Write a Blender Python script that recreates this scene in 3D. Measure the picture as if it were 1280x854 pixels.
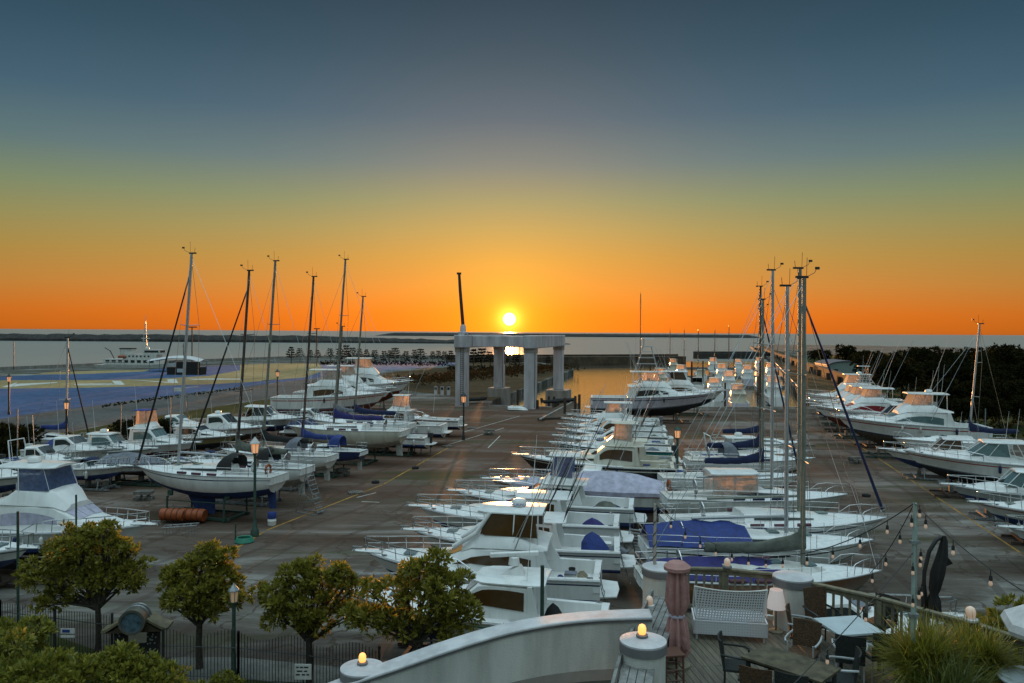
import bpy, bmesh, math, random
from mathutils import Vector, Matrix
S = bpy.context.scene
for o in list(bpy.data.objects): bpy.data.objects.remove(o)
COL = S.collection
R = math.radians
PI = math.pi

# ---------------------------------------------------------------- camera
CAM_H = 13.5; FPX = 995.0; PITCH = math.atan(12/995.0); ROLL = 0.0063
cam = bpy.data.objects.new('camera', bpy.data.cameras.new('camera')); COL.objects.link(cam)
cam.data.sensor_width = 36.0; cam.data.lens = FPX/1280*36.0
cam.data.clip_start = .1; cam.data.clip_end = 120000
_F = Vector((0, math.cos(PITCH), -math.sin(PITCH))); _U0 = Vector((0, math.sin(PITCH), math.cos(PITCH))); _R0 = Vector((1, 0, 0))
_Rv = _R0*math.cos(ROLL) + _U0*math.sin(ROLL); _U = _U0*math.cos(ROLL) - _R0*math.sin(ROLL)
cam.matrix_world = Matrix(((_Rv.x, _U.x, -_F.x, 0), (_Rv.y, _U.y, -_F.y, 0), (_Rv.z, _U.z, -_F.z, CAM_H), (0, 0, 0, 1)))
S.camera = cam
def ray(px, py):
    return _F + _Rv*((px-640)/FPX) - _U*((py-427)/FPX)
def P(px, py, z=0.0):                     # pixel of the photograph -> point at height z
    d = ray(px, py); t = (z-CAM_H)/d.z
    return Vector((d.x*t, d.y*t, z))
def PD(px, py, D):                        # pixel -> point at distance D along Y
    d = ray(px, py); t = D/d.y
    return Vector((d.x*t, D, CAM_H+d.z*t))
def X(px, D): return (px-640)/FPX*D

# ---------------------------------------------------------------- light
SUN_EL = R(0.92); SUN_AZ = R(-0.2)
SUN = Vector((math.sin(SUN_AZ)*math.cos(SUN_EL), math.cos(SUN_AZ)*math.cos(SUN_EL), math.sin(SUN_EL)))
sl = bpy.data.lights.new('sun', 'SUN'); sl.energy = 4.6; sl.angle = R(.53); sl.color = (1.0, .42, .13)
so = bpy.data.objects.new('sun', sl); COL.objects.link(so)
so.rotation_euler = (-SUN).to_track_quat('-Z', 'Y').to_euler()
S.view_settings.view_transform = 'Standard'; S.view_settings.look = 'None'; S.view_settings.gamma = 1
S.view_settings.exposure = 0.10
S.view_settings.use_curve_mapping = False

def lin(h, k=1.0):
    h = h.lstrip('#'); c = [int(h[i:i+2], 16)/255 for i in (0, 2, 4)]
    return tuple(k*(v/12.92 if v <= .04045 else ((v+.055)/1.055)**2.4) for v in c) + (1.0,)

W = bpy.data.worlds.new('World'); S.world = W; W.use_nodes = True
nt = W.node_tree; nt.nodes.clear()
def N(t, typ, **kw):
    n = t.nodes.new(typ)
    for k, v in kw.items(): setattr(n, k, v)
    return n
def link(t, a, b): t.links.new(a, b)
def mth(t, op, a, b=None, c=None, clamp=False):
    n = N(t, 'ShaderNodeMath', operation=op, use_clamp=clamp)
    for i, v in enumerate((a, b, c)):
        if v is None: continue
        if isinstance(v, (int, float)): n.inputs[i].default_value = v
        else: link(t, v, n.inputs[i])
    return n.outputs[0]
def ramp(t, fac, stops, interp='LINEAR'):
    n = N(t, 'ShaderNodeValToRGB'); e = n.color_ramp.elements; n.color_ramp.interpolation = interp
    while len(e) < len(stops): e.new(.5)
    for el, (p, c) in zip(e, stops):
        el.position = p; el.color = c if len(c) == 4 else (*c, 1)
    link(t, fac, n.inputs[0]); return n.outputs[0]
def mixc(t, f, a, b, blend='MIX'):
    n = N(t, 'ShaderNodeMix', data_type='RGBA', blend_type=blend)
    for s, v in ((0, f), (6, a), (7, b)):
        if isinstance(v, (int, float)): n.inputs[s].default_value = v
        elif isinstance(v, tuple): n.inputs[s].default_value = v if len(v) == 4 else (*v, 1)
        else: link(t, v, n.inputs[s])
    return n.outputs[2]
tc = N(nt, 'ShaderNodeTexCoord'); nrm = N(nt, 'ShaderNodeVectorMath', operation='NORMALIZE')
link(nt, tc.outputs['Generated'], nrm.inputs[0])
sep = N(nt, 'ShaderNodeSeparateXYZ'); link(nt, nrm.outputs[0], sep.inputs[0])
el = mth(nt, 'MULTIPLY', mth(nt, 'ARCSINE', sep.outputs[2]), 180/PI)          # elevation in degrees
fac = mth(nt, 'DIVIDE', mth(nt, 'ADD', el, 5.0), 95.0, clamp=True)
def ep(e): return (e+5)/95
west = ramp(nt, fac, [(ep(-5), lin('40342c')), (ep(-.3), lin('b05c28')), (ep(.1), lin('d4641c')), (ep(1.2), lin('e06c20')), (ep(3.2), lin('d08238')),
    (ep(5.2), lin('bc8c42')), (ep(7.2), lin('a49056')), (ep(9.2), lin('888c66')), (ep(11.8), lin('667878')), (ep(15), lin('486272')), (ep(19), lin('345060')),
    (ep(23.5), lin('253d4d')), (ep(29), lin('3c5468')), (ep(42), lin('90aeb8', 1.1)), (ep(60), lin('b9d2dc', 2.1)), (ep(90), lin('b9d2dc', 2.3))])
east = ramp(nt, fac, [(ep(-5), lin('303c3c')), (ep(0), lin('3c5252')), (ep(8), lin('526a6a')), (ep(20), lin('6e8a8e')), (ep(45), lin('b4d0d8', 1.5)), (ep(90), lin('b9d2dc', 2.3))])
wf = mth(nt, 'MULTIPLY', mth(nt, 'ADD', mth(nt, 'MULTIPLY', sep.outputs[1], -1), .15), 1.6, clamp=True)
sky = mixc(nt, wf, west, east)
# sun glow and disc
dotn = N(nt, 'ShaderNodeVectorMath', operation='DOT_PRODUCT'); link(nt, nrm.outputs[0], dotn.inputs[0]); dotn.inputs[1].default_value = SUN
ang = mth(nt, 'MULTIPLY', mth(nt, 'ARCCOSINE', mth(nt, 'MINIMUM', dotn.outputs['Value'], 1.0)), 180/PI)
def glow(width, power, col):
    g = mth(nt, 'EXPONENT', mth(nt, 'MULTIPLY', mth(nt, 'POWER', mth(nt, 'DIVIDE', ang, width), power), -1))
    return mixc(nt, g, (0, 0, 0, 1), col)
for wdt, pw, c in ((.38, 6, (14, 12, 7)), (.62, 1.4, (1.9, 1.3, .16)), (2.2, 1.1, (.50, .27, .012)), (8, 1.3, (.22, .085, .0)), (13, 2, (.08, .030, .0))):
    sky = mixc(nt, 1.0, sky, glow(wdt, pw, (*c, 1)), 'ADD')
# away from the sun the low sky is dimmer and greener
_k = mth(nt, 'DIVIDE', mth(nt, 'SUBTRACT', ang, 10.0), 26.0, clamp=True); _k = mth(nt, 'MULTIPLY', _k, mth(nt, 'SUBTRACT', 1.0, mth(nt, 'DIVIDE', mth(nt, 'SUBTRACT', el, 22.0), 16.0, clamp=True)))
sky = mixc(nt, mth(nt, 'MULTIPLY', _k, mth(nt, 'SUBTRACT', 1.0, wf)), sky, mixc(nt, 1.0, sky, (.66, .80, .86, 1), 'MULTIPLY'))
bgA = N(nt, 'ShaderNodeBackground'); link(nt, sky, bgA.inputs[0]); bgA.inputs[1].default_value = 1.0
st = N(nt, 'ShaderNodeTexSky', sky_type='NISHITA'); st.sun_disc = False; st.sun_elevation = SUN_EL; st.sun_rotation = SUN_AZ
bgB = N(nt, 'ShaderNodeBackground'); link(nt, st.outputs[0], bgB.inputs[0]); bgB.inputs[1].default_value = .012; st.dust_density = .3; st.altitude = 0
addw = N(nt, 'ShaderNodeAddShader'); link(nt, bgA.outputs[0], addw.inputs[0]); link(nt, bgB.outputs[0], addw.inputs[1])
outw = N(nt, 'ShaderNodeOutputWorld'); link(nt, addw.outputs[0], outw.inputs[0])

# ---------------------------------------------------------------- materials
MATS = {}
def mat(name, col, rough=.5, metal=0., noise=.12, nscale=3., bump=0., bscale=20., coat=0., col2=None, streak=False, spec=.5, tr=0.):
    if name in MATS: return MATS[name]
    m = bpy.data.materials.new(name); m.use_nodes = True; t = m.node_tree; b = t.nodes['Principled BSDF']
    tcn = N(t, 'ShaderNodeTexCoord'); mp = N(t, 'ShaderNodeMapping'); link(t, tcn.outputs['Object'], mp.inputs[0])
    if streak: mp.inputs['Scale'].default_value = (1, 1, .18)
    nz = N(t, 'ShaderNodeTexNoise'); nz.inputs['Scale'].default_value = nscale; nz.inputs['Detail'].default_value = 6; nz.inputs['Roughness'].default_value = .62
    link(t, mp.outputs[0], nz.inputs['Vector'])
    c = tuple(col[:3]); c2 = tuple(col2[:3]) if col2 else tuple(v*(1-noise*2.2) for v in c)
    cc = ramp(t, nz.outputs['Fac'], [(.36, (*c2, 1)), (.62, (*c, 1))])
    link(t, cc, b.inputs['Base Color'])
    b.inputs['Metallic'].default_value = metal; b.inputs['Specular IOR Level'].default_value = spec
    rr = mth(t, 'MULTIPLY_ADD', nz.outputs['Fac'], .25, rough-.12, clamp=True); link(t, rr, b.inputs['Roughness'])
    b.inputs['Coat Weight'].default_value = coat; b.inputs['Coat Roughness'].default_value = .12
    if tr: b.inputs['Transmission Weight'].default_value = tr
    if bump:
        n2 = N(t, 'ShaderNodeTexNoise'); n2.inputs['Scale'].default_value = bscale; n2.inputs['Detail'].default_value = 4
        link(t, tcn.outputs['Object'], n2.inputs['Vector'])
        bp = N(t, 'ShaderNodeBump'); bp.inputs['Strength'].default_value = bump; bp.inputs['Distance'].default_value = .05
        link(t, n2.outputs['Fac'], bp.inputs['Height']); link(t, bp.outputs[0], b.inputs['Normal'])
    MATS[name] = m; return m
def emis(name, col, strength, base=(.8, .7, .6)):
    if name in MATS: return MATS[name]
    m = bpy.data.materials.new(name); m.use_nodes = True; b = m.node_tree.nodes['Principled BSDF']
    b.inputs['Base Color'].default_value = (*base, 1); b.inputs['Emission Color'].default_value = (*col, 1); b.inputs['Emission Strength'].default_value = strength
    MATS[name] = m; return m
white = mat('white_gelcoat', (.78, .78, .76), .30, noise=.07, nscale=1.6, coat=.3, streak=True)
white2 = mat('weathered_gelcoat', (.62, .61, .57), .42, noise=.13, nscale=2.2, streak=True)
cream = mat('cream_gelcoat', (.64, .60, .50), .4, noise=.1, nscale=2, streak=True)
grayhull = mat('pale_grey_gelcoat', (.42, .46, .46), .38, noise=.1, streak=True)
lav = mat('lavender_gelcoat', (.55, .53, .60), .38, noise=.1, streak=True)
olive = mat('olive_gelcoat', (.30, .27, .12), .45, noise=.15, streak=True)
tealh = mat('teal_gelcoat', (.05, .27, .27), .4, noise=.1, streak=True)
blackh = mat('black_gelcoat', (.02, .02, .022), .25, noise=.1, coat=.4)
brownh = mat('brown_varnish', (.16, .065, .022), .35, noise=.2, nscale=5, coat=.3)
navyh = mat('navy_gelcoat', (.015, .03, .10), .3, coat=.3)
redh = mat('red_paint', (.35, .03, .03), .45)
deckw = mat('nonskid_deck', (.74, .74, .73), .65, noise=.07, nscale=5, bump=.1, bscale=80)
botblue = mat('blue_antifouling', (.03, .06, .20), .8, noise=.25, nscale=4)
botblack = mat('black_antifouling', (.025, .025, .03), .8, noise=.25, nscale=4)
botred = mat('red_antifouling', (.16, .035, .02), .8, noise=.25, nscale=4)
botbrown = mat('brown_antifouling', (.10, .075, .055), .85, noise=.3, nscale=4)
botgrey = mat('pale_antifouling', (.50, .50, .46), .7, noise=.2, nscale=4)
glass = mat('tinted_glass', (.02, .025, .025), .12, noise=.1, coat=.5)
glassg = mat('greenish_glass', (.10, .16, .16), .12, noise=.1, coat=.5)
amberw = mat('brown_tinted_glass', (.07, .035, .012), .15, noise=.1, coat=.4)
steel = mat('stainless_steel', (.62, .62, .62), .22, metal=1, noise=.1)
alu = mat('anodised_aluminium', (.46, .47, .48), .58, metal=.35, noise=.08, nscale=8)
aludark = mat('dark_mast_paint', (.05, .045, .04), .4, metal=.4)
alugrey = mat('grey_green_mast_paint', (.22, .23, .19), .55, metal=.2)
navy = mat('navy_canvas', (.012, .022, .075), .9, noise=.2, nscale=3, bump=.5, bscale=6)
bluec = mat('blue_tarpaulin', (.018, .042, .21), .75, noise=.2, nscale=4, bump=.6, bscale=5)
purple = mat('purple_canvas', (.028, .025, .15), .85, noise=.2, bump=.5, bscale=6)
blackc = mat('black_canvas', (.018, .017, .016), .9, noise=.2, bump=.5, bscale=6)
greenc = mat('grey_green_canvas', (.13, .14, .115), .9, noise=.2, nscale=2, bump=.6, bscale=4)
greyc = mat('grey_canvas', (.17, .18, .21), .9, noise=.15, bump=.5, bscale=5)
lavc = mat('lavender_canvas', (.44, .42, .52), .85, noise=.15, nscale=2, bump=.5, bscale=4)
whitec = mat('white_canvas', (.62, .61, .60), .85, noise=.12, bump=.4, bscale=6)
redc = mat('red_canvas', (.26, .012, .015), .85, noise=.2, bump=.5, bscale=6)
orange = mat('orange_vinyl', (.34, .075, .015), .6, noise=.2)
black = mat('black_rubber', (.02, .02, .02), .6)
rust = mat('rusty_steel', (.075, .048, .035), .8, noise=.3, nscale=8, bump=.3)
galv = mat('galvanised_steel', (.33, .35, .36), .5, metal=.6, noise=.2, nscale=6)
greensteel = mat('green_painted_steel', (.035, .075, .055), .55, noise=.2, nscale=6)
timber = mat('grey_timber', (.20, .185, .16), .85, noise=.25, nscale=4, bump=.5, bscale=12)
concrete = mat('concrete', (.31, .28, .25), .85, noise=.18, nscale=.6, bump=.3, bscale=6, streak=True)
wcon = mat('white_painted_concrete', (.52, .50, .52), .7, noise=.2, nscale=.7, streak=True, bump=.1)
render_w = mat('white_stucco', (.60, .59, .54), .8, noise=.16, nscale=1.5, bump=.35, bscale=60, streak=True)
render_c = mat('pale_grey_coping', (.58, .57, .58), .6, noise=.13, nscale=2.5, bump=.15, bscale=40)
capgrey = mat('grey_rim_paint', (.17, .165, .17), .6, noise=.1)
rubble = mat('dark_breakwater_stone', (.045, .04, .035), .95, noise=.3, nscale=.2)
soil = mat('mole_stone', (.10, .065, .04), .95, noise=.3, nscale=.3)
ironblk = mat('black_iron', (.02, .022, .022), .5, noise=.15)
bark = mat('bark', (.07, .055, .038), .9, noise=.3, nscale=8, bump=.8, bscale=14)
lampglow = emis('lit_lantern_glass', (1, .38, .12), .55, (.7, .5, .35))
bulbglow = emis('lit_warm_bulb', (1, .36, .05), 1.5, (.9, .6, .3))
bulbdim = emis('frosted_bulb', (1, .55, .30), .16, (.62, .52, .44))
winglow = emis('lit_window', (1, .75, .3), 1.5)
def curtain(name, col, transl=.75, alpha=.25):
    m = bpy.data.materials.new(name); m.use_nodes = True; t = m.node_tree; t.nodes.clear()
    tcn = N(t, 'ShaderNodeTexCoord'); nz = N(t, 'ShaderNodeTexNoise'); nz.inputs['Scale'].default_value = 3.5; nz.inputs['Distortion'].default_value = 1.2
    link(t, tcn.outputs['Object'], nz.inputs['Vector'])
    cr = ramp(t, nz.outputs['Fac'], [(.3, (*[v*.55 for v in col], 1)), (.7, (*col, 1))])
    trl = N(t, 'ShaderNodeBsdfTranslucent'); link(t, cr, trl.inputs[0])
    tp = N(t, 'ShaderNodeBsdfTransparent'); gl = N(t, 'ShaderNodeBsdfGlossy'); gl.inputs['Roughness'].default_value = .25
    df = N(t, 'ShaderNodeBsdfDiffuse'); link(t, cr, df.inputs[0])
    m1 = N(t, 'ShaderNodeMixShader'); m1.inputs[0].default_value = transl; link(t, df.outputs[0], m1.inputs[1]); link(t, trl.outputs[0], m1.inputs[2])
    m2 = N(t, 'ShaderNodeMixShader'); m2.inputs[0].default_value = alpha; link(t, m1.outputs[0], m2.inputs[1]); link(t, tp.outputs[0], m2.inputs[2])
    m3 = N(t, 'ShaderNodeMixShader'); m3.inputs[0].default_value = .10; link(t, m2.outputs[0], m3.inputs[1]); link(t, gl.outputs[0], m3.inputs[2])
    o = N(t, 'ShaderNodeOutputMaterial'); link(t, m3.outputs[0], o.inputs[0]); MATS[name] = m; return m
clear = curtain('clear_vinyl_curtain', (.75, .62, .52), .8, .30)
bluecurt = curtain('blue_tinted_curtain', (.10, .16, .36), .5, .15)
def leafmat(name, c1, c2, transl=.35, rough=.36, spec=.5):
    m = bpy.data.materials.new(name); m.use_nodes = True; t = m.node_tree; b = t.nodes['Principled BSDF']
    g = N(t, 'ShaderNodeNewGeometry'); cr = ramp(t, g.outputs['Random Per Island'], [(0, (*c1, 1)), (1, (*c2, 1))]); link(t, cr, b.inputs['Base Color'])
    b.inputs['Roughness'].default_value = rough; b.inputs['Specular IOR Level'].default_value = spec
    trl = N(t, 'ShaderNodeBsdfTranslucent'); link(t, cr, trl.inputs[0]); mx = N(t, 'ShaderNodeMixShader'); mx.inputs[0].default_value = transl
    link(t, b.outputs[0], mx.inputs[1]); link(t, trl.outputs[0], mx.inputs[2]); link(t, mx.outputs[0], t.nodes['Material Output'].inputs[0]); MATS[name] = m; return m
leafA = leafmat('glossy_leaf', (.105, .115, .014), (.38, .32, .05), .45, .5)
leafB = leafmat('hedge_leaf', (.10, .12, .015), (.36, .32, .05), .45, .5)
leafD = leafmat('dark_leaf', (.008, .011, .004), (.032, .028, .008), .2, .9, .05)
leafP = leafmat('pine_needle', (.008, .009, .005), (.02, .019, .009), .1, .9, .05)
blade = leafmat('spiky_blade', (.12, .13, .014), (.36, .32, .05), .45)
blade2 = leafmat('dark_spiky_blade', (.04, .06, .015), (.14, .15, .03))

# ---------------------------------------------------------------- helpers
class MB:
    def __init__(s): s.v = []; s.f = []; s.m = []
    def add(s, vs, fs, mi=0):
        o = len(s.v); s.v += [tuple(v) for v in vs]; s.f += [tuple(i+o for i in f) for f in fs]; s.m += [mi]*len(fs)
    def box(s, c, d, rz=0., mi=0, M=None):
        hx, hy, hz = d[0]/2, d[1]/2, d[2]/2; cs, sn = math.cos(rz), math.sin(rz); vs = []
        for z in (-hz, hz):
            for x, y in ((-hx, -hy), (hx, -hy), (hx, hy), (-hx, hy)):
                v = Vector((x, y, z))
                v = M @ v if M is not None else Vector((x*cs-y*sn, x*sn+y*cs, z))
                vs.append(v+Vector(c))
        s.add(vs, [(0, 3, 2, 1), (4, 5, 6, 7), (0, 1, 5, 4), (1, 2, 6, 5), (2, 3, 7, 6), (3, 0, 4, 7)], mi)
    def tube(s, path, r, n=6, mi=0, r2=None, caps=True):
        path = [Vector(p) for p in path]; rings = []
        for i, p in enumerate(path):
            a = path[max(i-1, 0)]; b = path[min(i+1, len(path)-1)]; d = (b-a)
            if d.length < 1e-6: d = Vector((0, 0, 1))
            d.normalize(); u = d.cross(Vector((0, 0, 1)))
            if u.length < .05: u = d.cross(Vector((0, 1, 0)))
            u.normalize(); w = d.cross(u)
            rr = r if r2 is None else r+(r2-r)*i/(len(path)-1)
            rings.append([p+u*(rr*math.cos(2*PI*k/n))+w*(rr*math.sin(2*PI*k/n)) for k in range(n)])
        s.loft(rings, True, caps, mi)
    def loft(s, rings, closed=True, caps=True, mi=0, mif=None):
        n = len(rings[0]); o = len(s.v)
        for r in rings: s.v += [tuple(p) for p in r]
        for i in range(len(rings)-1):
            for k in range(n if closed else n-1):
                a = o+i*n+k; b = o+i*n+(k+1) % n
                s.f.append((a, b, b+n, a+n)); s.m.append(mif(i, k) if mif else mi)
        if caps and closed:
            s.f.append(tuple(o+k for k in reversed(range(n)))); s.m.append(mi)
            s.f.append(tuple(o+(len(rings)-1)*n+k for k in range(n))); s.m.append(mi)
    def lathe(s, prof, c=(0, 0, 0), n=20, mi=0, mif=None):
        c = Vector(c)
        rings = [[c+Vector((r*math.cos(2*PI*k/n), r*math.sin(2*PI*k/n), z)) for k in range(n)] for r, z in prof]
        s.loft(rings, True, True, mi, (lambda i, k: mif(i)) if mif else None)
    def poly(s, pts, z0=None, z1=None, mi=0):   # flat ngon, or prism between z0 and z1
        n = len(pts)
        if z1 is None: s.add([(p[0], p[1], p[2] if z0 is None else z0) for p in pts], [tuple(range(n))], mi); return
        s.add([(p[0], p[1], z0) for p in pts]+[(p[0], p[1], z1) for p in pts],
              [tuple(reversed(range(n))), tuple(range(n, 2*n))]+[(k, (k+1) % n, n+(k+1) % n, n+k) for k in range(n)], mi)
    def build(s, name, mats, parent=None, smooth=0, bevel=0, loc=None):
        me = bpy.data.meshes.new(name); me.from_pydata(s.v, [], s.f)
        for m in (mats if isinstance(mats, (list, tuple)) else [mats]): me.materials.append(m)
        me.polygons.foreach_set('material_index', s.m)
        bm = bmesh.new(); bm.from_mesh(me); bmesh.ops.recalc_face_normals(bm, faces=bm.faces)
        bm.to_mesh(me); bm.free()
        if smooth:
            me.polygons.foreach_set('use_smooth', [True]*len(me.polygons)); me.set_sharp_from_angle(angle=R(smooth))
        me.update()
        o = bpy.data.objects.new(name, me); COL.objects.link(o)
        if parent is not None: o.parent = parent
        if loc is not None: o.location = loc
        if bevel:
            b = o.modifiers.new('bevel', 'BEVEL'); b.width = bevel; b.segments = 2; b.limit_method = 'ANGLE'; b.angle_limit = R(40)
        return o
def tag(o, label=None, cat=None, group=None, kind=None):
    if label: o['label'] = label
    if cat: o['category'] = cat
    if group: o['group'] = group
    if kind: o['kind'] = kind
    return o
def thing(name, label, cat, loc=(0, 0, 0), rz=0., group=None, scale=None):
    o = bpy.data.objects.new(name, None); COL.objects.link(o); o.location = loc; o.rotation_euler = (0, 0, rz); o.empty_display_size = .3
    if scale: o.scale = (scale,)*3
    return tag(o, label, cat, group)
def struct(name, mb, m, **k): return tag(mb.build(name, m, **k), kind='structure')
def dup(root, loc, rz=0., label=None, scale=None):
    r = root.copy(); COL.objects.link(r); r.location = loc; r.rotation_euler = (0, 0, rz)
    if label: r['label'] = label
    if scale: r.scale = (scale,)*3 if isinstance(scale, (int, float)) else scale
    for ch in list(root.children):
        c = ch.copy(); COL.objects.link(c); c.parent = r
        for g in list(ch.children):
            d = g.copy(); COL.objects.link(d); d.parent = c
    return r
def lerp(a, b, t): return a+(b-a)*t
def sm(t): t = max(0, min(1, t)); return t*t*(3-2*t)
# ---------------------------------------------------------------- ground, water, land
SEA = -1.8
def groundmat(name, c1, c2, c3, rough=.75, s1=.06, s2=1.1, bump=.25, stretch=(1, 1), moss=None, cracks=False):
    m = bpy.data.materials.new(name); m.use_nodes = True; t = m.node_tree; b = t.nodes['Principled BSDF']
    g = N(t, 'ShaderNodeTexCoord'); mp = N(t, 'ShaderNodeMapping'); link(t, g.outputs['Object'], mp.inputs[0])
    mp.inputs['Rotation'].default_value = (0, 0, R(14)); mp.inputs['Scale'].default_value = (stretch[0], stretch[1], 1)
    def nz(scale, det=6, rough_=.6, dist=0.):
        n = N(t, 'ShaderNodeTexNoise'); n.inputs['Scale'].default_value = scale; n.inputs['Detail'].default_value = det; n.inputs['Roughness'].default_value = rough_; n.inputs['Distortion'].default_value = dist
        link(t, mp.outputs[0], n.inputs['Vector']); return n.outputs['Fac']
    a = nz(s1, 7, .65, .6); bb = nz(s2, 6, .7); f = nz(14, 3)
    col = ramp(t, a, [(.34, (*c1, 1)), (.5, (*c2, 1)), (.66, (*c3, 1))])
    col = mixc(t, .55, col, ramp(t, bb, [(.32, (.35, .35, .35, 1)), (.68, (1.25, 1.25, 1.25, 1))]), 'MULTIPLY')
    col = mixc(t, .35, col, ramp(t, f, [(.3, (.5, .5, .5, 1)), (.7, (1.4, 1.4, 1.4, 1))]), 'MULTIPLY')
    if cracks:
        v = N(t, 'ShaderNodeTexVoronoi', feature='DISTANCE_TO_EDGE'); v.inputs['Scale'].default_value = .16; wv = N(t, 'ShaderNodeVectorMath', operation='ADD'); nn = N(t, 'ShaderNodeTexNoise'); nn.inputs['Scale'].default_value = .5; nn.inputs['Detail'].default_value = 5
        link(t, g.outputs['Object'], nn.inputs['Vector']); sc_ = N(t, 'ShaderNodeVectorMath', operation='SCALE'); sc_.inputs['Scale'].default_value = 3.5; link(t, nn.outputs['Color'], sc_.inputs[0]); link(t, g.outputs['Object'], wv.inputs[0]); link(t, sc_.outputs[0], wv.inputs[1]); link(t, wv.outputs[0], v.inputs['Vector'])
        col = mixc(t, mth(t, 'MULTIPLY', mth(t, 'LESS_THAN', v.outputs['Distance'], .012), .6), col, (.03, .028, .022, 1))
        v2 = N(t, 'ShaderNodeTexVoronoi'); v2.inputs['Scale'].default_value = .22; link(t, wv.outputs[0], v2.inputs['Vector'])
        stn = mth(t, 'MULTIPLY', mth(t, 'SUBTRACT', 1, mth(t, 'MULTIPLY', v2.outputs['Distance'], 2.6), clamp=True), mth(t, 'MULTIPLY_ADD', f, 1.2, -.1, clamp=True), clamp=True)
        col = mixc(t, mth(t, 'MULTIPLY', stn, .75), col, (.028, .026, .022, 1))
        bk = N(t, 'ShaderNodeTexBrick'); bk.inputs['Scale'].default_value = 1; bk.inputs['Brick Width'].default_value = 17; bk.inputs['Row Height'].default_value = 9; bk.inputs['Mortar Size'].default_value = .07; bk.inputs['Color1'].default_value = (.72, .72, .72, 1); bk.inputs['Color2'].default_value = (1.25, 1.25, 1.25, 1); bk.inputs['Mortar'].default_value = (.55, .55, .52, 1)
        mq = N(t, 'ShaderNodeMapping'); mq.inputs['Rotation'].default_value = (0, 0, R(14.5)); link(t, g.outputs['Object'], mq.inputs[0]); link(t, mq.outputs[0], bk.inputs['Vector'])
        col = mixc(t, .7, col, bk.outputs['Color'], 'MULTIPLY')
        tw = N(t, 'ShaderNodeTexWave'); tw.inputs['Scale'].default_value = .075; tw.inputs['Distortion'].default_value = 9; tw.inputs['Detail'].default_value = 2; tw.inputs['Detail Scale'].default_value = .35; link(t, mq.outputs[0], tw.inputs['Vector'])
        col = mixc(t, mth(t, 'MULTIPLY', mth(t, 'GREATER_THAN', tw.outputs['Fac'], .965), mth(t, 'MULTIPLY', bb, .8)), col, (.035, .033, .03, 1))
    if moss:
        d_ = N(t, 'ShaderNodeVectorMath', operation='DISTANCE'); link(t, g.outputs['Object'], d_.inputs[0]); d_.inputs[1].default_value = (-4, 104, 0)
        flare_tint = mth(t, 'MULTIPLY', mth(t, 'SUBTRACT', 1.4, mth(t, 'DIVIDE', d_.outputs['Value'], 60.0), clamp=True), mth(t, 'MULTIPLY_ADD', bb, .9, .35, clamp=True), clamp=True)
        col = mixc(t, mth(t, 'MULTIPLY', flare_tint, .85), col, (.115, .048, .026, 1))  # red-brown sun-flare glow around the gantry, painted into the asphalt colour
        k = nz(.11, 5, .7); col = mixc(t, mth(t, 'MULTIPLY', ramp(t, k, [(.54, (0, 0, 0, 1)), (.66, (1, 1, 1, 1))]), .75), col, (*moss, 1))
    link(t, col, b.inputs['Base Color']); b.inputs['Specular IOR Level'].default_value = .08
    link(t, mth(t, 'MULTIPLY_ADD', bb, .2, rough+.1, clamp=True), b.inputs['Roughness'])
    bp = N(t, 'ShaderNodeBump'); bp.inputs['Strength'].default_value = bump; bp.inputs['Distance'].default_value = .03
    link(t, f, bp.inputs['Height']); link(t, bp.outputs[0], b.inputs['Normal']); MATS[name] = m; return m
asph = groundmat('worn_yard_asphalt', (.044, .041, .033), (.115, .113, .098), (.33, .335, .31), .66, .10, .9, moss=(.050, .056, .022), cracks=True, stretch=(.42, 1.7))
asph2 = groundmat('road_asphalt', (.07, .07, .066), (.10, .10, .095), (.13, .125, .12), .8)
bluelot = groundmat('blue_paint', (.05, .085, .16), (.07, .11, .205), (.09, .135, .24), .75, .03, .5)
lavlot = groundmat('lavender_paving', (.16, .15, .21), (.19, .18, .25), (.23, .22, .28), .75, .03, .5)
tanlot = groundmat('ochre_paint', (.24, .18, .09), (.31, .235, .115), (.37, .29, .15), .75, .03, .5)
whitep = groundmat('worn_white_paint', (.42, .42, .38), (.55, .55, .50), (.62, .62, .58), .7, .05, .6)
yellowp = groundmat('worn_orange_line_paint', (.14, .10, .04), (.36, .20, .05), (.46, .26, .06), .8, .25, 1.5)
grassm = groundmat('rough_grass', (.022, .028, .009), (.045, .05, .016), (.075, .065, .026), .95, .08, .9, .8)
earth = groundmat('dry_brown_verge', (.05, .034, .018), (.085, .055, .028), (.12, .08, .045), .95, .05, .5, .6)
shingle = groundmat('dark_paving', (.10, .10, .09), (.15, .145, .13), (.2, .19, .17), .8, .1, 1.2)

land_px = [(-700, 494), (0, 463), (180, 455), (350, 448.5), (470, 446.5), (600, 447.5), (660, 451), (717, 459), (717, 462), (617, 500), (611, 507.5),
           (690, 509.5), (724, 508), (727, 526), (757, 523), (766, 509.5), (1016, 510), (960, 447), (938, 433), (950, 430.5), (1080, 432), (1500, 441)]
land = [P(x, y) for x, y in land_px]
pts = [(p.x, p.y) for p in land]+[(400, 150), (400, -60), (-400, -60), (-400, 60)]
g = MB(); g.poly([(x, y, 0) for x, y in pts], SEA-2.5, 0.0); struct('yard_ground', g, asph)

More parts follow.
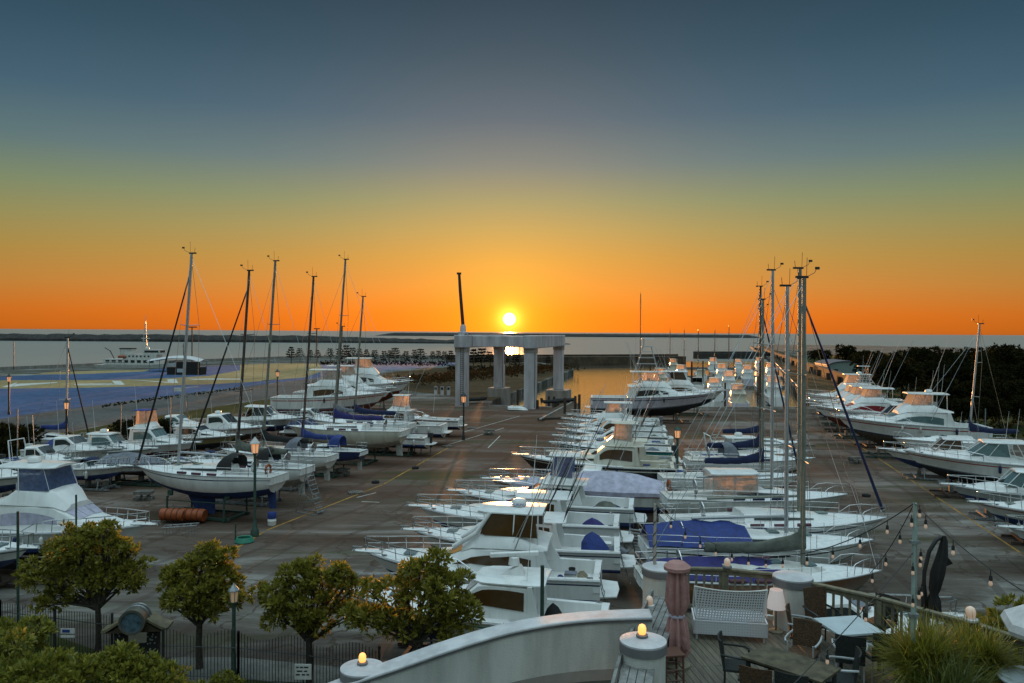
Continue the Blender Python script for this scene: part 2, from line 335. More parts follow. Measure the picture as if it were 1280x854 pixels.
wm = bpy.data.materials.new('sea_water'); wm.use_nodes = True; t = wm.node_tree; b = t.nodes['Principled BSDF']
b.inputs['Base Color'].default_value = (.21, .205, .18, 1); b.inputs['IOR'].default_value = 1.6
g0 = N(t, 'ShaderNodeTexCoord'); mp = N(t, 'ShaderNodeMapping'); mp.inputs['Scale'].default_value = (.45, 1.0, 1); link(t, g0.outputs['Object'], mp.inputs[0])
n1 = N(t, 'ShaderNodeTexNoise'); n1.inputs['Scale'].default_value = .55; n1.inputs['Detail'].default_value = 5; n1.inputs['Roughness'].default_value = .65; link(t, mp.outputs[0], n1.inputs['Vector'])
bp = N(t, 'ShaderNodeBump'); bp.inputs['Strength'].default_value = .55; bp.inputs['Distance'].default_value = .55
link(t, n1.outputs['Fac'], bp.inputs['Height']); link(t, bp.outputs[0], b.inputs['Normal'])
sw_ = N(t, 'ShaderNodeSeparateXYZ'); link(t, g0.outputs['Object'], sw_.inputs[0])
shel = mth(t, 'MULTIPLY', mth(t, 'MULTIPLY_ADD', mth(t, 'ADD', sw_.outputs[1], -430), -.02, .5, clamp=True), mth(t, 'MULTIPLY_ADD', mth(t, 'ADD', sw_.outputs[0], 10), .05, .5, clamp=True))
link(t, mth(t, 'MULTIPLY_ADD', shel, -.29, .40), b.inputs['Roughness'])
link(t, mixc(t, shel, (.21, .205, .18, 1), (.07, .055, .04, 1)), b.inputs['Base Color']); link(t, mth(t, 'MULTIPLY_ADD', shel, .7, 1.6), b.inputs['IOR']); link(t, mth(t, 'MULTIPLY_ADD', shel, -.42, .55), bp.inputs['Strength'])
g = MB(); g.poly([(-60000, -2000, SEA), (60000, -2000, SEA), (60000, 90000, SEA), (-60000, 90000, SEA)]); struct('sea_water', g, wm)

def sheet(name, px, m, z=.004, extra=None):
    g = MB(); q = [P(x, y) for x, y in px]; g.poly([(p.x, p.y, z) for p in q]+[(x, y, z) for x, y in (extra or [])]); return struct(name, g, m)
# coloured lot on the far left
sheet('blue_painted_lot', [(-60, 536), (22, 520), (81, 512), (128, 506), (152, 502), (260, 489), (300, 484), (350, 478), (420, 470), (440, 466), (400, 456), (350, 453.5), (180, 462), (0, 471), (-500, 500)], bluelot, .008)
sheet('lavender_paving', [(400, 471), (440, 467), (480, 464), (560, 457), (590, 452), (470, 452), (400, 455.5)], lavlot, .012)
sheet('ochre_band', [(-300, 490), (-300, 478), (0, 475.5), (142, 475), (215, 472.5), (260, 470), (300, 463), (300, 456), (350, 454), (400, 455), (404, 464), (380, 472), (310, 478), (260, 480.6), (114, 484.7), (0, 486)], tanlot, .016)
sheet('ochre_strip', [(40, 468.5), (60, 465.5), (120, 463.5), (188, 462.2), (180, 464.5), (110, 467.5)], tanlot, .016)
for q in ([(2, 484), (20, 478.5), (22, 477.8), (15, 483.7)], [(16, 483.8), (20, 480), (72, 477.8), (72, 478.6), (22, 482.8)],
          [(140, 476.2), (151, 476.2), (156, 481.2), (144, 481.2)], [(93, 480), (140, 479.2), (141, 480), (93, 481)], [(92, 481.4), (144, 480.4), (144, 481.3), (97, 482)],
          [(209, 474.2), (220, 473.8), (223, 479), (210, 478.7)], [(162, 475), (170, 475.2), (210, 477.6), (210, 478.6)],
          [(232, 473.8), (262, 473.2), (300, 473.6), (300, 474.4), (245, 475)]):
    sheet('white_ground_marking', q, whitep, .022)
sheet('harbour_road', [(-60, 536.5), (22, 520.5), (81, 512.5), (152, 502.5), (260, 489.5), (350, 478.5), (440, 468.5), (560, 460), (570, 464), (470, 478), (400, 489), (300, 503), (220, 516), (150, 527), (60, 545), (-60, 566)], asph2, .006)
sheet('brown_verge', [(480, 466.5), (560, 459), (600, 452), (700, 456), (712, 462), (616, 500), (600, 500), (540, 492), (470, 484)], earth, .014)
sheet('grass_verge', [(-60, 568), (60, 546), (150, 528), (220, 517), (300, 504), (400, 490), (470, 480), (480, 487), (400, 500), (300, 516), (220, 531), (120, 550), (-60, 590)], grassm, .010)
sheet('brown_jetty_road', [(1017, 509), (961, 447), (941, 435), (952, 432), (1075, 470), (1068, 484), (1052, 505)], earth, .006)
# painted lines in the yard
def stripe(a, bb, w, m, z=.004, name='painted_line'):
    a = P(*a); bb = P(*bb); d = (bb-a); d.normalize(); n = Vector((-d.y, d.x, 0))*w/2
    g = MB(); g.poly([a+n+Vector((0, 0, z)), a-n+Vector((0, 0, z)), bb-n+Vector((0, 0, z)), bb+n+Vector((0, 0, z))]); return struct(name, g, m)
stripe((250, 712), (330, 665), .16, yellowp); stripe((333, 663), (478, 606), .16, yellowp); stripe((480, 605), (560, 560), .16, yellowp)
stripe((1060, 548), (1280, 694), .14, yellowp); stripe((215, 752), (300, 706), .14, yellowp); stripe((30, 620), (215, 592), .14, yellowp)
for a, bb in (((446, 622), (470, 616)), ((452, 627), (474, 628)), ((580, 540), (650, 520)), ((560, 556), (630, 535)), ((610, 560), (625, 545))): stripe(a, bb, .12, whitep)

def walk(a, bb, w, h, z0=0.):      # a straight wall of real height along the ground
    a = Vector(a); bb = Vector(bb); d = bb-a; c = (a+bb)/2; return (c.x, c.y, z0+h/2), (d.length, w, h), math.atan2(d.y, d.x)
seaw = MB(); sp = [P(*q) for q in land_px[:6]]
for a, bb in zip(sp, sp[1:]):
    c, d, rz = walk(a, bb, .8, 1.1); seaw.box(c, d, rz)
sw = seaw.build('sea_wall', concrete); tag(sw, 'long low concrete sea wall behind the blue painted lot', 'wall')
# quay edge kerb
q = MB()
for a, bb in ((P(611, 508), P(690, 510)), (P(767, 510), P(1016, 510.5))): c, d, rz = walk(a, bb, .5, .25); q.box(c, d, rz)
tag(q.build('quay_kerb', concrete), 'concrete kerb along the quay edge in front of the moored boats', 'kerb')

# ---------------------------------------------------------------- breakwaters and moles
rnd = random.Random(5)
def breakwater(name, label, x0, x1, D, top, wid, taper1=.1, rough=1.0, m=rubble, taper0=0):
    g = MB(); n = 150; rings = []
    for i in range(n+1):
        t_ = i/n; x = lerp(x0, x1, t_); h = (top-SEA)*min(1, (1-t_)/max(taper1, 1e-3)+.12)+rnd.uniform(-rough, rough)*.6
        if taper0: h *= min(1, t_/taper0+.1)
        h = max(h, .6); y = D+rnd.uniform(-1, 1)
        rings.append([(x, y-wid/2, SEA-1), (x, y-wid/2+.5, SEA+.3*h+rnd.uniform(0, .5)), (x, y-wid*.18+rnd.uniform(-1, 1), SEA+h*.9), (x, y, SEA+h), (x, y+wid*.2, SEA+h*.9), (x, y+wid/2, SEA-1)])
    g.loft(rings); o = g.build(name, m); return tag(o, label, 'breakwater')
breakwater('stone_breakwater', 'long dark rubble breakwater across the water behind the white ship', X(-500, 1015), X(712, 1015), 1015, 7.2, 24, .30, 1.3)
breakwater('outer_breakwater', 'thin dark breakwater farthest out on the horizon below the sun', X(470, 2700), X(952, 2700), 2700, 8.6, 40, .04, .6, taper0=.05)
def mole(name, label, a, bb, w, top, m):
    c, d, rz = walk(a, bb, w, top-SEA+1, SEA-1); g = MB(); g.box(c, d, rz)
    c2, d2, _ = walk(a, bb, .7, .9, top); g.box((c2[0]+math.sin(rz)*(w/2-.4)*-1, c2[1]+math.cos(rz)*(w/2-.4), c2[2]), d2, rz)
    return tag(g.build(name, m), label, 'mole')
s = SEA
mole('inner_mole', 'brown harbour mole reaching right from the gantry to the basin mouth', P(560, 458, s), P(852, 455.5, s), 8, 2.2, soil)
mole('detached_pier', 'short dark pier standing in the water behind the moored boats', P(869, 448.5, s), P(962, 448.5, s), 6, 1.6, rubble)
wall_a, wall_b = P(1062, 484), P(944, 437)
g = MB(); c, d, rz = walk(wall_a, wall_b, 1.0, 2.6); g.box(c, d, rz)
c, d, rz = walk(wall_a, wall_b, 1.4, .3, 2.6); g.box(c, d, rz)
for i in range(22):
    p = wall_a.lerp(wall_b, (i+.5)/22); g.box((p.x-1.0, p.y, 1.0), (1.0, .5, 2.0), rz-PI/2)
tag(g.build('jetty_wall', soil), 'long brown parapet wall running out beside the basin on the right', 'wall')
g = MB()
a, bb = P(1016, 510), P(962, 448); c, d, rz = walk(a, bb, .25, .12, .95); g.box(c, d, rz)
for i in range(30):
    p = a.lerp(bb, i/29); g.box((p.x, p.y, .5), (.15, .15, 1.0), rz)
tag(g.build('guard_rail', galv), 'pale guard rail along the right edge of the basin', 'railing')

# ---------------------------------------------------------------- boat hoist gantry
def gx(px, D): return X(px, D)
colA, colB, colC, colD = (gx(578, 144), 144), (gx(624.5, 166), 166), (gx(663.5, 140), 140), (gx(698.5, 168), 168)
gt = thing('boat_hoist_gantry', 'white concrete boat hoist frame on four columns in front of the sun', 'gantry', ((colA[0]+colD[0])/2, 154, 0))
gx0 = Vector((gt.location.x, gt.location.y, 0)); ga = math.atan2(colB[1]-colA[1], colB[0]-colA[0])
def gl(p, z): return Vector((p[0], p[1], z))-gx0
for (cx, cy), z0, top, w in ((colA, -.3, 10.6, 2.0), (colB, 1.9, 10.6, 1.95), (colC, -.3, 10.6, 1.95), (colD, 1.4, 10.6, 1.9)):
    g = MB(); g.box(gl((cx, cy), (z0+top)/2), (w, w, top-z0), ga); col = g.build('column', wcon, gt, bevel=.12)
    g = MB(); g.box(gl((cx, cy), 10.2), (w+.12, w+.12, .8), ga); g.build('column_head', concrete, col)
for (cx, cy), w, z1 in ((colB, 3.9, 1.9), (colD, 4.6, 1.4)):
    g = MB(); g.box(gl((cx, cy), (SEA-1+z1)/2), (w, w, z1-SEA+1), ga); g.build('plinth', concrete, gt, bevel=.1)
for a, bb in ((colA, colB), (colC, colD)):
    va, vb = Vector((*a, 0)), Vector((*bb, 0)); d = (vb-va).normalized(); va -= d*1.4; vb += d*1.4
    c, dd, rz = walk(va, vb, 2.3, 2.3, 10.6); g = MB(); g.box(Vector(c)-gx0, dd, rz)
    bm = g.build('runway_beam', wcon, gt, bevel=.15)
    g = MB()
    for off in (-.9, .9):
        c, dd, rz = walk(va, vb, .08, .12, 13.0); g.box(Vector(c)-gx0+Vector((-math.sin(rz)*off, math.cos(rz)*off, 0)), dd, rz)
    g.build('crane_rail', rust, bm)
for t_, z, h in ((.12, 10.75, 2.0), (.72, 10.75, 2.0)):
    a = Vector((*colA, 0)).lerp(Vector((*colB, 0)), t_); bb = Vector((*colC, 0)).lerp(Vector((*colD, 0)), t_)
    d = (bb-a).normalized()*1.16; c, dd, rz = walk(a+d, bb-d, 1.5, h, z); g = MB(); g.box(Vector(c)-gx0, dd, rz); g.build('cross_beam', wcon, gt, bevel=.1)
g = MB()
for s_ in (-.25, .25): g.tube([gl(colA, .2)+Vector((s_, -1.12, 0)), gl(colA, 12.6)+Vector((s_, -1.25, 0))], .04, 5)
for k in range(34): g.tube([gl(colA, .4+.36*k)+Vector((-.25, -1.15, 0)), gl(colA, .4+.36*k)+Vector((.25, -1.15, 0))], .03, 4)
g.build('access_ladder', rust, gt)
for p_, n_ in ((colC, 'drain_pipe'), (colB, 'drain_pipe')):
    g = MB(); g.tube([gl(p_, .2 if p_ is colC else 2)+Vector((.7, -1.08, 0)), gl(p_, 10.4)+Vector((.7, -1.08, 0))], .07, 6); g.build(n_, rust, gt)
g = MB()
for k in range(4):
    a = Vector((*colA, 0)).lerp(Vector((*colC, 0)), .45+.08*k)+Vector((2, 12, 0)); g.tube([Vector((a.x, a.y, 10.8))-gx0, Vector((a.x, a.y, 7.2-.4*k))-gx0], .09, 5)
g.build('hoist_chain', rust, gt)
jb = thing('jib_crane', 'dark leaning jib crane boom standing on the gantry corner', 'crane', (colA[0]+.1, 144, 12.9))
g = MB(); g.lathe([(.9, 0), (.9, .5), (.55, .6), (.5, 1.6), (.3, 1.9)]); g.build('pedestal', wcon, jb, smooth=40)
g = MB(); g.tube([(0, 0, 1.6), (-.55, 0, 8), (-.75, 0, 11.0)], .32, 8, r2=.24); g.box((-.78, 0, 11.1), (.8, .4, .35)); g.build('boom', rust, jb)

# finger piers at the slipway
def fp(name, label, px, z, m=concrete):
    q = [P(x, y, z) for x, y in px]; g = MB(); g.poly([(p.x, p.y) for p in q], SEA-1, z); return tag(g.build(name, m), label, 'pier')
fp('slipway_pier', 'dark finger pier with pale edge below the right gantry column', [(672, 523), (722, 521), (724, 506), (716, 499), (690, 500), (700, 506)], .35, soil)
g = MB(); c, d, rz = walk(P(675, 525, .35), P(716, 503, .35), .3, .18, .35); g.box(c, d, rz)
tag(g.build('pier_edge_beam', concrete), 'pale edge beam running along the finger pier by the gantry', 'beam')
pile = None
for i, (px, y0, y1, lab) in enumerate(((706, 520, 497, 'dark mooring pile at the left of the finger pier'), (719, 519, 495, 'dark mooring pile on the finger pier next to the taller pile'),
        (724, 521, 493, 'tallest dark mooring pile at the right edge of the finger pier'), (647, 506, 487, 'dark mooring pile between the two left gantry columns'),
        (672, 511, 500, 'short dark mooring pile right of the nearest gantry column'), (686, 506, 495, 'short dark mooring pile left of the far gantry plinth'))):
    p = P(px, y0, 0); h = (y0-y1)*p.y/FPX+1.5
    g = MB(); g.lathe([(.22, -1.5), (.22, h-1.7), (.18, h-1.5)], n=10); o = g.build('mooring_pile', rust, loc=(p.x, p.y, 0)); tag(o, lab, 'pile', 'mooring piles by the gantry')

# ---------------------------------------------------------------- distant patrol ship
sh = thing('patrol_ship', 'white patrol ship with tall mast moored behind the sea wall', 'ship', (X(182, 282), 282, SEA), R(-4))
def ship_hull():
    g = MB(); rings = []
    for i in range(15):
        t_ = i/14; x = -17+36*t_; hb = 3.4*(1-max(0, (t_-.6)/.4)**2.2); zt = 2.9+(1.6*max(0, t_-.55)/.45 if t_ > .55 else 0)
        rings.append([(x, -hb*.75, 0), (x+(.05*t_), -hb, zt), (x, hb, zt), (x, hb*.75, 0)])
    g.loft(rings); return g
ship_hull().build('hull', white2, sh, smooth=30)
g = MB(); g.box((-4, 0, 3.9), (20, 5.6, 1.9)); g.build('main_deckhouse', white2, sh)
for k in range(8):
    g = MB(); g.box((-12.4+2.3*k, -2.83, 4.1), (1.4, .06, .9)); g.build('deck_opening', glass, sh)
g = MB(); g.box((-1, 0, 5.7), (12, 4.6, 1.8)); g.box((3.2, 0, 7.4), (6, 4, 1.8)); w = g.build('bridge', white2, sh)
g = MB(); g.box((3.2, -2.03, 7.6), (5, .06, .7)); g.box((6.23, 0, 7.6), (.06, 3.4, .7)); g.build('bridge_window', glass, w)
g = MB(); g.box((-6.5, 0, 7.0), (4.2, 3.0, 3.0)); g.box((-6.5, 0, 8.6), (4.6, 3.4, .3), mi=1); g.build('funnel', [white2, blackc], sh)
g = MB()
for a in ((-.8, -.6), (.8, -.6), (0, .8)): g.tube([(a[0], a[1], 8.2), (0, 0, 18.6)], .13, 5)
for z in (9.5, 11.5, 13.6, 15.4, 17): g.box((0, 0, z), (2.9-.12*z, 1.6, .15))
g.box((0, 0, 12.2), (3, .25, .4)); g.tube([(0, 0, 18), (0, 0, 20.5)], .06, 5); g.build('lattice_mast', white2, sh)
for k in range(6):
    g = MB(); g.box((-.2+1.4*k-4.5, -2.33, 5.9), (.55, .06, .55)); g.build('porthole', glass, sh)
g = MB(); g.tube([(-8.5, -2.6, 5.6), (-8.2, -2.6, 5.75), (-6.2, -2.6, 5.75), (-5.9, -2.6, 5.6)], .45, 8); g.build('rescue_boat', orange, sh, smooth=50)
g = MB(); g.lathe([(.3, 0), (.7, .2), (.7, .7), (.3, 1.0)], (.6, 0, 8.3), 14); g.build('radar_dome', white, sh, smooth=40)
g = MB(); g.box((9.5, 0, 3.5), (1.2, 1.2, 1.2)); g.tube([(9.6, 0, 3.9), (11.4, 0, 4.5)], .12, 6); g.build('foredeck_winch', ironblk, sh)
g = MB(); g.tube([(-11.5, 0, 4.8), (-13, 0, 7.6), (-15, 0, 8.8)], .16, 5); g.build('deck_crane', ironblk, sh)
g = MB(); g.tube([(13.8, 0, 3.8), (13.8, 0, 10.5)], .12, 5); g.box((13.8, 0, 9.5), (.2, 1.6, .15)); g.build('fore_mast', rust, sh)
g = MB()
for sy in (-2.9, 2.9):
    g.tube([(-16, sy, 3.9), (-6, sy, 3.9)], .05, 4)
    for k in range(9): g.tube([(-16+k*1.2, sy, 2.9), (-16+k*1.2, sy, 3.9)], .04, 4)
g.build('railing', white2, sh)

# white canopy and dark kiosk on the lot
cp = thing('canopy_tent', 'white curved canopy roof on posts beside the blue lot', 'canopy', (X(226, 258), 258, 0))
g = MB(); rings = []
for i in range(13):
    t_ = i/12; x = -9.5+17*t_; z = 3.6+1.7*math.sin(PI*min(1, t_*1.02))**.8*(.4+.6*t_)
    rings.append([(x, -4, z-.3), (x, 0, z+.35), (x, 4, z-.3), (x, 4, z-.42), (x, 0, z+.2), (x, -4, z-.42)])
g.loft(rings); g.build('roof', whitec, cp, smooth=50)
for x in (-8.5, -3, 2.5, 7):
    for y in (-3.7, 3.7):
        g = MB(); g.tube([(x, y, 0), (x, y, 3.7)], .1, 6); g.build('post', galv, cp)
ks = thing('dark_kiosk', 'low dark kiosk with a small white notice in front of the white canopy', 'kiosk', (X(233, 240), 240, 0))
g = MB(); g.poly([(-5.2, -1.6), (5, -1.6), (5.4, 1.6), (-5.6, 1.6)], 0, 2.3); g.box((.6, -.3, 3.1), (6.4, 2.2, 1.6)); g.build('body', blackc, ks)
g = MB(); g.box((-.9, -1.63, 1.3), (2.5, .06, 1.1)); g.build('notice', mat('pale_notice', (.45, .5, .5), .6), ks)

# vaulted building at the right
vb = thing('vaulted_hall', 'pale green hall with a vaulted roof among the trees on the right', 'building', (X(1049, 262), 262, 0), R(-8))
g = MB(); rings = []
prof = [(-5.4, 0), (-5.4, 3.3)]+[(5.4*math.sin(a), 3.3+1.5*math.cos(a)) for a in [R(-80+16*k) for k in range(11)]]+[(5.4, 3.3), (5.4, 0)]
g.loft([[(x, y, z) for x, z in prof] for y in (-9, 9)]); g.build('hall_body', mat('pale_green_cladding', (.22, .27, .25), .7), vb, smooth=30)
g = MB(); rings = [[(x*1.04, y, z+.12) for x, z in prof[1:-1]]+[(x*1.02, y, z+.02) for x, z in reversed(prof[1:-1])] for y in (-9.4, 9.4)]
g.loft(rings); g.build('roof', mat('blue_grey_roof', (.06, .09, .12), .6), vb, smooth=30)
g = MB(); g.box((-3.2, -9.03, 1.2), (1.2, .08, 2.2)); g.box((2.4, -9.03, 2), (1.2, .08, .9)); g.build('door', glass, vb)

# grassy bank on the right
bank = MB(); nb, mb_ = 40, 22; rings = []
line = [(40, 20), (48, 45), (52, 62), (60, 90), (69, 137), (95, 235), (150, 430)]
def bl(s_):
    k = min(int(s_*(len(line)-1)), len(line)-2); f = s_*(len(line)-1)-k; return lerp(line[k][0], line[k+1][0], f), lerp(line[k][1], line[k+1][1], f)
for i in range(nb+1):
    x, y = bl(i/nb); rings.append([(x+j/mb_*(90+60*i/nb), y-j*.3, 3.4*sm(j/7)+(rnd.uniform(-.25, .25) if j else -.05)+.9*math.sin(i*.9+j*.7)*(j > 3)) for j in range(mb_+1)])
bank.loft(rings, closed=False); tag(bank.build('grass_bank', grassm, smooth=60), kind='structure')

# ---------------------------------------------------------------- trees
def leafcloud(mb, centres, per, size, rr, up=.35, droop=0., spread=1.0):
    for c in centres:
        p, out = c
        for k in range(per):
            d = Vector((rr.gauss(0, 1), rr.gauss(0, 1), rr.gauss(0, 1))).normalized()*spread+out*.9+Vector((0, 0, up)); d.normalize()
            L_ = size*rr.uniform(.7, 1.25); u = d.cross(Vector((rr.gauss(0, 1), rr.gauss(0, 1), rr.gauss(0, 1)))).normalized(); w = L_*.20
            q = p+d*L_*rr.uniform(.05, .35); m_ = q+d*L_*.5; tip = q+d*L_-Vector((0, 0, droop*L_))
            mb.add([q, m_+u*w, tip, m_-u*w], [(0, 1, 2, 3)])
def lobes_to_centres(lobes, n, rr, shell=.55):
    out = []; tot = sum(l[1]**2 for l in lobes)
    for c, r, sq in lobes:
        for _ in range(max(3, int(n*r*r/tot))):
            d = Vector((rr.gauss(0, 1), rr.gauss(0, 1), rr.gauss(0, 1))).normalized()
            if d.z < -.35 and rr.random() < .6: d.z *= -1
            k = rr.uniform(shell, 1.0)*r; out.append((Vector(c)+Vector((d.x*k, d.y*k, d.z*k*sq)), d))
    return out
def build_tree(name, label, loc, lobes, seed, n, per, size, lm, trunk=((0, 0, 0), (0, 0, 1.8)), tr=.16, cat='tree', group=None, extra_low=None):
    rr = random.Random(seed); root = thing(name, label, cat, loc, 0, group)
    g = MB(); tp = [Vector(p) for p in trunk]; g.tube(tp, tr, 8, r2=tr*.72)
    for c, r, sq in lobes:
        c = Vector(c); a = tp[-1]-Vector((0, 0, rr.uniform(0, .3))); mid = a.lerp(c, .5)+Vector((rr.uniform(-.15, .15), rr.uniform(-.15, .15), .12))
        g.tube([a, mid, c], tr*.42, 6, r2=tr*.14)
        for _ in range(4):
            d = Vector((rr.gauss(0, 1), rr.gauss(0, 1), rr.gauss(0, .7))).normalized()*r*.8; g.tube([mid.lerp(c, .6), c+d*.5, c+d], tr*.12, 4, r2=tr*.05)
    g.build('trunk', bark, root, smooth=60)
    g = MB(); leafcloud(g, lobes_to_centres(lobes, n, rr), per, size, rr); g.build('crown', lm, root)
    return root
def rand_lobes(rr, n, rx, rz, zc, rmin, rmax):
    return [((rr.uniform(-rx, rx), rr.uniform(-rx, rx), zc+rr.uniform(-rz, rz)), rr.uniform(rmin, rmax), rr.uniform(.75, 1)) for _ in range(n)]
rr = random.Random(11)
# small pines on the shore, left and centre
pines = []
for k in range(3):
    h = 6.0; lobes = []
    root = thing('shore_pine', 'x', 'tree', (0, 0, 0), 0, 'small pines along the shore')
    g = MB(); g.tube([(0, 0, 0), (.1, 0, h*.6), (0, 0, h)], .16, 6, r2=.04); tiers = 5
    cent = []
    for i in range(tiers):
        z = h*(.36+.64*i/(tiers-.6)); rad = (1.9-.28*i)*(1 if k != 1 else 1.25)
        for j in range(6):
            a = j*PI/3+i*.5+rr.uniform(-.3, .3); L_ = rad*rr.uniform(.55, 1.1); e = Vector((math.cos(a)*L_, math.sin(a)*L_, z+.25*L_)); g.tube([(0, 0, z), e], .05, 4)
            for s_ in (.5, .75, 1.0): cent.append((Vector((0, 0, z)).lerp(e, s_), Vector((math.cos(a), math.sin(a), .4))))
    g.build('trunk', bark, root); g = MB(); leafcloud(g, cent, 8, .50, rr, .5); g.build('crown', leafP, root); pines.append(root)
pl = [(364, 436.5, 1.0), (375, 438, .9), (388, 440, .85), (397, 440, .9), (413, 438, 1.0), (424, 438, .85), (433, 434, 1.15), (441, 437, .9), (449, 438, .9), (458, 439, .8), (468, 440, .75), (480, 441, .7), (487, 440, .8),
      (494, 437, 1.1), (508, 441, .75), (518, 439, .95), (526, 438, 1.0), (541, 441, .7), (548, 440, .75), (556, 441, .7), (564, 440, .85), (592, 438, .95), (602, 437, 1.0), (613, 441, .8), (632, 443, .7), (645, 444, .6), (686, 445, .6)]
nth = ['first', 'second', 'third', 'fourth', 'fifth', 'sixth', 'seventh', 'eighth', 'ninth', 'tenth', 'eleventh', 'twelfth', 'thirteenth', 'fourteenth', 'fifteenth', 'sixteenth', 'seventeenth', 'eighteenth', 'nineteenth', 'twentieth',
       'twenty-first', 'twenty-second', 'twenty-third', 'twenty-fourth', 'twenty-fifth', 'twenty-sixth', 'twenty-seventh', 'twenty-eighth', 'twenty-ninth', 'thirtieth']
used = set()
for i, (px, ytop, k) in enumerate(pl):
    D = 330+rr.uniform(-25, 25)-(40 if px > 580 else 0); h = CAM_H-(ytop-415)/FPX*D+.3
    lab = f'small dark shore pine, {nth[i]} in the row from the left'
    src = pines[i % 3]; loc = (X(px, D), D, 0); sc = h/6.3
    if i < 3: src.location = loc; src.rotation_euler = (0, 0, i); src.scale = (sc,)*3; src['label'] = lab
    else: dup(src, loc, rr.uniform(0, 6), lab, sc)
# low scrub along the shore under the pines: nobody could count it
g = MB(); cent = []
for i in range(900):
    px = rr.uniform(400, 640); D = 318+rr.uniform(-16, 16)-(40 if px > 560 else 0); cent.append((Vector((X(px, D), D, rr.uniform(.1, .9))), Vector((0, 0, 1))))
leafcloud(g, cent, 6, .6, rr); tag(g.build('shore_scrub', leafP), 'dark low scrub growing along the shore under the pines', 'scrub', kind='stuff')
g = MB(); cent = []
for i in range(1500):
    t_ = rr.random(); a = P(520, 478).lerp(P(700, 460), t_)+Vector((rr.uniform(-8, 8), rr.uniform(-22, 10), 0)); cent.append((Vector((a.x, a.y, rr.uniform(.1, 1.1))), Vector((0, 0, 1))))
leafcloud(g, cent, 6, .7, rr); tag(g.build('verge_scrub', leafmat('brown_scrub_leaf', (.03, .02, .008), (.09, .05, .02), .3, .9, .05)), 'brown scrub covering the verge behind the gantry', 'scrub', kind='stuff')
# dark wood on the right: individual trees
darks = []
for k in range(4):
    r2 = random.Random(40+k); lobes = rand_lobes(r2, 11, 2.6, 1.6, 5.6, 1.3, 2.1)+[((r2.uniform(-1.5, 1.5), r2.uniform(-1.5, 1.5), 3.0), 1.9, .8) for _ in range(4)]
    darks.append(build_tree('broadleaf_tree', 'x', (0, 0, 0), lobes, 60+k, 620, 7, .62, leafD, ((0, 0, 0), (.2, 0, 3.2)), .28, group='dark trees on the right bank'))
tl = []
for i in range(17): tl.append((1102+i*12.5+rr.uniform(-3, 3), 175+rr.uniform(-12, 25), 434+rr.uniform(-3, 8)))
for i in range(13): tl.append((1110+i*15+rr.uniform(-4, 4), 142+rr.uniform(-8, 10), 452+rr.uniform(-8, 8)))
for i in range(10): tl.append((1165+i*15+rr.uniform(-4, 4), 112+rr.uniform(-6, 6), 476+rr.uniform(-6, 10)))
for i in range(9): tl.append((1172+i*15+rr.uniform(-4, 4), 99+rr.uniform(-3, 3), 496+rr.uniform(-4, 8)))
tl += [(1058, 330, 431), (1072, 310, 440), (1018, 380, 439), (1030, 360, 438), (1244, 168, 428), (1088, 230, 436)]
tl = [(px, D, yt) for px, D, yt in tl if px < 1310]
rows = [('farthest', 160), ('middle', 126), ('nearest', 0)]
cnt = {}
for i, (px, D, yt) in enumerate(tl):
    h = CAM_H-(yt-419)/FPX*D; z0 = 2.6 if D < 220 else 0; sc = (h-z0)/8.6
    if i >= len(tl)-6: lab = ['tall dark round tree standing right behind the vaulted hall', 'lower dark tree joining the right side of the vaulted hall', 'small dark tree behind the sailboat masts by the jetty wall', 'dark bushy tree just left of the vaulted hall', 'tallest dark tree breaking the skyline of the right wood', 'dark tree between the vaulted hall and the right wood'][i-(len(tl)-6)]
    else:
        rown = 'back' if D > 157 else 'middle' if D > 126 else 'front' if D > 103.5 else 'lowest front'; cnt[rown] = cnt.get(rown, 0)+1
        lab = f'dark dense tree, {nth[cnt[rown]-1]} from the left in the {rown} row of the wood'
    loc = (X(px, D), D, z0); src = darks[i % 4]
    if i < 4: src.location = loc; src.scale = (sc,)*3; src['label'] = lab
    else: dup(src, loc, rr.uniform(0, 6), lab, (sc*rr.uniform(.95, 1.25), sc*rr.uniform(.95, 1.25), sc))
g = MB(); cent = []
for i in range(2600):
    s_ = rr.uniform(.12, .72); x, y = bl(s_); j = rr.uniform(.5, 34); cent.append((Vector((x+j, y-j*.05, 3.3*sm(j/26)+rr.uniform(0, .5))), Vector((0, 0, 1))))
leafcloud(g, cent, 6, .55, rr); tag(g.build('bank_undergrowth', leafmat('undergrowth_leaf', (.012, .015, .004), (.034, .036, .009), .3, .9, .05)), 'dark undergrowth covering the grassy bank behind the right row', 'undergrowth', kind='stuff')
# bushes behind the boats on the left
bush = build_tree('round_bush', 'large dark bush between the road and the left motorboats', (X(185, 92), 92, 0), rand_lobes(random.Random(3), 9, 1.8, .8, 1.6, .9, 1.4), 77, 420, 8, .38, leafD, ((0, 0, 0), (0, 0, .7)), .12, 'bush', 'bushes behind the left boats')
for px, D, sc, lab in ((165, 96, .8, 'dark bush left of the largest bush by the road'), (210, 95, .75, 'dark bush right of the largest bush by the road'), (70, 90, .55, 'low dark bush behind the leftmost motorboats'), (140, 93, .5, 'low dark bush behind the blue covered sailboat'),
                       (6, 80, 1.15, 'tall dark bush at the left edge of the yard'), (-14, 77, 1.2, 'tall dark bush cut off by the left edge'), (325, 112, .7, 'dark bush left of the large white sportfishers'), (338, 116, .6, 'small dark bush touching the stern of the nearest sportfisher'), (250, 100, .5, 'low dark bush behind the white cabin cruiser')):
    dup(bush, (X(px, D), D, 0), rr.uniform(0, 6), lab, sc)
g = MB(); cent = []
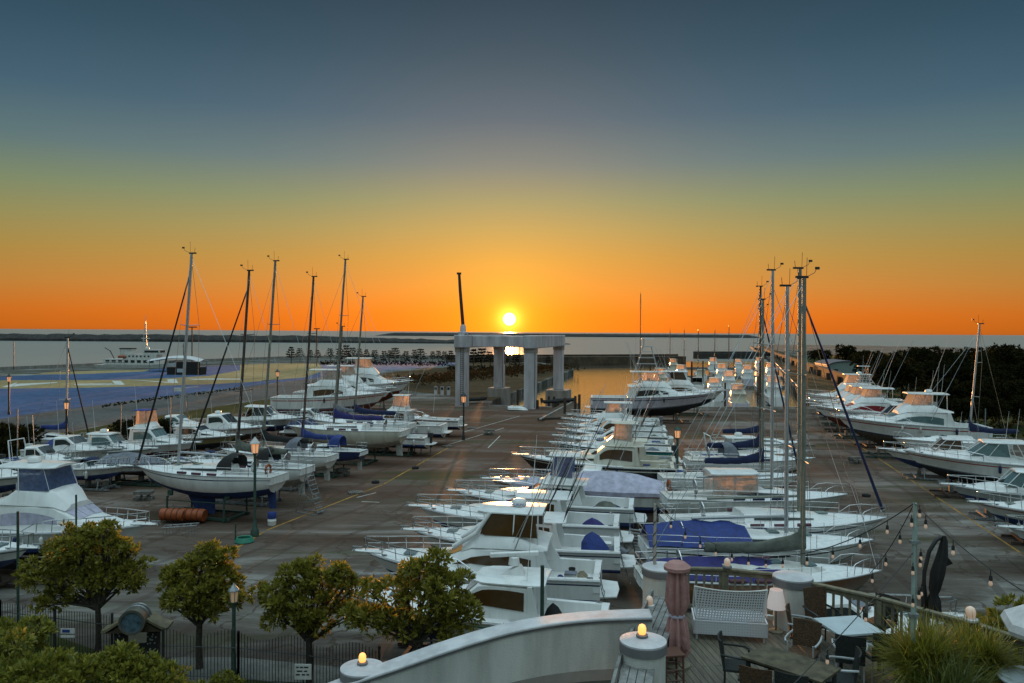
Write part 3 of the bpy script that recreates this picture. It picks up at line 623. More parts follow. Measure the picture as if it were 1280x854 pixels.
for i in range(160):
    t_ = rr.random(); a = P(128, 511).lerp(P(300, 488.5), t_); cent.append((Vector((a.x+rr.uniform(-.3, .3), a.y+rr.uniform(-.4, .4), rr.uniform(.1, .6))), Vector((0, 0, 1))))
leafcloud(g, cent, 6, .35, rr); tag(g.build('kerb_weeds', leafD), 'dark tufts of weeds along the edge of the blue lot', 'weeds', kind='stuff')
# ---------------------------------------------------------------- boat builders
TS = [0, .06, .15, .25, .35, .45, .54, .62, .70, .77, .83, .88, .925, .96, .985, 1.0]
class MHull:
    def __init__(s, L, B, H, fore=.34): s.L, s.B, s.H, s.fore = L, B, H, fore
    def half(s, t): return s.B/2*(.90+.10*sm(t/.4))*(1-max(0, (t-.42)/.58)**2.8)
    def zs(s, t): return s.H*(1+s.fore*max(0, t-.15)**1.7)
    def pt(s, t, f):
        h = s.half(t)
        zk = s.H*.02+s.H*.45*max(0, (t-.66)/.34)**2; yc = h*(.90-.36*sm((t-.4)/.6)); zc = s.H*(.34+.34*t**3)
        if f <= .4:
            k = f/.4; return Vector((-s.L/2+t*s.L*lerp(.85, .905, k), yc*k, lerp(zk, zc, k**1.15)))
        k = (f-.4)/.6; return Vector((-s.L/2+t*s.L*lerp(.905, 1, k), lerp(yc, h, k**(1+.7*t)), lerp(zc, s.zs(t), k)))
    FS = (1.0, .95, .87, .83, .64, .50, .455, .4, .2, 0)
    def band(s, k): return 3 if k == 2 else 0 if k < 5 else (2 if k == 5 else 1)
class SHull:
    def __init__(s, L, B, fb, dep): s.L, s.B, s.fb, s.dep = L, B, fb, dep
    def half(s, t): return s.B/2*(.66+.34*sm(t/.45))*(1-max(0, (t-.48)/.52)**2.05)
    def zs(s, t): return s.fb*(1+.16*max(0, t-.3)**1.4+.03*(1-t))
    def pt(s, t, f):
        q = 1-f; zb = -s.dep*(1-abs(2*t-.92)**2.2*1.35)
        if zb > s.fb*.35: zb = s.fb*.35
        y = s.half(t)*max(0, 1-q**2.5)**.58; z = lerp(s.zs(t), zb, q)
        return Vector((-s.L/2+s.L*(t*lerp(1, .90, q**.8)+.035*q*(1-t)**6), y, z))
    FS = (1.0, .86, .82, .6, .36, .31, .22, .12, .03, 0)
    def band(s, k): return 0 if k in (0, 2, 3) else (2 if k in (1, 4) else 1)
def hull_mesh(h):
    g = MB(); rings = []; F = h.FS
    for t_ in TS:
        a = [h.pt(t_, f) for f in F]; rings.append(a+[Vector((p.x, -p.y, p.z)) for p in reversed(a[:-1])])
    n = len(F)-1
    g.loft(rings, False, False, 0, lambda i, k: h.band(k if k < n else 2*n-1-k))
    g.f.append(tuple(range(len(rings[0])))); g.m.append(0)
    return g
def deck_mesh(h, td, camber=.10, drop=.03):
    g = MB(); rings = []
    for t_ in [td]+[t_ for t_ in TS if t_ > td+.01]:
        p = h.pt(t_, 1); z = p.z-drop; rings.append([(p.x, p.y*k, z+camber*(1-k*k)*min(1, p.y)) for k in (-1, -.55, 0, .55, 1)])
    g.loft(rings, False, False); return g
def cockpit_mesh(h, td, sole, gw=.26):
    g = MB(); rings = []
    for t_ in [t_ for t_ in TS if t_ < td-.01]+[td]:
        p = h.pt(t_, 1); y = p.y; z = p.z+.015; i = max(.1, y-gw); rings.append([(p.x, y+.015, z-.05), (p.x, y, z), (p.x, i, z), (p.x, i-.05, sole), (p.x, -i+.05, sole), (p.x, -i, z), (p.x, -y, z), (p.x, -y-.015, z-.05)])
    g.loft(rings, False, False)
    p = h.pt(0, 1); g.box((p.x+.17, 0, (p.z+sole)/2+.012), (.30, 2*p.y-.1, p.z-sole))
    p = h.pt(td, 1); g.box((p.x, 0, (p.z+sole)/2-.02), (.08, 2*p.y-.2, p.z-sole))
    return g
def rub_mesh(h, r=.04, dz=-.07):
    g = MB(); a = [h.pt(t_, 1)+Vector((0, r*.4, dz)) for t_ in TS]; g.tube(a+[Vector((p.x, -p.y, p.z)) for p in reversed(a[:-1])], r, 5); return g
def house(g, st, mi=0):
    rings = []
    for x, z0, z1, w0, w1 in st:
        r_ = min(.12, max(.01, (z1-z0)*.35)); rings.append([(x, w0, z0), (x, w1, z1-r_), (x, w1-r_*1.1, z1), (x, 0, z1+.05*min(1, w1)), (x, -(w1-r_*1.1), z1), (x, -w1, z1-r_), (x, -w0, z0)])
    g.loft(rings, True, True, mi)
def sint(st, x):
    for a, b in zip(st, st[1:]):
        lo, hi = (a, b) if a[0] <= b[0] else (b, a)
        if lo[0] <= x <= hi[0]:
            k = (x-lo[0])/max(1e-6, hi[0]-lo[0]); return [lerp(u, v, k) for u, v in zip(lo, hi)]
    return st[0] if abs(x-st[0][0]) < abs(x-st[-1][0]) else st[-1]
def sidewin(st, x0, x1, f0, f1, side, taper=.0, taper2=.0, n=8, off=.018):
    g = MB(); lo = []; hi = []
    for i in range(n+1):
        k = i/n; x = lerp(x0, x1, k); _, z0, z1, w0, w1 = sint(st, x)
        fh = f0+(f1-f0)*(1-taper*k**2.2)*(1-taper2*(1-k)**2.2)
        for f, L_ in ((f0, lo), (fh, hi)):
            L_.append((x, side*(lerp(w0, w1, f)+off), lerp(z0, z1, f)))
    g.loft([lo, hi], False, False); return g
def shield(st, x0, x1, wk=.9, off=.022):
    g = MB(); a = sint(st, x0); b = sint(st, x1); dx, dz = b[0]-a[0], b[2]-a[2]; l_ = math.hypot(dx, dz); nx, nz = -dz/l_, dx/l_
    if nz < 0: nx, nz = -nx, -nz
    rows = []
    for q in (a, b):
        w = q[4]*wk; rows.append([(q[0]+nx*off, w*k, q[2]+nz*off+.05*min(1, q[4])*(1-abs(k))) for k in (-1, -.34, -.30, .30, .34, 1)])
    for k in (0, 2, 4):
        g.add([rows[0][k], rows[0][k+1], rows[1][k+1], rows[1][k]], [(0, 1, 2, 3)])
    return g
def slab(g, x0, x1, w0, w1, z, th=.09, crown=.07, mi=0, nose=.25, rise=0.):
    rings = []; n = 8
    for i in range(n+1):
        k = i/n; x = lerp(x0, x1, k); w = lerp(w0, w1, k); e = 1-nose*max(0, (k-.8)/.2)**2-nose*.4*max(0, (.15-k)/.15)**2; w *= e; zz = z+rise*k
        rings.append([(x, -w, zz), (x, -w, zz+th*.6), (x, -w*.6, zz+th+crown*.6), (x, 0, zz+th+crown), (x, w*.6, zz+th+crown*.6), (x, w, zz+th*.6), (x, w, zz), (x, 0, zz+crown*.4)])
    g.loft(rings, True, True, mi)
def bowrail(h, t0, t1, hgt, r=.03, n=7, inset=.1, mid=False):
    g = MB(); a = []
    for i in range(n+1):
        t_ = lerp(t0, t1, i/n); p = h.pt(t_, 1); k = sm(i/1.4); a.append((Vector((p.x+(.16 if i == n else 0), max(.16, p.y-inset), p.z-.02)), hgt*(.15+.85*k)))
    for s_ in (1, -1): pass
    top = [Vector((p.x, p.y, p.z+hh)) for p, hh in a]; path = top+[Vector((p.x, -p.y, p.z)) for p in reversed(top)]
    g.tube(path, r, 6)
    if mid:
        m_ = [Vector((p.x, p.y, p.z+hh*.5)) for p, hh in a[2:]]; g.tube(m_, r*.7, 5); g.tube([Vector((p.x, -p.y, p.z)) for p in m_], r*.7, 5)
    for i, (p, hh) in enumerate(a):
        if i in (0,): continue
        for s_ in (1, -1): g.tube([(p.x-.06, s_*p.y, p.z), (p.x, s_*p.y, p.z+hh)], r*.8, 5)
    return g
def rods(base, n, length, lean, r=.016):
    g = MB()
    for i in range(n):
        x, y, z = base[0], base[1]+i*base[3], base[2]; g.tube([(x, y, z), (x+lean[0]*length, y+lean[1]*length*(1 if y > 0 else -1), z+lean[2]*length)], r, 5, r2=r*.5)
    return g
GLOW = []
def motorboat(label, bow, heading, L, style, hullm=white, botm=botblue, z=.75, stripe=None, H=None, B=None, topm=white, winm=glass, curt=None, glass_front=True,
              tower=False, outr=0, pulpit=True, rail=True, plat=True, radar=None, cover=None, tarp=None, cradle=None, group=None, brief=False, cat='motorboat', antennas=1, cabin_scale=1.0, hard=True, flyb=False, text=None, aft=0., rodn=0, arch=False, swoop=False, seed=0, stern=None, trim=0.):
    rs = random.Random(int(abs(bow[0]*7)+L*100+seed)); B = B or (.315*L if L < 12 else .30*L); H = H or .115*L+.28
    if not brief: heading += rs.uniform(-2.2, 2.2); z += rs.uniform(-.10, .14)
    dirv = Vector((math.cos(R(heading)), math.sin(R(heading)), 0)); bx = X(bow[0], bow[1]); c = Vector((bx, bow[1], z))-dirv*(L/2)*(1 if stern is None else -1)
    name = {'convertible': 'sport_fishing_boat', 'express': 'express_cruiser', 'pilothouse': 'pilothouse_boat', 'open': 'open_boat', 'covered': 'covered_boat', 'cuddy': 'cabin_boat'}[style]
    root = thing(name, label, cat, c, R(heading), group); root.rotation_euler[1] = R(trim)
    h = MHull(L, B, H); zd = h.zs(.45); cs = cabin_scale; l = L
    hull_mesh(h).build('hull', [hullm, botm, stripe or rs.choice([hullm, navyh, greyc, botm]), rs.choice([hullm, hullm, navyh, redh, greyc, tealh, navyh, capgrey]) if hullm is not blackh else cream], root, smooth=38)
    td = {'convertible': .36, 'express': .42, 'pilothouse': .44, 'open': .55, 'covered': .5, 'cuddy': .45}[style]-aft
    dk = deck_mesh(h, td).build('deck', deckw, root, smooth=40)
    if not brief or style in ('open',): cockpit_mesh(h, td, H*.62).build('cockpit', topm if topm is not amberw else white, root, smooth=30)
    else: cockpit_mesh(h, td, H*.7).build('cockpit', topm, root, smooth=30)
    if not brief: rub_mesh(h).build('rub_rail', stripe or greyc if False else (black if hullm in (tealh,) else alu), root, smooth=60)
    if pulpit and not brief:
        g = MB(); p = h.pt(1, 1); slab(g, p.x-.9, p.x+.5, .36, .20, p.z-.03, .06, .02); o = g.build('bow_pulpit', topm, root, smooth=40)
        g = MB(); g.box((p.x+.42, 0, p.z+.13), (.5, .12, .07)); g.tube([(p.x+.62, -.16, p.z-.06), (p.x+.5, 0, p.z+.1), (p.x+.62, .16, p.z-.06)], .035, 5); g.build('anchor', galv, o)
    if rail and not brief: bowrail(h, .50, .985, .66, mid=L > 11).build('bow_rail', steel, root, smooth=60)
    if plat and not brief:
        g = MB(); g.poly([(-l/2+.02, -B*.36), (-l/2+.02, B*.36), (-l/2-.75, B*.30), (-l/2-.85, 0), (-l/2-.75, -B*.30)], H*.42, H*.42+.09); g.build('swim_platform', topm, root, bevel=.02)
    def window(st, *a, **k):
        for s_ in (1, -1): sidewin(st, *a[:4], s_, *a[4:], **k).build('window', winm, root, smooth=40)
    topz = zd; fixed = set(root.children)
    if style == 'convertible':
        hc = 1.22*cs; hb = zd+hc
        st = [(-.15*l, H*.6, hb-.02, B*.42, B*.385), (.04*l, H*.8, hb, B*.42, B*.38), (.12*l, H*.9, hb-.06, B*.41, B*.35), (.235*l, zd-.1, zd+.52*cs, B*.36, B*.27), (.34*l, h.zs(.8)-.12, h.zs(.8)+.20, B*.26, B*.19), (.405*l, h.zs(.87)-.12, h.zs(.87)-.04, B*.13, B*.08)]
        g = MB(); house(g, st); g.build('cabin', topm, root, smooth=32)
        window(st, -.125*l, .20*l, .46, .90, .95, .35)
        if glass_front: shield(st, .125*l, .225*l).build('windshield', winm, root)
        b0, b1 = hb, hb+.72*cs
        sf = [(-.19*l, b0-.02, b0+.12, B*.40, B*.39), (-.12*l, b0-.02, b0+.30, B*.40, B*.38), (-.06*l, b0-.02, b1, B*.39, B*.36), (.085*l, b0-.04, b1-.03, B*.37, B*.31), (.115*l, b0-.06, b1-.2, B*.35, B*.27), (.165*l, b0-.30, b0-.02, B*.30, B*.20)]
        g = MB(); house(g, sf); fb = g.build('flybridge', topm, root, smooth=32); zt = b1+.98*cs
        if hard:
            g = MB(); slab(g, -.17*l, .10*l, B*.36, B*.30, zt, .09, .07); ht = g.build('hardtop', topm, root, smooth=40); topz = zt+.16
            for x, w, xt, wt in ((-.15*l, .36*B, -.15*l, .33*B), (-.05*l, .35*B, -.055*l, .33*B), (.085*l, .29*B, .05*l, .27*B)):
                for s_ in (1, -1): g = MB(); g.tube([(x, s_*w, b0+.2 if x < -.1*l else b1-.1), (xt, s_*wt, zt+.03)], .035, 5); g.build('hardtop_post', white if topm is white else alu, root, smooth=60)
            cm = curt or clear
            if swoop:
                for s_ in (1, -1):
                    g = MB(); g.tube([(.20*l, s_*.24*B, b0-.15), (.10*l, s_*.32*B, b1-.05), (.045*l, s_*.305*B, zt+.04)], .12, 8, r2=.09); g.build('windscreen_pillar', topm, root, smooth=60)
                    g = MB(); g.add([(-.15*l, s_*.385*B, b1-.12), (.075*l, s_*.33*B, b1-.1), (.035*l, s_*.30*B, zt), (-.14*l, s_*.345*B, zt)], [(0, 1, 2, 3)]); g.build('side_mesh_curtain', amberw, root)
            g = MB()
            xb, xt, w, wt, xa = .086*l, .052*l, .315*B, .28*B, -.06*l
            for s_ in (1, -1): g.add([(xa, s_*(w+.03*B), b1-.06), (xb, s_*w, b1-.06), (xt, s_*wt, zt+.02), (xa, s_*(wt+.04*B), zt+.02)], [(0, 1, 2, 3)])
            g.add([(xb, -w, b1-.06), (xb, w, b1-.06), (xt, wt, zt+.02), (xt, -wt, zt+.02)], [(0, 1, 2, 3)])
            g.build('enclosure_curtain', cm, root)
        else: topz = b1
        if not brief:
            g = MB(); g.box((-.02*l, 0, b1+.12), (.5, 1.0, .35)); g.box((-.09*l, .4, b0+.7), (.5, .5, .7)); g.box((-.09*l, -.4, b0+.7), (.5, .5, .7)); g.build('helm_seat', whitec, root, bevel=.04)
            g = MB(); g.tube([(-.155*l, B*.25, H*.62), (-.165*l, B*.25, hb+.1)], .03, 5); g.tube([(-.155*l, B*.12, H*.62), (-.165*l, B*.12, hb+.1)], .03, 5)
            for k in range(5): g.tube([(-.157*l, B*.12, H*.62+.28*(k+1)), (-.157*l, B*.25, H*.62+.28*(k+1))], .025, 5)
            g.build('ladder', steel, root)
        if brief is True and stern is None:
            g = MB(); g.box((-.155*l, .12*B, H*.6+.55*hc), (.06, .24*B, hc*.62)); g.box((-.155*l, -.2*B, H*.6+.6*hc), (.06, .22*B, hc*.38)); g.build('saloon_door', glass, root)
    elif style == 'pilothouse':
        hc = 1.5*cs; hb = zd+hc
        tr_ = [(.05*l, zd-.1, zd+.62, B*.37, B*.33), (.2*l, zd-.1, h.zs(.7)+.42, B*.31, B*.26), (.31*l, h.zs(.78)-.1, h.zs(.78)+.28, B*.22, B*.16), (.37*l, h.zs(.84)-.1, h.zs(.84)-.03, B*.12, B*.08)]
        g = MB(); house(g, tr_); g.build('trunk_cabin', topm, root, smooth=32)
        for s_ in (1, -1): sidewin(tr_, .08*l, .26*l, .55, .82, s_, .8).build('port_light', winm, root)
        st = [(-.13*l, H*.62, hb-.04, B*.385, B*.35), (.03*l, H*.8, hb, B*.39, B*.34), (.055*l, H*.8, hb-.03, B*.39, B*.33), (.125*l, zd-.1, zd+.66, B*.36, B*.31), (.13*l, zd-.1, zd+.3, B*.36, B*.30)]
        g = MB(); house(g, st); g.build('wheelhouse', topm, root, smooth=32)
        window(st, -.115*l, .09*l, .50, .92, .30, .12); shield(st, .062*l, .118*l).build('windshield', winm, root)
        g = MB(); slab(g, -.19*l, .075*l, B*.37, B*.34, hb-.03, .08, .05); g.build('roof', topm, root, smooth=40); topz = hb+.1
        if flyb:
            sf = [(-.12*l, hb, hb+.42, B*.30, B*.28), (.01*l, hb, hb+.60, B*.30, B*.26), (.05*l, hb, hb+.2, B*.27, B*.22)]
            g = MB(); house(g, sf); g.build('flybridge', topm, root, smooth=32); topz = hb+.6
            if curt or hard:
                g = MB(); slab(g, -.15*l, .02*l, B*.3, B*.26, hb+1.75, .06, .05); g.build('bimini', cover or topm, root, smooth=40); topz = hb+1.85
                g = MB(); xa, xb, xt, w, wt = -.11*l, .012*l, -.005*l, B*.27, B*.24
                for s_ in (1, -1): g.add([(xa, s_*(w+.02), hb+.4), (xb, s_*w, hb+.55), (xt, s_*wt, hb+1.76), (xa, s_*(wt+.02), hb+1.76)], [(0, 1, 2, 3)])
                g.add([(xb, -w, hb+.55), (xb, w, hb+.55), (xt, wt, hb+1.76), (xt, -wt, hb+1.76)], [(0, 1, 2, 3)]); g.build('enclosure_curtain', curt or clear, root)
                g = MB()
                for x in (-.13*l, 0):
                    for s_ in (1, -1): g.tube([(x, s_*B*.28, hb+.2), (x-.01*l, s_*B*.25, hb+1.77)], .028, 5)
                g.build('bimini_posts', steel, root)
    elif style == 'express':
        hc = 1.25*cs; hb = zd+hc+.25
        tr_ = [(.02*l, zd-.12, zd+.50, B*.41, B*.36), (.16*l, zd-.1, h.zs(.66)+.40, B*.36, B*.30), (.29*l, h.zs(.77)-.1, h.zs(.77)+.24, B*.24, B*.17), (.38*l, h.zs(.86)-.1, h.zs(.86)-.03, B*.12, B*.07)]
        g = MB(); house(g, tr_); g.build('trunk_cabin', topm, root, smooth=32)
        ws = [(-.13*l, zd-.05, zd+.42, B*.43, B*.42), (-.05*l, zd-.05, zd+.62, B*.43, B*.40), (.03*l, zd+.25, zd+1.15*cs, B*.40, B*.34), (.135*l, zd+.33, zd+.42, B*.33, B*.29)]
        sidew = [(-.20*l, zd, zd+.35, B*.44, B*.43), (-.02*l, zd, zd+.5, B*.43, B*.41), (.08*l, zd, zd+.45, B*.40, B*.36)]
        for s_ in (1, -1):
            g = MB()
            g.add([(-.22*l, s_*B*.45, zd-.02), (.06*l, s_*B*.41, zd-.02), (.06*l, s_*B*.385, zd+.46), (-.10*l, s_*B*.41, zd+.42), (-.22*l, s_*B*.44, zd+.03),
                   (-.22*l, s_*B*.41, zd-.02), (.06*l, s_*B*.37, zd-.02), (.06*l, s_*B*.36, zd+.46), (-.10*l, s_*B*.385, zd+.42), (-.22*l, s_*B*.41, zd+.03)],
                  [(0, 1, 2, 3, 4), (5, 6, 7, 8, 9), (0, 5, 9, 4), (4, 9, 8, 3), (3, 8, 7, 2)])
            g.build('side_coaming', topm, root)
        zw = zd+.46; zt = hb
        for s_ in (1, -1):
            g = MB(); g.add([(-.085*l, s_*B*.405, zw-.02), (.125*l, s_*B*.335, zw), (.03*l, s_*B*.30, zt), (-.07*l, s_*B*.36, zt)], [(0, 1, 2, 3)]); g.build('side_window', winm, root)
        g = MB(); g.add([(.125*l, -B*.335, zw), (.15*l, 0, zw), (.125*l, B*.335, zw), (.03*l, B*.30, zt), (.045*l, 0, zt), (.03*l, -B*.30, zt)], [(0, 1, 4, 5), (1, 2, 3, 4)]); g.build('windshield', winm, root)
        g = MB()
        for s_ in (1, -1):
            g.tube([(.128*l, s_*B*.338, zw), (.03*l, s_*B*.305, zt+.02)], .035, 5); g.tube([(-.085*l, s_*B*.41, zw-.05), (-.07*l, s_*B*.365, zt+.02)], .03, 5); g.tube([(.03*l, s_*B*.385, zw), (-.03*l, s_*B*.335, zt)], .025, 5)
            g.tube([(-.17*l, s_*B*.42, zd+.1), (-.12*l, s_*B*.37, zt+.03)], .035, 5)
        g.tube([(.128*l, -B*.34, zw), (.153*l, 0, zw), (.128*l, B*.34, zw)], .03, 5); g.tube([(.15*l, 0, zw), (.045*l, 0, zt+.02)], .03, 5)
        g.build('windshield_frame', topm, root)
        if hard:
            g = MB(); slab(g, -.18*l, .055*l, B*.385, B*.33, zt, .09, .10, rise=-.05); g.build('hardtop', cover or topm, root, smooth=40)
        topz = zt+.18
        if not brief:
            g = MB(); g.box((.0*l, -.2*B, zd+.25), (.5, .9, .6)); g.box((-.06*l, -.2*B, zd+.2), (.5, .8, .8)); g.box((-.06*l, .22*B, zd+.2), (.5, .7, .8)); g.build('helm_console', whitec, root, bevel=.04)
        if curt:
            g = MB()
            for s_ in (1, -1): g.add([(-.20*l, s_*B*.43, zd+.1), (-.09*l, s_*B*.405, zw), (-.075*l, s_*B*.365, zt), (-.17*l, s_*B*.37, zt)], [(0, 1, 2, 3)])
            g.build('enclosure_curtain', curt, root)
    elif style == 'cuddy':
        tr_ = [(.0*l, zd-.12, zd+.55, B*.40, B*.34), (.14*l, zd-.1, h.zs(.64)+.42, B*.36, B*.29), (.27*l, h.zs(.75)-.1, h.zs(.75)+.22, B*.24, B*.17), (.35*l, h.zs(.83)-.1, h.zs(.83)-.03, B*.12, B*.07)]
        g = MB(); house(g, tr_); g.build('trunk_cabin', topm, root, smooth=32)
        st = [(-.14*l, H*.7, zd+1.2*cs, B*.40, B*.345), (.0*l, zd-.1, zd+1.25*cs, B*.40, B*.33), (.10*l, zd-.05, zd+.55, B*.36, B*.30)]
        g = MB(); house(g, st); g.build('cabin', topm, root, smooth=32); window(st, -.12*l, .05*l, .52, .88, .35, .1); shield(st, .01*l, .09*l).build('windshield', winm, root)
        topz = zd+1.25*cs
    elif style == 'open':
        g = MB(); house(g, [(-.06*l, H*.6, zd+.35, .5, .42), (.0*l, H*.6, zd+.42, .5, .42), (.05*l, H*.6, zd+.05, .45, .4)]); g.build('console', topm, root, smooth=32)
        g = MB(); g.add([(.045*l, -.42, zd+.1), (.045*l, .42, zd+.1), (-.005*l, .36, zd+.75), (-.005*l, -.36, zd+.75)], [(0, 1, 2, 3)]); g.build('windshield', glassg, root)
        g = MB(); g.box((-.14*l, 0, H*.62+.35), (.5, 1.0, .7)); g.build('seat', whitec, root, bevel=.05); topz = zd+.75
        if not hard: pass
        else:
            g = MB(); slab(g, -.14*l, .05*l, .8, .75, zd+1.55, .06, .05); tt = g.build('t_top', cover or topm, root, smooth=40); g = MB()
            for x in (-.09*l, .03*l):
                for s_ in (1, -1): g.tube([(x, s_*.5, H*.6), (x, s_*.7, zd+1.56)], .03, 5)
            g.build('t_top_frame', steel, root); topz = zd+1.65
    elif style == 'covered':
        g = MB(); rings = []
        for i in range(13):
            k = i/12; t_ = lerp(.02, .86, k); p = h.pt(t_, 1); rz = p.z+.10+1.05*cs*math.sin(PI*min(1, k*.9+.18))**1.3+rs.uniform(-.05, .05); y = p.y+.05
            rings.append([(p.x, -y, p.z-.22-rs.uniform(0, .08)), (p.x, -y, p.z+.03), (p.x, -y*.45, lerp(p.z, rz, .62)), (p.x, 0, rz), (p.x, y*.45, lerp(p.z, rz, .62)), (p.x, y, p.z+.03), (p.x, y, p.z-.22-rs.uniform(0, .08))])
        g.loft(rings, False, False); g.build('canvas_cover', cover or lavc, root, smooth=50); topz = zd+1.1
    if not brief:
        p = h.pt(.80, 1); g = MB(); g.box((p.x, 0, h.zs(.80)+.13 if style not in ('open',) else h.zs(.8)+.08), (.6, .6, .10)); g.build('foredeck_hatch', glassg, root, bevel=.02)
        p = h.pt(.94, 1); g = MB(); g.lathe([(.11, 0), (.11, .10), (.07, .12), (.07, .2), (.1, .22)], (p.x-.1, 0, p.z), 12); g.build('windlass', steel, root, smooth=40)
        for t_ in (.04, .9):
            for s_ in (1, -1): p = h.pt(t_, 1); g = MB(); g.box((p.x, s_*(p.y-.12), p.z+.06), (.28, .05, .05)); g.box((p.x, s_*(p.y-.12), p.z+.03), (.1, .05, .05)); g.build('cleat', steel, root)
        if style in ('convertible', 'pilothouse'):
            for s_ in (1, -1):
                xa = (-.15 if style == 'convertible' else -.13)*l; w = B*(.40 if style == 'convertible' else .365); g = MB(); zt_ = hb-.02
                k_ = 1.0 if style == 'convertible' else .55; pf_ = [(xa+.02, zd-.15), (xa+.02, zt_), (xa-.30*k_, zt_), (xa-.46*k_, zt_-.50), (xa-.80*k_, zd+.02), (xa-.9*k_, zd-.15)]
                g.add([(x, s_*w, z_) for x, z_ in pf_]+[(x, s_*(w+.05), z_) for x, z_ in pf_], [tuple(range(6)), tuple(range(6, 12))]+[(k, (k+1) % 6, 6+(k+1) % 6, 6+k) for k in range(6)]); g.build('side_wing', topm, root, bevel=.015)
            g = MB(); g.box((xa-.03, .12*B, H*.62+.85), (.05, .62, 1.5)); g.build('cabin_door', glass, root)
    # fittings
    if tarp:
        for (fx, fy, sx, sy, sz, tm) in tarp:
            g = MB(); rings = []; zb = H*.62
            for i in range(9):
                k = i/8; w = sy*math.sin(PI*(.12+.76*k))**.6; zz = sz*(math.sin(PI*(.1+.8*k))**.7)*(1.0-.45*k)+rs.uniform(-.04, .04)
                rings.append([(fx*l+sx*(.5-k), fy-w, zb), (fx*l+sx*(.5-k), fy-w*.7, zb+zz*.6), (fx*l+sx*(.5-k), fy, zb+zz), (fx*l+sx*(.5-k), fy+w*.7, zb+zz*.55), (fx*l+sx*(.5-k), fy+w, zb)])
            g.loft(rings, False, False); g.build('cockpit_cover', tm, root, smooth=60)
    xr = {'convertible': -.06, 'pilothouse': -.06, 'express': -.09, 'cuddy': -.08, 'open': -.05, 'covered': 0}[style]*l
    if radar == 'dome':
        g = MB(); g.lathe([(.30, 0), (.36, .03), (.36, .20), (.30, .30), (.12, .34)], (xr, 0, topz), 18); rd = g.build('radar_dome', white, root, smooth=40)
        if text:
            cu = bpy.data.curves.new('radar_lettering', 'FONT'); cu.body = text; cu.size = .15; cu.align_x = 'CENTER'; cu.extrude = .003
            to = bpy.data.objects.new('radar_lettering', cu); COL.objects.link(to); to.parent = rd; cu.materials.append(mat('blue_lettering', (.02, .03, .25), .5))
            bpy.context.view_layer.update(); me_ = bpy.data.meshes.new_from_object(to.evaluated_get(bpy.context.evaluated_depsgraph_get())); bpy.data.objects.remove(to); to = bpy.data.objects.new('radar_lettering', me_); COL.objects.link(to); to.parent = rd
            a = R(-90)-R(heading); to.location = (xr+.37*math.cos(a), .37*math.sin(a), topz+.07); to.rotation_euler = (PI/2, 0, a+PI/2)
    elif radar == 'array':
        g = MB(); g.lathe([(.24, 0), (.2, .3), (.16, .34)], (xr, 0, topz+.35), 12); g.add([(xr+.6, -.3, topz-.05), (xr+.6, .3, topz-.05), (xr-.25, .18, topz+.36), (xr-.25, -.18, topz+.36), (xr-.5, .3, topz-.05), (xr-.5, -.3, topz-.05)], [(0, 1, 2, 3), (3, 2, 4, 5), (0, 3, 5), (1, 4, 2)]); rd = g.build('radar_pedestal', white, root, smooth=30)
        g = MB(); g.box((xr, 0, topz+.78), (2.0, .2, .18), R(20)); g.build('radar_array', white, rd, bevel=.05)
    if antennas and not (brief and antennas == 1):
        for i in range(antennas):
            g = MB(); y = B*(.25 if i % 2 else -.25); x = -.1*l-.02*l*i; g.tube([(x, y, topz-.1), (x-.25, y*1.1, topz+2.2+rs.random()*1.3)], .015, 4, r2=.008); g.build('antenna', white, root)
    if outr:
        for s_ in (1, -1):
            g = MB(); b_ = Vector((-.04*l, s_*B*.42, zd+.5)); tip = b_+Vector((-.34*outr, s_*.16*outr, .86*outr))*1.0; g.tube([b_, tip], .035, 5, r2=.015)
            m_ = b_.lerp(tip, .45); g.tube([b_+Vector((.0, -s_*.3, .6)), m_], .012, 4); g.build('outrigger', alu, root)
    if rodn:
        g = MB()
        for i in range(rodn):
            y = lerp(-B*.3, B*.3, i/max(1, rodn-1)); x = -.17*l; g.tube([(x, y, topz-.25), (x-.9-.3*rs.random(), y+rs.uniform(-.1, .1), topz+1.8+rs.random()*.6)], .016, 4, r2=.008)
        g.tube([(-.17*l, -B*.32, topz-.1), (-.17*l, B*.32, topz-.1)], .025, 5); g.build('rod_rack', aludark, root)
    if arch:
        g = MB(); g.tube([(-.30*l, -B*.42, zd-.1), (-.34*l, -B*.36, zd+1.7), (-.34*l, B*.36, zd+1.7), (-.30*l, B*.42, zd-.1)], .06, 6); g.build('stern_arch', white, root, smooth=60)
    if tower:
        zt = topz; g = MB(); t2 = tower
        for x, y in ((-.13*l, .3*B), (-.13*l, -.3*B), (.06*l, .26*B), (.06*l, -.26*B)): g.tube([(x, y, zt-.1), (-.03*l+(x+.03*l)*.35, y*.35, zt+t2)], .04, 5)
        for k in (.3, .55, .8):
            q = 1-.65*k; g.tube([(-.03*l-.10*l*q, -.3*B*q, zt+t2*k), (-.03*l+.09*l*q, -.26*B*q, zt+t2*k), (-.03*l+.09*l*q, .26*B*q, zt+t2*k), (-.03*l-.10*l*q, .3*B*q, zt+t2*k), (-.03*l-.10*l*q, -.3*B*q, zt+t2*k)], .028, 5)
        slab(g, -.08*l, .02*l, .14*B, .13*B, zt+t2, .08, .03); slab(g, -.08*l, .03*l, .16*B, .14*B, zt+t2+1.2, .06, .04)
        for s_ in (1, -1): g.tube([(-.06*l, s_*.13*B, zt+t2), (-.06*l, s_*.14*B, zt+t2+1.2)], .03, 5)
        g.build('tuna_tower', alu, root, smooth=50)
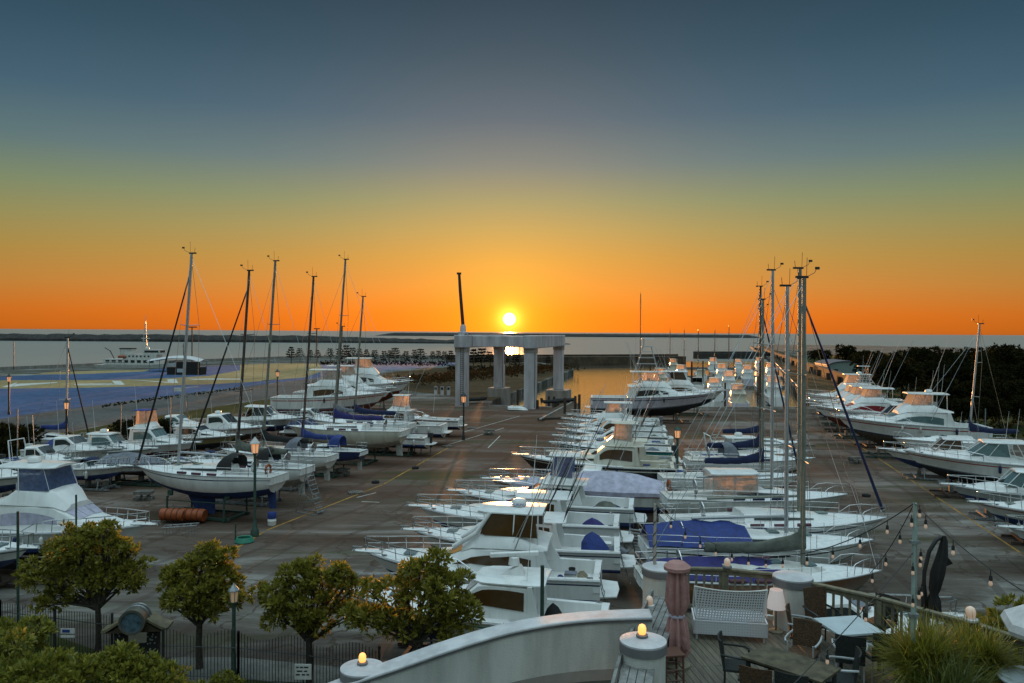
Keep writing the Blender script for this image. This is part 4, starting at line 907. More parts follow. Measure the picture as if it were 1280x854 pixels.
    if not brief and style != 'covered':
        sole = H*.62; xs0 = -.45*l; xs1 = (-.20 if style in ('convertible', 'pilothouse') else -.24)*l-aft*l*.8
        for _ in range(rs.randint(2, 4)):
            x = rs.uniform(xs0, xs1); y = rs.uniform(-B*.28, B*.28); kind = rs.choice(['box', 'box', 'bucket', 'rope', 'bundle'])
            if kind == 'box':
                w_, d_, h_ = rs.uniform(.5, 1.0), rs.uniform(.4, .6), rs.uniform(.35, .6); g = MB(); g.box((x, y, sole+h_/2), (w_, d_, h_), rs.uniform(-.2, .2)); g.box((x, y, sole+h_+.03), (w_+.04, d_+.04, .06), 0, 1); g.build('deck_box', [white2, rs.choice([whitec, bluec, greyc, white])], root, bevel=.02)
            elif kind == 'bucket':
                g = MB(); g.lathe([(.13, 0), (.17, .34), (.15, .34), (.12, .04)], (x, y, sole), 14); g.build('bucket', rs.choice([bluec, orange, black, white2]), root, smooth=40)
            elif kind == 'rope':
                g = MB(); g.tube([(x+(.28-.002*k)*math.cos(k*.4), y+(.28-.002*k)*math.sin(k*.4), sole+.03+.0022*k) for k in range(90)], .025, 4); g.build('rope_coil', mat('tan_rope', (.30, .25, .17), .9), root, smooth=60)
            else:
                g = MB(); g.lathe([(.02, 0), (.35, .05), (.42, .22), (.30, .42), (.1, .52), (.02, .53)], (0, 0, 0), 12); q_ = rs.uniform(.7, 1.2); g.v = [(x+vx*1.7*q_*(1+.2*math.sin(5*vz*7)), y+vy*.9, sole+vz*q_*(1+.15*math.cos(vx*9))) for vx, vy, vz in g.v]; g.build('canvas_bundle', rs.choice([bluec, navy, blackc, greyc, whitec, greenc]), root, smooth=60)
        for t_ in rs.sample([.12, .24, .36, .48, .6], rs.randint(1, 3)):
            for s_ in (1, -1):
                p = h.pt(t_, 1); g = MB(); c_ = (p.x, s_*(p.y+.10), p.z-.85); g.lathe([(.03, 0), (.11, .07), (.12, .3), (.12, .45), (.10, .58), (.03, .64)], c_, 10); g.tube([(p.x, s_*(p.y+.1), p.z-.22), (p.x, s_*(p.y-.03), p.z+.04)], .012, 4); g.build('fender', rs.choice([white2, navy, black, white2]), root, smooth=60)
        if style in ('open', 'cuddy'):
            g = MB(); x = -l/2-.18; g.box((x-.05, 0, h.zs(0)+.15), (.55, .42, .5)); g.box((x-.12, 0, h.zs(0)-.5), (.28, .16, 1.1)); g.lathe([(.02, 0), (.16, .05), (.16, .1), (.02, .15)], (x-.15, 0, h.zs(0)-1.2), 10); g.build('outboard_motor', rs.choice([black, white2, capgrey]), root, bevel=.06)
        else:
            g = MB(); xw = -l/2-.1
            for s_ in (.22, .40): g.tube([(xw-.5, s_*B, H*.42-1.0), (xw, s_*B, H*.62), (xw+.15, s_*B, h.zs(0)+.1)], .022, 5)
            for k in range(4): g.tube([(xw-.42+.11*k, .22*B, H*.42-.8+.34*k), (xw-.42+.11*k, .40*B, H*.42-.8+.34*k)], .018, 5)
            g.build('boarding_steps', steel, root)
        if rs.random() < .6:
            p = h.pt(.66, 1); zf = h.zs(.66)+.45
            g = MB(); g.lathe([(.02, 0), (.30, .03), (.36, .14), (.2, .26), (.02, .3)], (0, 0, 0), 12); g.v = [(p.x-.9+vx*2.2, vy*1.2+rs.choice([-1, 1])*0, zf+vz*(1+.3*math.sin(vx*11))) for vx, vy, vz in g.v]; g.build('canvas_bundle', rs.choice([greyc, navy, white2, blackc]), root, smooth=60)
    if aft:
        for o in root.children:
            if o not in fixed and o.name.split('.')[0] not in ('cleat', 'windlass', 'foredeck_hatch', 'cockpit_cover', 'deck_box', 'bucket', 'rope_coil', 'fender', 'outboard_motor', 'boarding_steps'): o.location.x -= aft*l
    if cradle and not brief:
        cr = thing('boat_cradle', cradle, 'cradle', (c.x, c.y, 0), R(heading), 'cradles propping up the boats'); rm = rs.choice([rust, greensteel, galv, rust])
        g = MB()
        for y in (-B*.3, B*.3): g.box((0, y, .14), (L*.66, .16, .16))
        for x in (-L*.3, 0, L*.26): g.box((x, 0, .27), (.16, B*.75, .14))
        g.build('base_frame', rm, cr)
        for x in (-L*.3, L*.2):
            for y in (-1, 1):
                hb_ = z+H*.22; g = MB(); g.tube([(x, y*B*.38, .1), (x, y*B*.30, hb_-.05)], .06, 6); g.box((x, y*B*.29, hb_), (.35, .3, .10)); g.build('post', rm, cr)
        for x in (-L*.3, 0, L*.22): g = MB(); g.box((x, 0, (.34+z+.03)/2), (.3, .4, max(.05, z-.30))); g.build('keel_block', timber, cr)
    return root

def sailboat(label, ref, heading, L, Lm, from_stern=True, hullm=white, botm=botblue, cove=None, boot=None, mastm=alu, mast_t=.58, sailc=navy, furl=None, hood=None, cradle=None, brief=False, kz=.25, group=None, decked=white,
             windows=True, sprd=2, house_curtain=None, mainrake=.072, boomcov=True, extra=None, tent=None, buoy=None, keelm=None, seed=0, B=None, afloat=False):
    rs = random.Random(int(ref[0]*3+L*10+seed)); B = B or .30*L+.15; fb = .092*L+.18; dep = .052*L; kd = .145*L
    dirv = Vector((math.cos(R(heading)), math.sin(R(heading)), 0)); bx = X(ref[0], ref[1]); c = Vector((bx, ref[1], 0))+dirv*(L/2)*(1 if from_stern else -1)
    base = kz if not afloat else SEA-kd-.1
    zoff = kd+base            # local z=0 of the hull sits at keel depth
    root = thing('sailboat', label, 'sailboat', (c.x, c.y, base), R(heading), group)
    h = SHull(L, B, fb, dep)
    def up(g): g.v = [(x, y, z+kd) for x, y, z in g.v]; return g
    up(hull_mesh(h)).build('hull', [hullm, botm, cove or hullm], root, smooth=40)
    td = .33; up(deck_mesh(h, td, .12, .02)).build('deck', deckw, root, smooth=40)
    up(cockpit_mesh(h, td, fb*.62, gw=B*.20)).build('cockpit', decked, root, smooth=30)
    up(rub_mesh(h, .03, -.02)).build('toe_rail', alu if mastm is not aludark else timber, root, smooth=60)
    # keel and rudder
    def fin(x0, x1, xb0, xb1, zt, zb, th):
        g = MB(); rings = []
        for a, b, z in ((x0, x1, zt), (lerp(x0, xb0, .5), lerp(x1, xb1, .5), (zt+zb)/2), (xb0, xb1, zb)):
            rings.append([(lerp(a, b, k), s_*th*w, z) for k, w, s_ in ((0, .1, 1), (.25, 1, 1), (.6, .7, 1), (1, .05, 1), (.6, .7, -1), (.25, 1, -1))])
        g.loft(rings); return up(g)
    fin(-.06*L, .13*L, -.06*L, .07*L, -dep*.85, -kd, .12).build('keel', keelm or botm, root, smooth=50)
    fin(-.47*L, -.41*L, -.475*L, -.425*L, fb*.25, -kd*.62, .05).build('rudder', keelm or botm, root, smooth=50)
    zc = fb*1.02
    st = [(-.17*L, zc-.1, zc+.50, B*.30, B*.25), (-.05*L, zc-.1, zc+.47, B*.31, B*.25), (.12*L, zc-.05, zc+.40, B*.25, B*.18), (.22*L, zc, zc+.26, B*.17, B*.11), (.29*L, zc+.03, zc+.08, B*.09, B*.05)]
    g = MB(); house(g, st); up(g).build('coachroof', white2 if decked is not white else white, root, smooth=32)
    if windows:
        for s_ in (1, -1): up(sidewin(st, -.13*L, .14*L, .5, .82, s_, .6)).build('window', glass, root, smooth=40)
    for fx, fz in ((.06, .49), (.20, .36)): g = MB(); g.box((fx*L, 0, zc+fz), (.52, .52, .06)); up(g).build('hatch', glassg, root)
    xm = -L/2+mast_t*L; zm = zc+.42; rake = mainrake
    def mp_(z): return Vector((xm-(z-zm)*rake, 0, z))
    mr = .085+.003*Lm/2
    g = MB(); g.tube([mp_(zm-.1), mp_(zm+Lm*.6), mp_(zm+Lm)], mr, 10, r2=mr*.86); up(g).build('mast', mastm, root, smooth=60)
    g = MB(); t_ = mp_(zm+Lm); g.box(t_+Vector((-.1, 0, .05)), (.55, .12, .1)); g.tube([t_+Vector((.1, 0, 0)), t_+Vector((.12, 0, .9))], .012, 4); g.tube([t_, t_+Vector((.5, .1, .25)), t_+Vector((.62, .1, .5))], .014, 4); g.tube([t_+Vector((-.25, 0, 0)), t_+Vector((-.3, 0, .45))], .014, 4)
    g.box(t_+Vector((.62, .1, .45)), (.2, .03, .12)); up(g).build('masthead_fitting', aludark, root)
    # spreaders and rigging
    sw = []
    for k in range(sprd):
        z = zm+Lm*(.36+.30*k if sprd == 2 else .5); p = mp_(z); w = B*.36*(1-.22*k); sw.append((p, w))
        g = MB(); g.tube([p+Vector((-.25, w, .05)), p, p+Vector((-.25, -w, .05))], .03, 5); up(g).build('spreader', mastm, root)
    g = MB(); top = mp_(zm+Lm*.985); bowp = h.pt(.985, 1)+Vector((0, 0, .05)); sternp = h.pt(0, 1)
    if not furl: g.tube([bowp, mp_(zm+Lm*.93)], .014, 4)
    g.tube([Vector((sternp.x+.1, 0, sternp.z)), top], .014, 4)
    for s_ in (1, -1):
        ch = h.pt(mast_t-.02, 1); pts_ = [Vector((ch.x, s_*(ch.y-.08), ch.z))]+[p+Vector((-.25, s_*w, .05)) for p, w in sw]+[top]; g.tube(pts_, .014, 4)
        g.tube([Vector((ch.x-.4, s_*(ch.y-.1), ch.z)), mp_(zm+Lm*.36)], .011, 4)
        g.tube([mp_(zm+.8)+Vector((-.06, s_*.12, 0)), top+Vector((-.06, s_*.1, 0))], .010, 4)
    up(g).build('rigging', steel, root)
    if furl:
        g = MB(); a = bowp+Vector((-.05, 0, .35)); b = mp_(zm+Lm*.91); n = 10; rings = []
        g.tube([a.lerp(b, k/n) for k in range(n+1)], .085, 7, r2=.05); up(g).build('furled_jib', furl, root, smooth=60)
        g = MB(); g.lathe([(.14, 0), (.14, .12)], bowp+Vector((-.02, 0, .2)), 10); up(g).build('furling_drum', steel, root)
    bl_ = .40*L; zb = zm+.85; g = MB(); bs = mp_(zb)+Vector((-.1, 0, 0)); be = Vector((bs.x-bl_, 0, zb-.12)); g.tube([bs, be], .075, 8); up(g).build('boom', mastm if mastm is not aludark else aludark, root, smooth=60)
    if boomcov and sailc:
        g = MB(); rings = []
        for i in range(15):
            k = i/14; x = lerp(bs.x+.18, be.x+.05, k); z = lerp(bs.z, be.z, k); hgt = lerp(.50, .17, k**.6)*(1.0+.12*math.sin(9*k+rs.random()))+(.75*(1-k/.08) if k < .08 else 0); w = lerp(.22, .12, k)*(1.7 if k < .04 else 1)*(1 if k > 0 else .55)
            sag = -.10*math.sin(PI*k)+rs.uniform(-.02, .02)
            rings.append([(x, w*math.cos(a)*(.8 if math.sin(a) > 0 else 1.1), z+sag+(hgt if math.sin(a) > 0 else .26)*math.sin(a)) for a in [2*PI*j/10 for j in range(10)]])
        g.loft(rings); up(g).build('sail_cover', sailc, root, smooth=60)
    if hood:
        g = MB(); rings = []
        for i in range(6):
            a = R(15+i*21); x = -.17*L+.85*math.cos(a)-.25; z0 = zc+.42; hh = 1.0*math.sin(a); w = B*.27
            rings.append([(x, w*math.cos(R(q)), z0+max(.05, hh)*math.sin(R(q))**.55 if 0 < q < 180 else z0-.1) for q in (0, 25, 55, 90, 125, 155, 180)])
        g.loft(rings, False, False); up(g).build('sprayhood', hood, root, smooth=60)
    if tent:
        (x0, x1, tm, dz, sp_) = tent; g = MB(); rings = []
        for i in range(13):
            k = i/12; x = lerp(x0, x1, k)*L; p = h.pt(max(0, min(1, (x+L/2)/L)), 1); zr = zb+dz-.35*k*0+rs.uniform(-.06, .06)-.25*abs(2*k-1)**3; y = (p.y+.03)*sp_
            rings.append([(x, -y, p.z+.02+.10*rs.random()), (x, -y*.5, lerp(p.z, zr, .56)+rs.uniform(-.05, .05)), (x, 0, zr), (x, y*.5, lerp(p.z, zr, .56)+rs.uniform(-.05, .05)), (x, y, p.z+.02+.10*rs.random())])
        g.loft(rings, False, False); up(g).build('tarpaulin', tm, root, smooth=60)
    if buoy:
        g = MB(); p = h.pt(.03, 1); n_ = 14; g.tube([(p.x+.15, p.y*.6+.32*math.cos(a), p.z+.45+.34*math.sin(a)) for a in [R(-40+k*20) for k in range(14)]], .09, 7); up(g).build('lifebuoy', orange, root, smooth=60)
    # rails
    bowrail_g = bowrail(h, .82, .985, .62, .018, 4, .08); up(bowrail_g).build('pulpit', steel, root, smooth=60)
    g = MB(); a = [h.pt(t_, 1) for t_ in (0, .02, .14)]; 
    for hh in (.32, .62):
        pa = [Vector((p.x+.06, p.y-.08, p.z+hh)) for p in a]; g.tube([pa[2], pa[1], pa[0], Vector((pa[0].x, -pa[0].y, pa[0].z)), Vector((pa[1].x, -pa[1].y, pa[1].z)), Vector((pa[2].x, -pa[2].y, pa[2].z))], .017, 5)
    for p in a[1:]:
        for s_ in (1, -1): g.tube([(p.x+.06, s_*(p.y-.08), p.z), (p.x+.06, s_*(p.y-.08), p.z+.62)], .017, 5)
    up(g).build('pushpit', steel, root, smooth=60)
    if not brief:
        g = MB()
        for s_ in (1, -1):
            ps = [h.pt(t_, 1) for t_ in (.14, .28, .42, .56, .70, .82)]
            for hh in (.3, .6): g.tube([Vector((p.x, s_*(p.y-.08), p.z+hh)) for p in ps], .009, 4)
            for p in ps: g.tube([(p.x, s_*(p.y-.08), p.z), (p.x, s_*(p.y-.08), p.z+.62)], .014, 5)
        up(g).build('lifeline', steel, root)
        g = MB(); g.lathe([(.5, -.02), (.5, .02), (.46, .02), (.46, -.02)], (0, 0, 0), 20); M_ = Matrix.Rotation(R(80), 4, 'Y'); g.v = [tuple(M_ @ Vector(v)+Vector((-.33*L, 0, zc+.55))) for v in g.v]
        g.tube([(-.33*L, 0, fb*.6), (-.33*L, 0, zc+.55)], .06, 6); up(g).build('steering_wheel', steel, root)
        for i, fx in enumerate((.06, -.04, -.14)):
            for s_ in (1, -1):
                p = h.pt(.5+fx, 1); g = MB(); g.tube([(p.x-.35, s_*(p.y-.02), p.z+.12), (p.x+.35, s_*(p.y-.02), p.z+.12)], .09, 7)
                up(g).build('fender', mat('maroon_fender', (.10, .03, .045), .7) if seed % 2 == 0 else navy, root, smooth=60)
    if house_curtain:
        g = MB(); w = B*.30; x0, x1 = -.26*L, -.02*L; z0, z1 = zc+.05, zc+1.45
        for s_ in (1, -1): g.add([(x0, s_*w, z0), (x1, s_*w, z0+.35), (x1-.1, s_*w*.92, z1), (x0, s_*w*.92, z1)], [(0, 1, 2, 3)])
        g.add([(x1, -w, z0+.35), (x1, w, z0+.35), (x1-.1, w*.92, z1), (x1-.1, -w*.92, z1)], [(0, 1, 2, 3)]); up(g).build('enclosure_curtain', house_curtain, root)
        g = MB(); slab(g, x0-.1, x1+.1, w*1.02, w, z1, .12, .08); up(g).build('doghouse_roof', white, root, smooth=40)
        g = MB()
        for x in (x0, (x0+x1)/2, x1-.05):
            for s_ in (1, -1): g.tube([(x, s_*w*1.01, z0), (x, s_*w*.94, z1+.03)], .03, 5)
        up(g).build('doghouse_frame', alu, root)
    if cradle:
        cr = thing('boat_cradle', cradle, 'cradle', (c.x, c.y, 0), R(heading), 'cradles propping up the boats'); rm = greensteel if L > 11 else rs.choice([rust, galv, greensteel])
        g = MB()
        for y in (-B*.32, B*.32): g.box((0, y, .16), (L*.46, .16, .18))
        for x in (-L*.2, .02*L, L*.18): g.box((x, 0, .12), (.18, B*.80, .16))
        for y in (-B*.36, B*.36): g.tube([(-L*.21, y, base+kd*.62), (L*.2, y, base+kd*.62)], .035, 5)
        g.build('base_frame', rm, cr)
        for x in (-L*.2, L*.19):
            for y in (-1, 1):
                zt = base+kd-dep*.35; g = MB(); g.tube([(x, y*B*.37, .1), (x, y*B*.36, zt-.15)], .075, 6); g.tube([(x, y*B*.36, zt-.35), (x, y*B*.27, zt)], .05, 6); g.box((x, y*B*.27, zt), (.4, .12, .35)); g.build('post', rm, cr)
    return root
# ---------------------------------------------------------------- the boats
MR = 'motorboats in the middle row'; RR = 'motorboats in the right row'; SR = 'sailboats right of the middle row'; LR = 'boats propped up on the left'; DK = 'boats moored in the basin'
HB = 172
# middle row, nearest first (bow to the left)
motorboat('white fishing boat nearest the white curved wall with open array radar', (437, 33.2), HB, 10.8, 'pilothouse', aft=.09, cabin_scale=.88, radar='array', cradle='cradle under the white fishing boat nearest the curved wall', group=MR, antennas=2, tarp=[(-.31, .3, .9, .45, 1.3, blackc)], winm=amberw, seed=1)
motorboat('large white cruiser with amber side windows and lettered radar dome', (458, 38.6), HB, 11.4, 'convertible', aft=.10, cabin_scale=.9, radar='dome', text='FURUNO', swoop=True, winm=amberw, curt=amberw, cradle='cradle under the cruiser with the lettered radar dome', group=MR, rodn=5, outr=7, antennas=2, tarp=[(-.345, .9, .5, .3, .75, bluec)], seed=2)
motorboat('white fishing boat with a peaked blue cover in its cockpit', (517, 43.2), HB, 11.2, 'pilothouse', aft=.06, cabin_scale=.82, curt=amberw, winm=amberw, topm=white, cradle='cradle under the boat with the peaked blue cockpit cover', group=MR, rodn=7, outr=8, tarp=[(-.385, .3, 1.5, .75, 1.6, bluec)], seed=3)
motorboat('white boat with a low purple cover in its cockpit', (522, 48.2), HB, 12.2, 'pilothouse', aft=.08, cabin_scale=.85, flyb=False, curt=clear, cover=white, winm=amberw, cradle='cradle under the boat with the purple cockpit cover', group=MR, rodn=6, outr=7, tarp=[(-.385, .2, 1.5, .7, .95, purple)], seed=4)
motorboat('white boat with dark canvas roof behind the purple covered cockpit', (570, 53.0), HB, 11.8, 'pilothouse', aft=.06, cabin_scale=.8, flyb=True, cover=white, winm=glass, curt=bluecurt, cradle='cradle under the boat with the dark canvas roof', group=MR, rodn=6, outr=8, antennas=2, tarp=[(-.36, .2, 1.6, .8, 1.0, greenc)], seed=5)
motorboat('boat under a long lavender canvas cover beside the black hulled boat', (612, 57.0), HB, 12.6, 'covered', hullm=white2, cover=lavc, cradle='cradle under the boat with the lavender cover', group=MR, rodn=0, seed=6)
motorboat('low white boat squeezed between the lavender cover and the black hull', (657, 61.0), HB, 9.2, 'cuddy', winm=amberw, cradle='cradle under the low white boat beside the black hull', group=MR, rodn=4, seed=7)
motorboat('black hulled fishing boat with cream wheelhouse and bow pointing at the lane', (650, 65.8), HB, 12.6, 'pilothouse', aft=.12, hullm=blackh, botm=botblack, topm=cream, winm=amberw, curt=clear, flyb=True, cradle='cradle under the black hulled fishing boat', group=MR, rodn=5, outr=9, H=2.0, seed=8)
motorboat('cream boat with dark side window just behind the black hulled boat', (690, 71.8), HB, 11, 'pilothouse', aft=.10, topm=cream, winm=amberw, cradle='cradle under the cream boat behind the black hull', group=MR, rodn=5, outr=8, seed=9)
motorboat('teal hulled boat with its stern out in the right aisle', (694, 77.4), HB, 11.2, 'cuddy', hullm=tealh, botm=botgrey, winm=amberw, cradle='cradle under the teal hulled boat', group=MR, rodn=3, outr=8, seed=10)
motorboat('white boat next behind the teal hull with a small dark cover', (697, 83), HB, 11.4, 'cuddy', winm=glass, tarp=[(-.25, 0, 1.6, .6, .9, blackc)], cradle='cradle under the white boat next behind the teal hull', group=MR, rodn=4, outr=7, seed=11)
motorboat('white boat with a grey hull side, second behind the teal hull', (702, 88), HB, 11.5, 'pilothouse', hullm=grayhull, winm=amberw, cradle='cradle under the grey sided boat', group=MR, rodn=5, seed=12)
motorboat('white flybridge boat third behind the teal hull with orange lit curtain', (704, 93.5), HB, 12, 'convertible', curt=clear, winm=amberw, cradle='cradle under the flybridge boat third behind the teal hull', group=MR, rodn=5, outr=8, seed=13)
motorboat('white open boat with high bow rail near the quay end of the row', (708, 99), HB, 11, 'open', cradle='cradle under the open boat near the quay', group=MR, hard=True, seed=14)
motorboat('last white boat of the middle row beside the big sportfisher', (714, 105), HB, 11.5, 'cuddy', winm=amberw, cradle='cradle under the last boat of the middle row', group=MR, rodn=3, seed=15)
motorboat('huge white sportfisher with lavender hull and steel tower lying across the row end', (890, 119), -4, 18.0, 'convertible', hullm=lav, botm=botblack, H=2.9, B=5.0, curt=clear, winm=glass, glass_front=False, tower=3.6, cradle='cradle under the huge lavender sportfisher', group=MR, outr=9, z=.8, antennas=4, cabin_scale=1.25, seed=16)
motorboat('sportfisher with brown windows just behind the huge lavender one', (905, 131), -6, 15, 'convertible', botm=botblack, curt=amberw, winm=amberw, H=2.6, B=4.6, cradle='cradle under the sportfisher with the brown windows', group=MR, outr=8, antennas=2, cabin_scale=1.2, seed=17)

# right row (bow to the left)
HD = 166
motorboat('small white boat cut off by the right edge, nearest of the right row', (1262, 46.8), HD, 8.5, 'open', cradle='cradle under the nearest boat of the right row', group=RR, hard=False, seed=20)
motorboat('white boat with pink lit foredeck, second from the front at right', (1224, 52.5), HD, 10, 'cuddy', winm=amberw, stripe=grayhull, cradle='cradle under the boat with the pink lit foredeck', group=RR, seed=21)
motorboat('teal tinted white runabout with a raked windshield at right', (1187, 59.2), HD, 9.6, 'express', hullm=grayhull, hard=True, winm=glassg, cradle='cradle under the teal tinted runabout', group=RR, seed=22)
motorboat('white express cruiser with clear glass house and hardtop at right', (1131, 67.8), 163, 13, 'express', botm=botblack, winm=glassg, cradle='cradle under the express cruiser with the glass house', group=RR, H=2.1, arch=True, radar=None, antennas=2, seed=23, z=.9)
motorboat('white cruiser with black cockpit canvas beside the glass house cruiser', (1106, 75.5), HD, 11, 'express', cover=whitec, curt=None, winm=amberw, cradle='cradle under the cruiser with the black canvas', group=RR, tarp=[(-.2, 0, 2.4, 1.4, 1.5, blackc)], seed=24)
sailboat('white sailboat with navy boom cover standing among the right motorboats', (1118, 80.5), HD, 10.5, 11.2, from_stern=False, sailc=navy, mastm=alu, mast_t=.34, cradle='cradle under the right row sailboat', seed=25, brief=True, botm=botgrey)
motorboat('large white flybridge cruiser with a row of green tinted windows', (1049, 88.5), 168, 15, 'convertible', aft=.06, H=2.7, B=4.6, botm=botbrown, winm=glassg, curt=clear, cradle='cradle under the cruiser with the green windows', group=RR, radar='dome', outr=10, antennas=3, z=.9, cabin_scale=1.1, seed=26)
motorboat('white cruiser with curved glass hardtop behind the green windowed one', (1046, 96), 168, 13.5, 'express', H=2.5, winm=glass, curt=clear, cradle='cradle under the cruiser with the curved glass hardtop', group=RR, antennas=2, cabin_scale=1.3, seed=27)
motorboat('white sportfisher with a red canvas over its windshield', (1019, 104), 168, 14, 'convertible', H=2.5, winm=redc, botm=botred, curt=clear, cradle='cradle under the sportfisher with the red canvas', group=RR, outr=10, antennas=2, z=.9, seed=28)
motorboat('sportfisher with black rubber boat on deck, next past the red canvas', (1012, 111), 168, 13.5, 'convertible', H=2.4, winm=glass, curt=clear, cradle='cradle under the sportfisher next past the red canvas', group=RR, outr=9, tower=1.4, seed=29)
motorboat('sportfisher with dark brown house, second past the red canvas', (1010, 118.5), 168, 13, 'convertible', H=2.4, winm=amberw, curt=clear, cradle='cradle under the sportfisher with the brown house', group=RR, outr=8, seed=30)
motorboat('sportfisher with tallest curtained bridge at the far end of the right row', (1006, 127), 168, 14.5, 'convertible', H=2.6, winm=glass, curt=clear, cradle='cradle under the farthest right sportfisher', group=RR, outr=8, cabin_scale=1.25, radar='dome', seed=31)
motorboat('low white boat half hidden between the last two right sportfishers', (1003, 134), 168, 11, 'pilothouse', winm=glass, cradle='cradle under the low boat at the end of the right row', group=RR, seed=32)

# sailboats right of the middle row (bow to the right)
K = dict(from_stern=False, mainrake=.006)
sailboat('brown hulled sailboat with long grey green boom cover right below the terrace railing', (1105, 35), 2, 10.8, 12.5, hullm=brownh, botm=greenc, mastm=alugrey, mast_t=.675, sailc=greenc, tent=(-.47, .06, purple, -.55, .92), cradle='cradle under the brown hulled sailboat', seed=40, decked=white2, **K)
sailboat('white sailboat with black double stripe and bright blue tarpaulin', (1095, 39.5), 2, 11.6, 12.2, cove=blackh, botm=botgrey, mastm=alu, mast_t=.62, sailc=None, tent=(-.49, -.06, bluec, -.22, .97), cradle='cradle under the sailboat with the black double stripe', seed=41, **K)
sailboat('white sailboat with bare boom and blue furled jib', (1112, 43.5), 3, 12.4, 13.2, cove=navyh, botm=botgrey, mastm=alugrey, mast_t=.60, sailc=None, furl=navy, buoy=None, cradle='cradle under the sailboat with the bare boom', seed=42, **K)
sailboat('white sailboat with amber lit doghouse curtains and orange lifebuoy', (1062, 50.5), 2, 11.8, 13.8, hullm=white2, botm=botgrey, mastm=alu, mast_t=.585, sailc=None, house_curtain=clear, buoy=1, cradle='cradle under the sailboat with the amber doghouse', seed=43, **K)
sailboat('white sailboat with long navy boom cover, nearest of the two navy covered', (1004, 59.0), 2, 10.6, 12.6, botm=botbrown, mastm=alugrey, mast_t=.72, sailc=navy, furl=navy, cradle='cradle under the nearer navy covered sailboat', seed=44, **K)
sailboat('white sailboat with grey hood and navy boom cover behind the nearer one', (1022, 66.5), 2, 11, 13.9, botm=botbrown, mastm=aludark, mast_t=.565, sailc=navy, hood=greyc, cradle='cradle under the farther navy covered sailboat', seed=45, **K)
motorboat('white navy striped boat right below the terrace railing, nearest of its aisle', (1196, 31.2), 2, 9.5, 'cuddy', stripe=navyh, winm=glass, botm=botgrey, cradle='cradle under the navy striped boat below the railing', group=MR, seed=48, antennas=0)
motorboat('white fishing boat with rounded steel stern arch at the aisle end', (1003, 73.5), 2, 10.4, 'pilothouse', winm=glass, cradle='cradle under the boat with the rounded stern arch', arch=True, radar='dome', seed=46, group=MR)
sailboat('slim white sailboat farthest from the terrace in the right aisle', (1012, 79), 2, 9.5, 12.8, botm=botbrown, mastm=aludark, mast_t=.50, sailc=navy, cradle='cradle under the slim farthest sailboat', seed=47, brief=True, **K)

# sailboats and motorboats on the left
HA = 165
sailboat('white sailboat with blue keel and dark sprayhood closest on the left', (351, 56.0), HA, 12.0, 15.3, botm=botblue, boot=navyh, cove=navyh, mastm=alu, mast_t=.70, sailc=None, furl=blackc, hood=blackc, buoy=1, cradle='green steel cradle under the closest left sailboat', seed=50, keelm=botblue, group=LR)
sailboat('white sailboat with a scaffold ladder at its stern', (386, 61.0), HA, 10.8, 14.7, botm=botgrey, mastm=aludark, mast_t=.58, sailc=greenc, furl=blackc, hood=blackc, cradle='cradle under the sailboat with the scaffold ladder', seed=51, group=LR)
sailboat('white sailboat with grey cockpit awning and tapered pale rudder', (417, 67.0), HA, 10.8, 16.0, botm=botgrey, mastm=alugrey, mast_t=.62, sailc=blackc, furl=None, hood=greyc, cradle='cradle under the sailboat with the grey awning', seed=52, group=LR)
sailboat('small sailboat with bright blue sheet over its stern', (456, 73.0), HA, 8.6, 15.6, botm=botgrey, hullm=navyh, mastm=aludark, mast_t=.74, sailc=bluec, brief=True, hood=bluec, cradle='cradle under the small blue sheeted sailboat', seed=53, group=LR)
sailboat('long cream sailboat with purple boom cover and deep pale keel', (508, 80.0), 168, 13.0, 16.8, hullm=cream, botm=botgrey, mastm=alugrey, mast_t=.60, sailc=purple, cradle='cradle under the long cream sailboat', seed=54, group=LR)
sailboat('white sailboat with navy cover right behind the long cream one', (517, 88.0), 168, 12.0, 13.6, botm=botgrey, mastm=alugrey, mast_t=.58, sailc=navy, cradle='cradle under the sailboat behind the cream one', seed=55, group=LR)
motorboat('white boat with boxy square stern at the end of the left row', (536, 86), 168, 9.5, 'open', stern=1, cradle='cradle under the boat with the boxy stern', group=LR, hard=False, seed=56)
motorboat('white fishing boat with glowing orange bridge curtains in the left row', (556, 94.5), 168, 12, 'pilothouse', flyb=True, stern=1, curt=clear, winm=amberw, cradle='cradle under the boat with the glowing curtains', group=LR, outr=7, rodn=3, tarp=[(-.2, 0, 1.6, .8, 1.3, blackc)], seed=57)
motorboat('white open boat with outboard nearest the gantry in the left row', (576, 102), 168, 9.5, 'open', stern=1, cradle='cradle under the open boat nearest the gantry', group=LR, hard=False, seed=58)
motorboat('large white sportfisher with dark teardrop window, nearest of the three left', (484, 116.5), -3, 16.5, 'convertible', H=3.0, B=5.0, botm=botred, curt=clear, winm=amberw, glass_front=False, cradle='cradle under the nearest of the three sportfishers', group=LR, z=.9, cabin_scale=1.3, antennas=2, seed=60)
motorboat('large white sportfisher with orange bridge curtains, middle of the three left', (492, 126), -3, 15.5, 'convertible', H=3.0, B=5.0, botm=botred, curt=clear, winm=glass, glass_front=False, cradle='cradle under the middle one of the three sportfishers', group=LR, z=.9, cabin_scale=1.35, seed=61)
motorboat('large white sportfisher with long raked foredeck, farthest of the three left', (513, 135), -3, 16, 'convertible', H=3.2, B=5.0, botm=botred, curt=clear, winm=glass, glass_front=False, cradle='cradle under the farthest of the three sportfishers', group=LR, z=1.0, cabin_scale=1.5, seed=62)
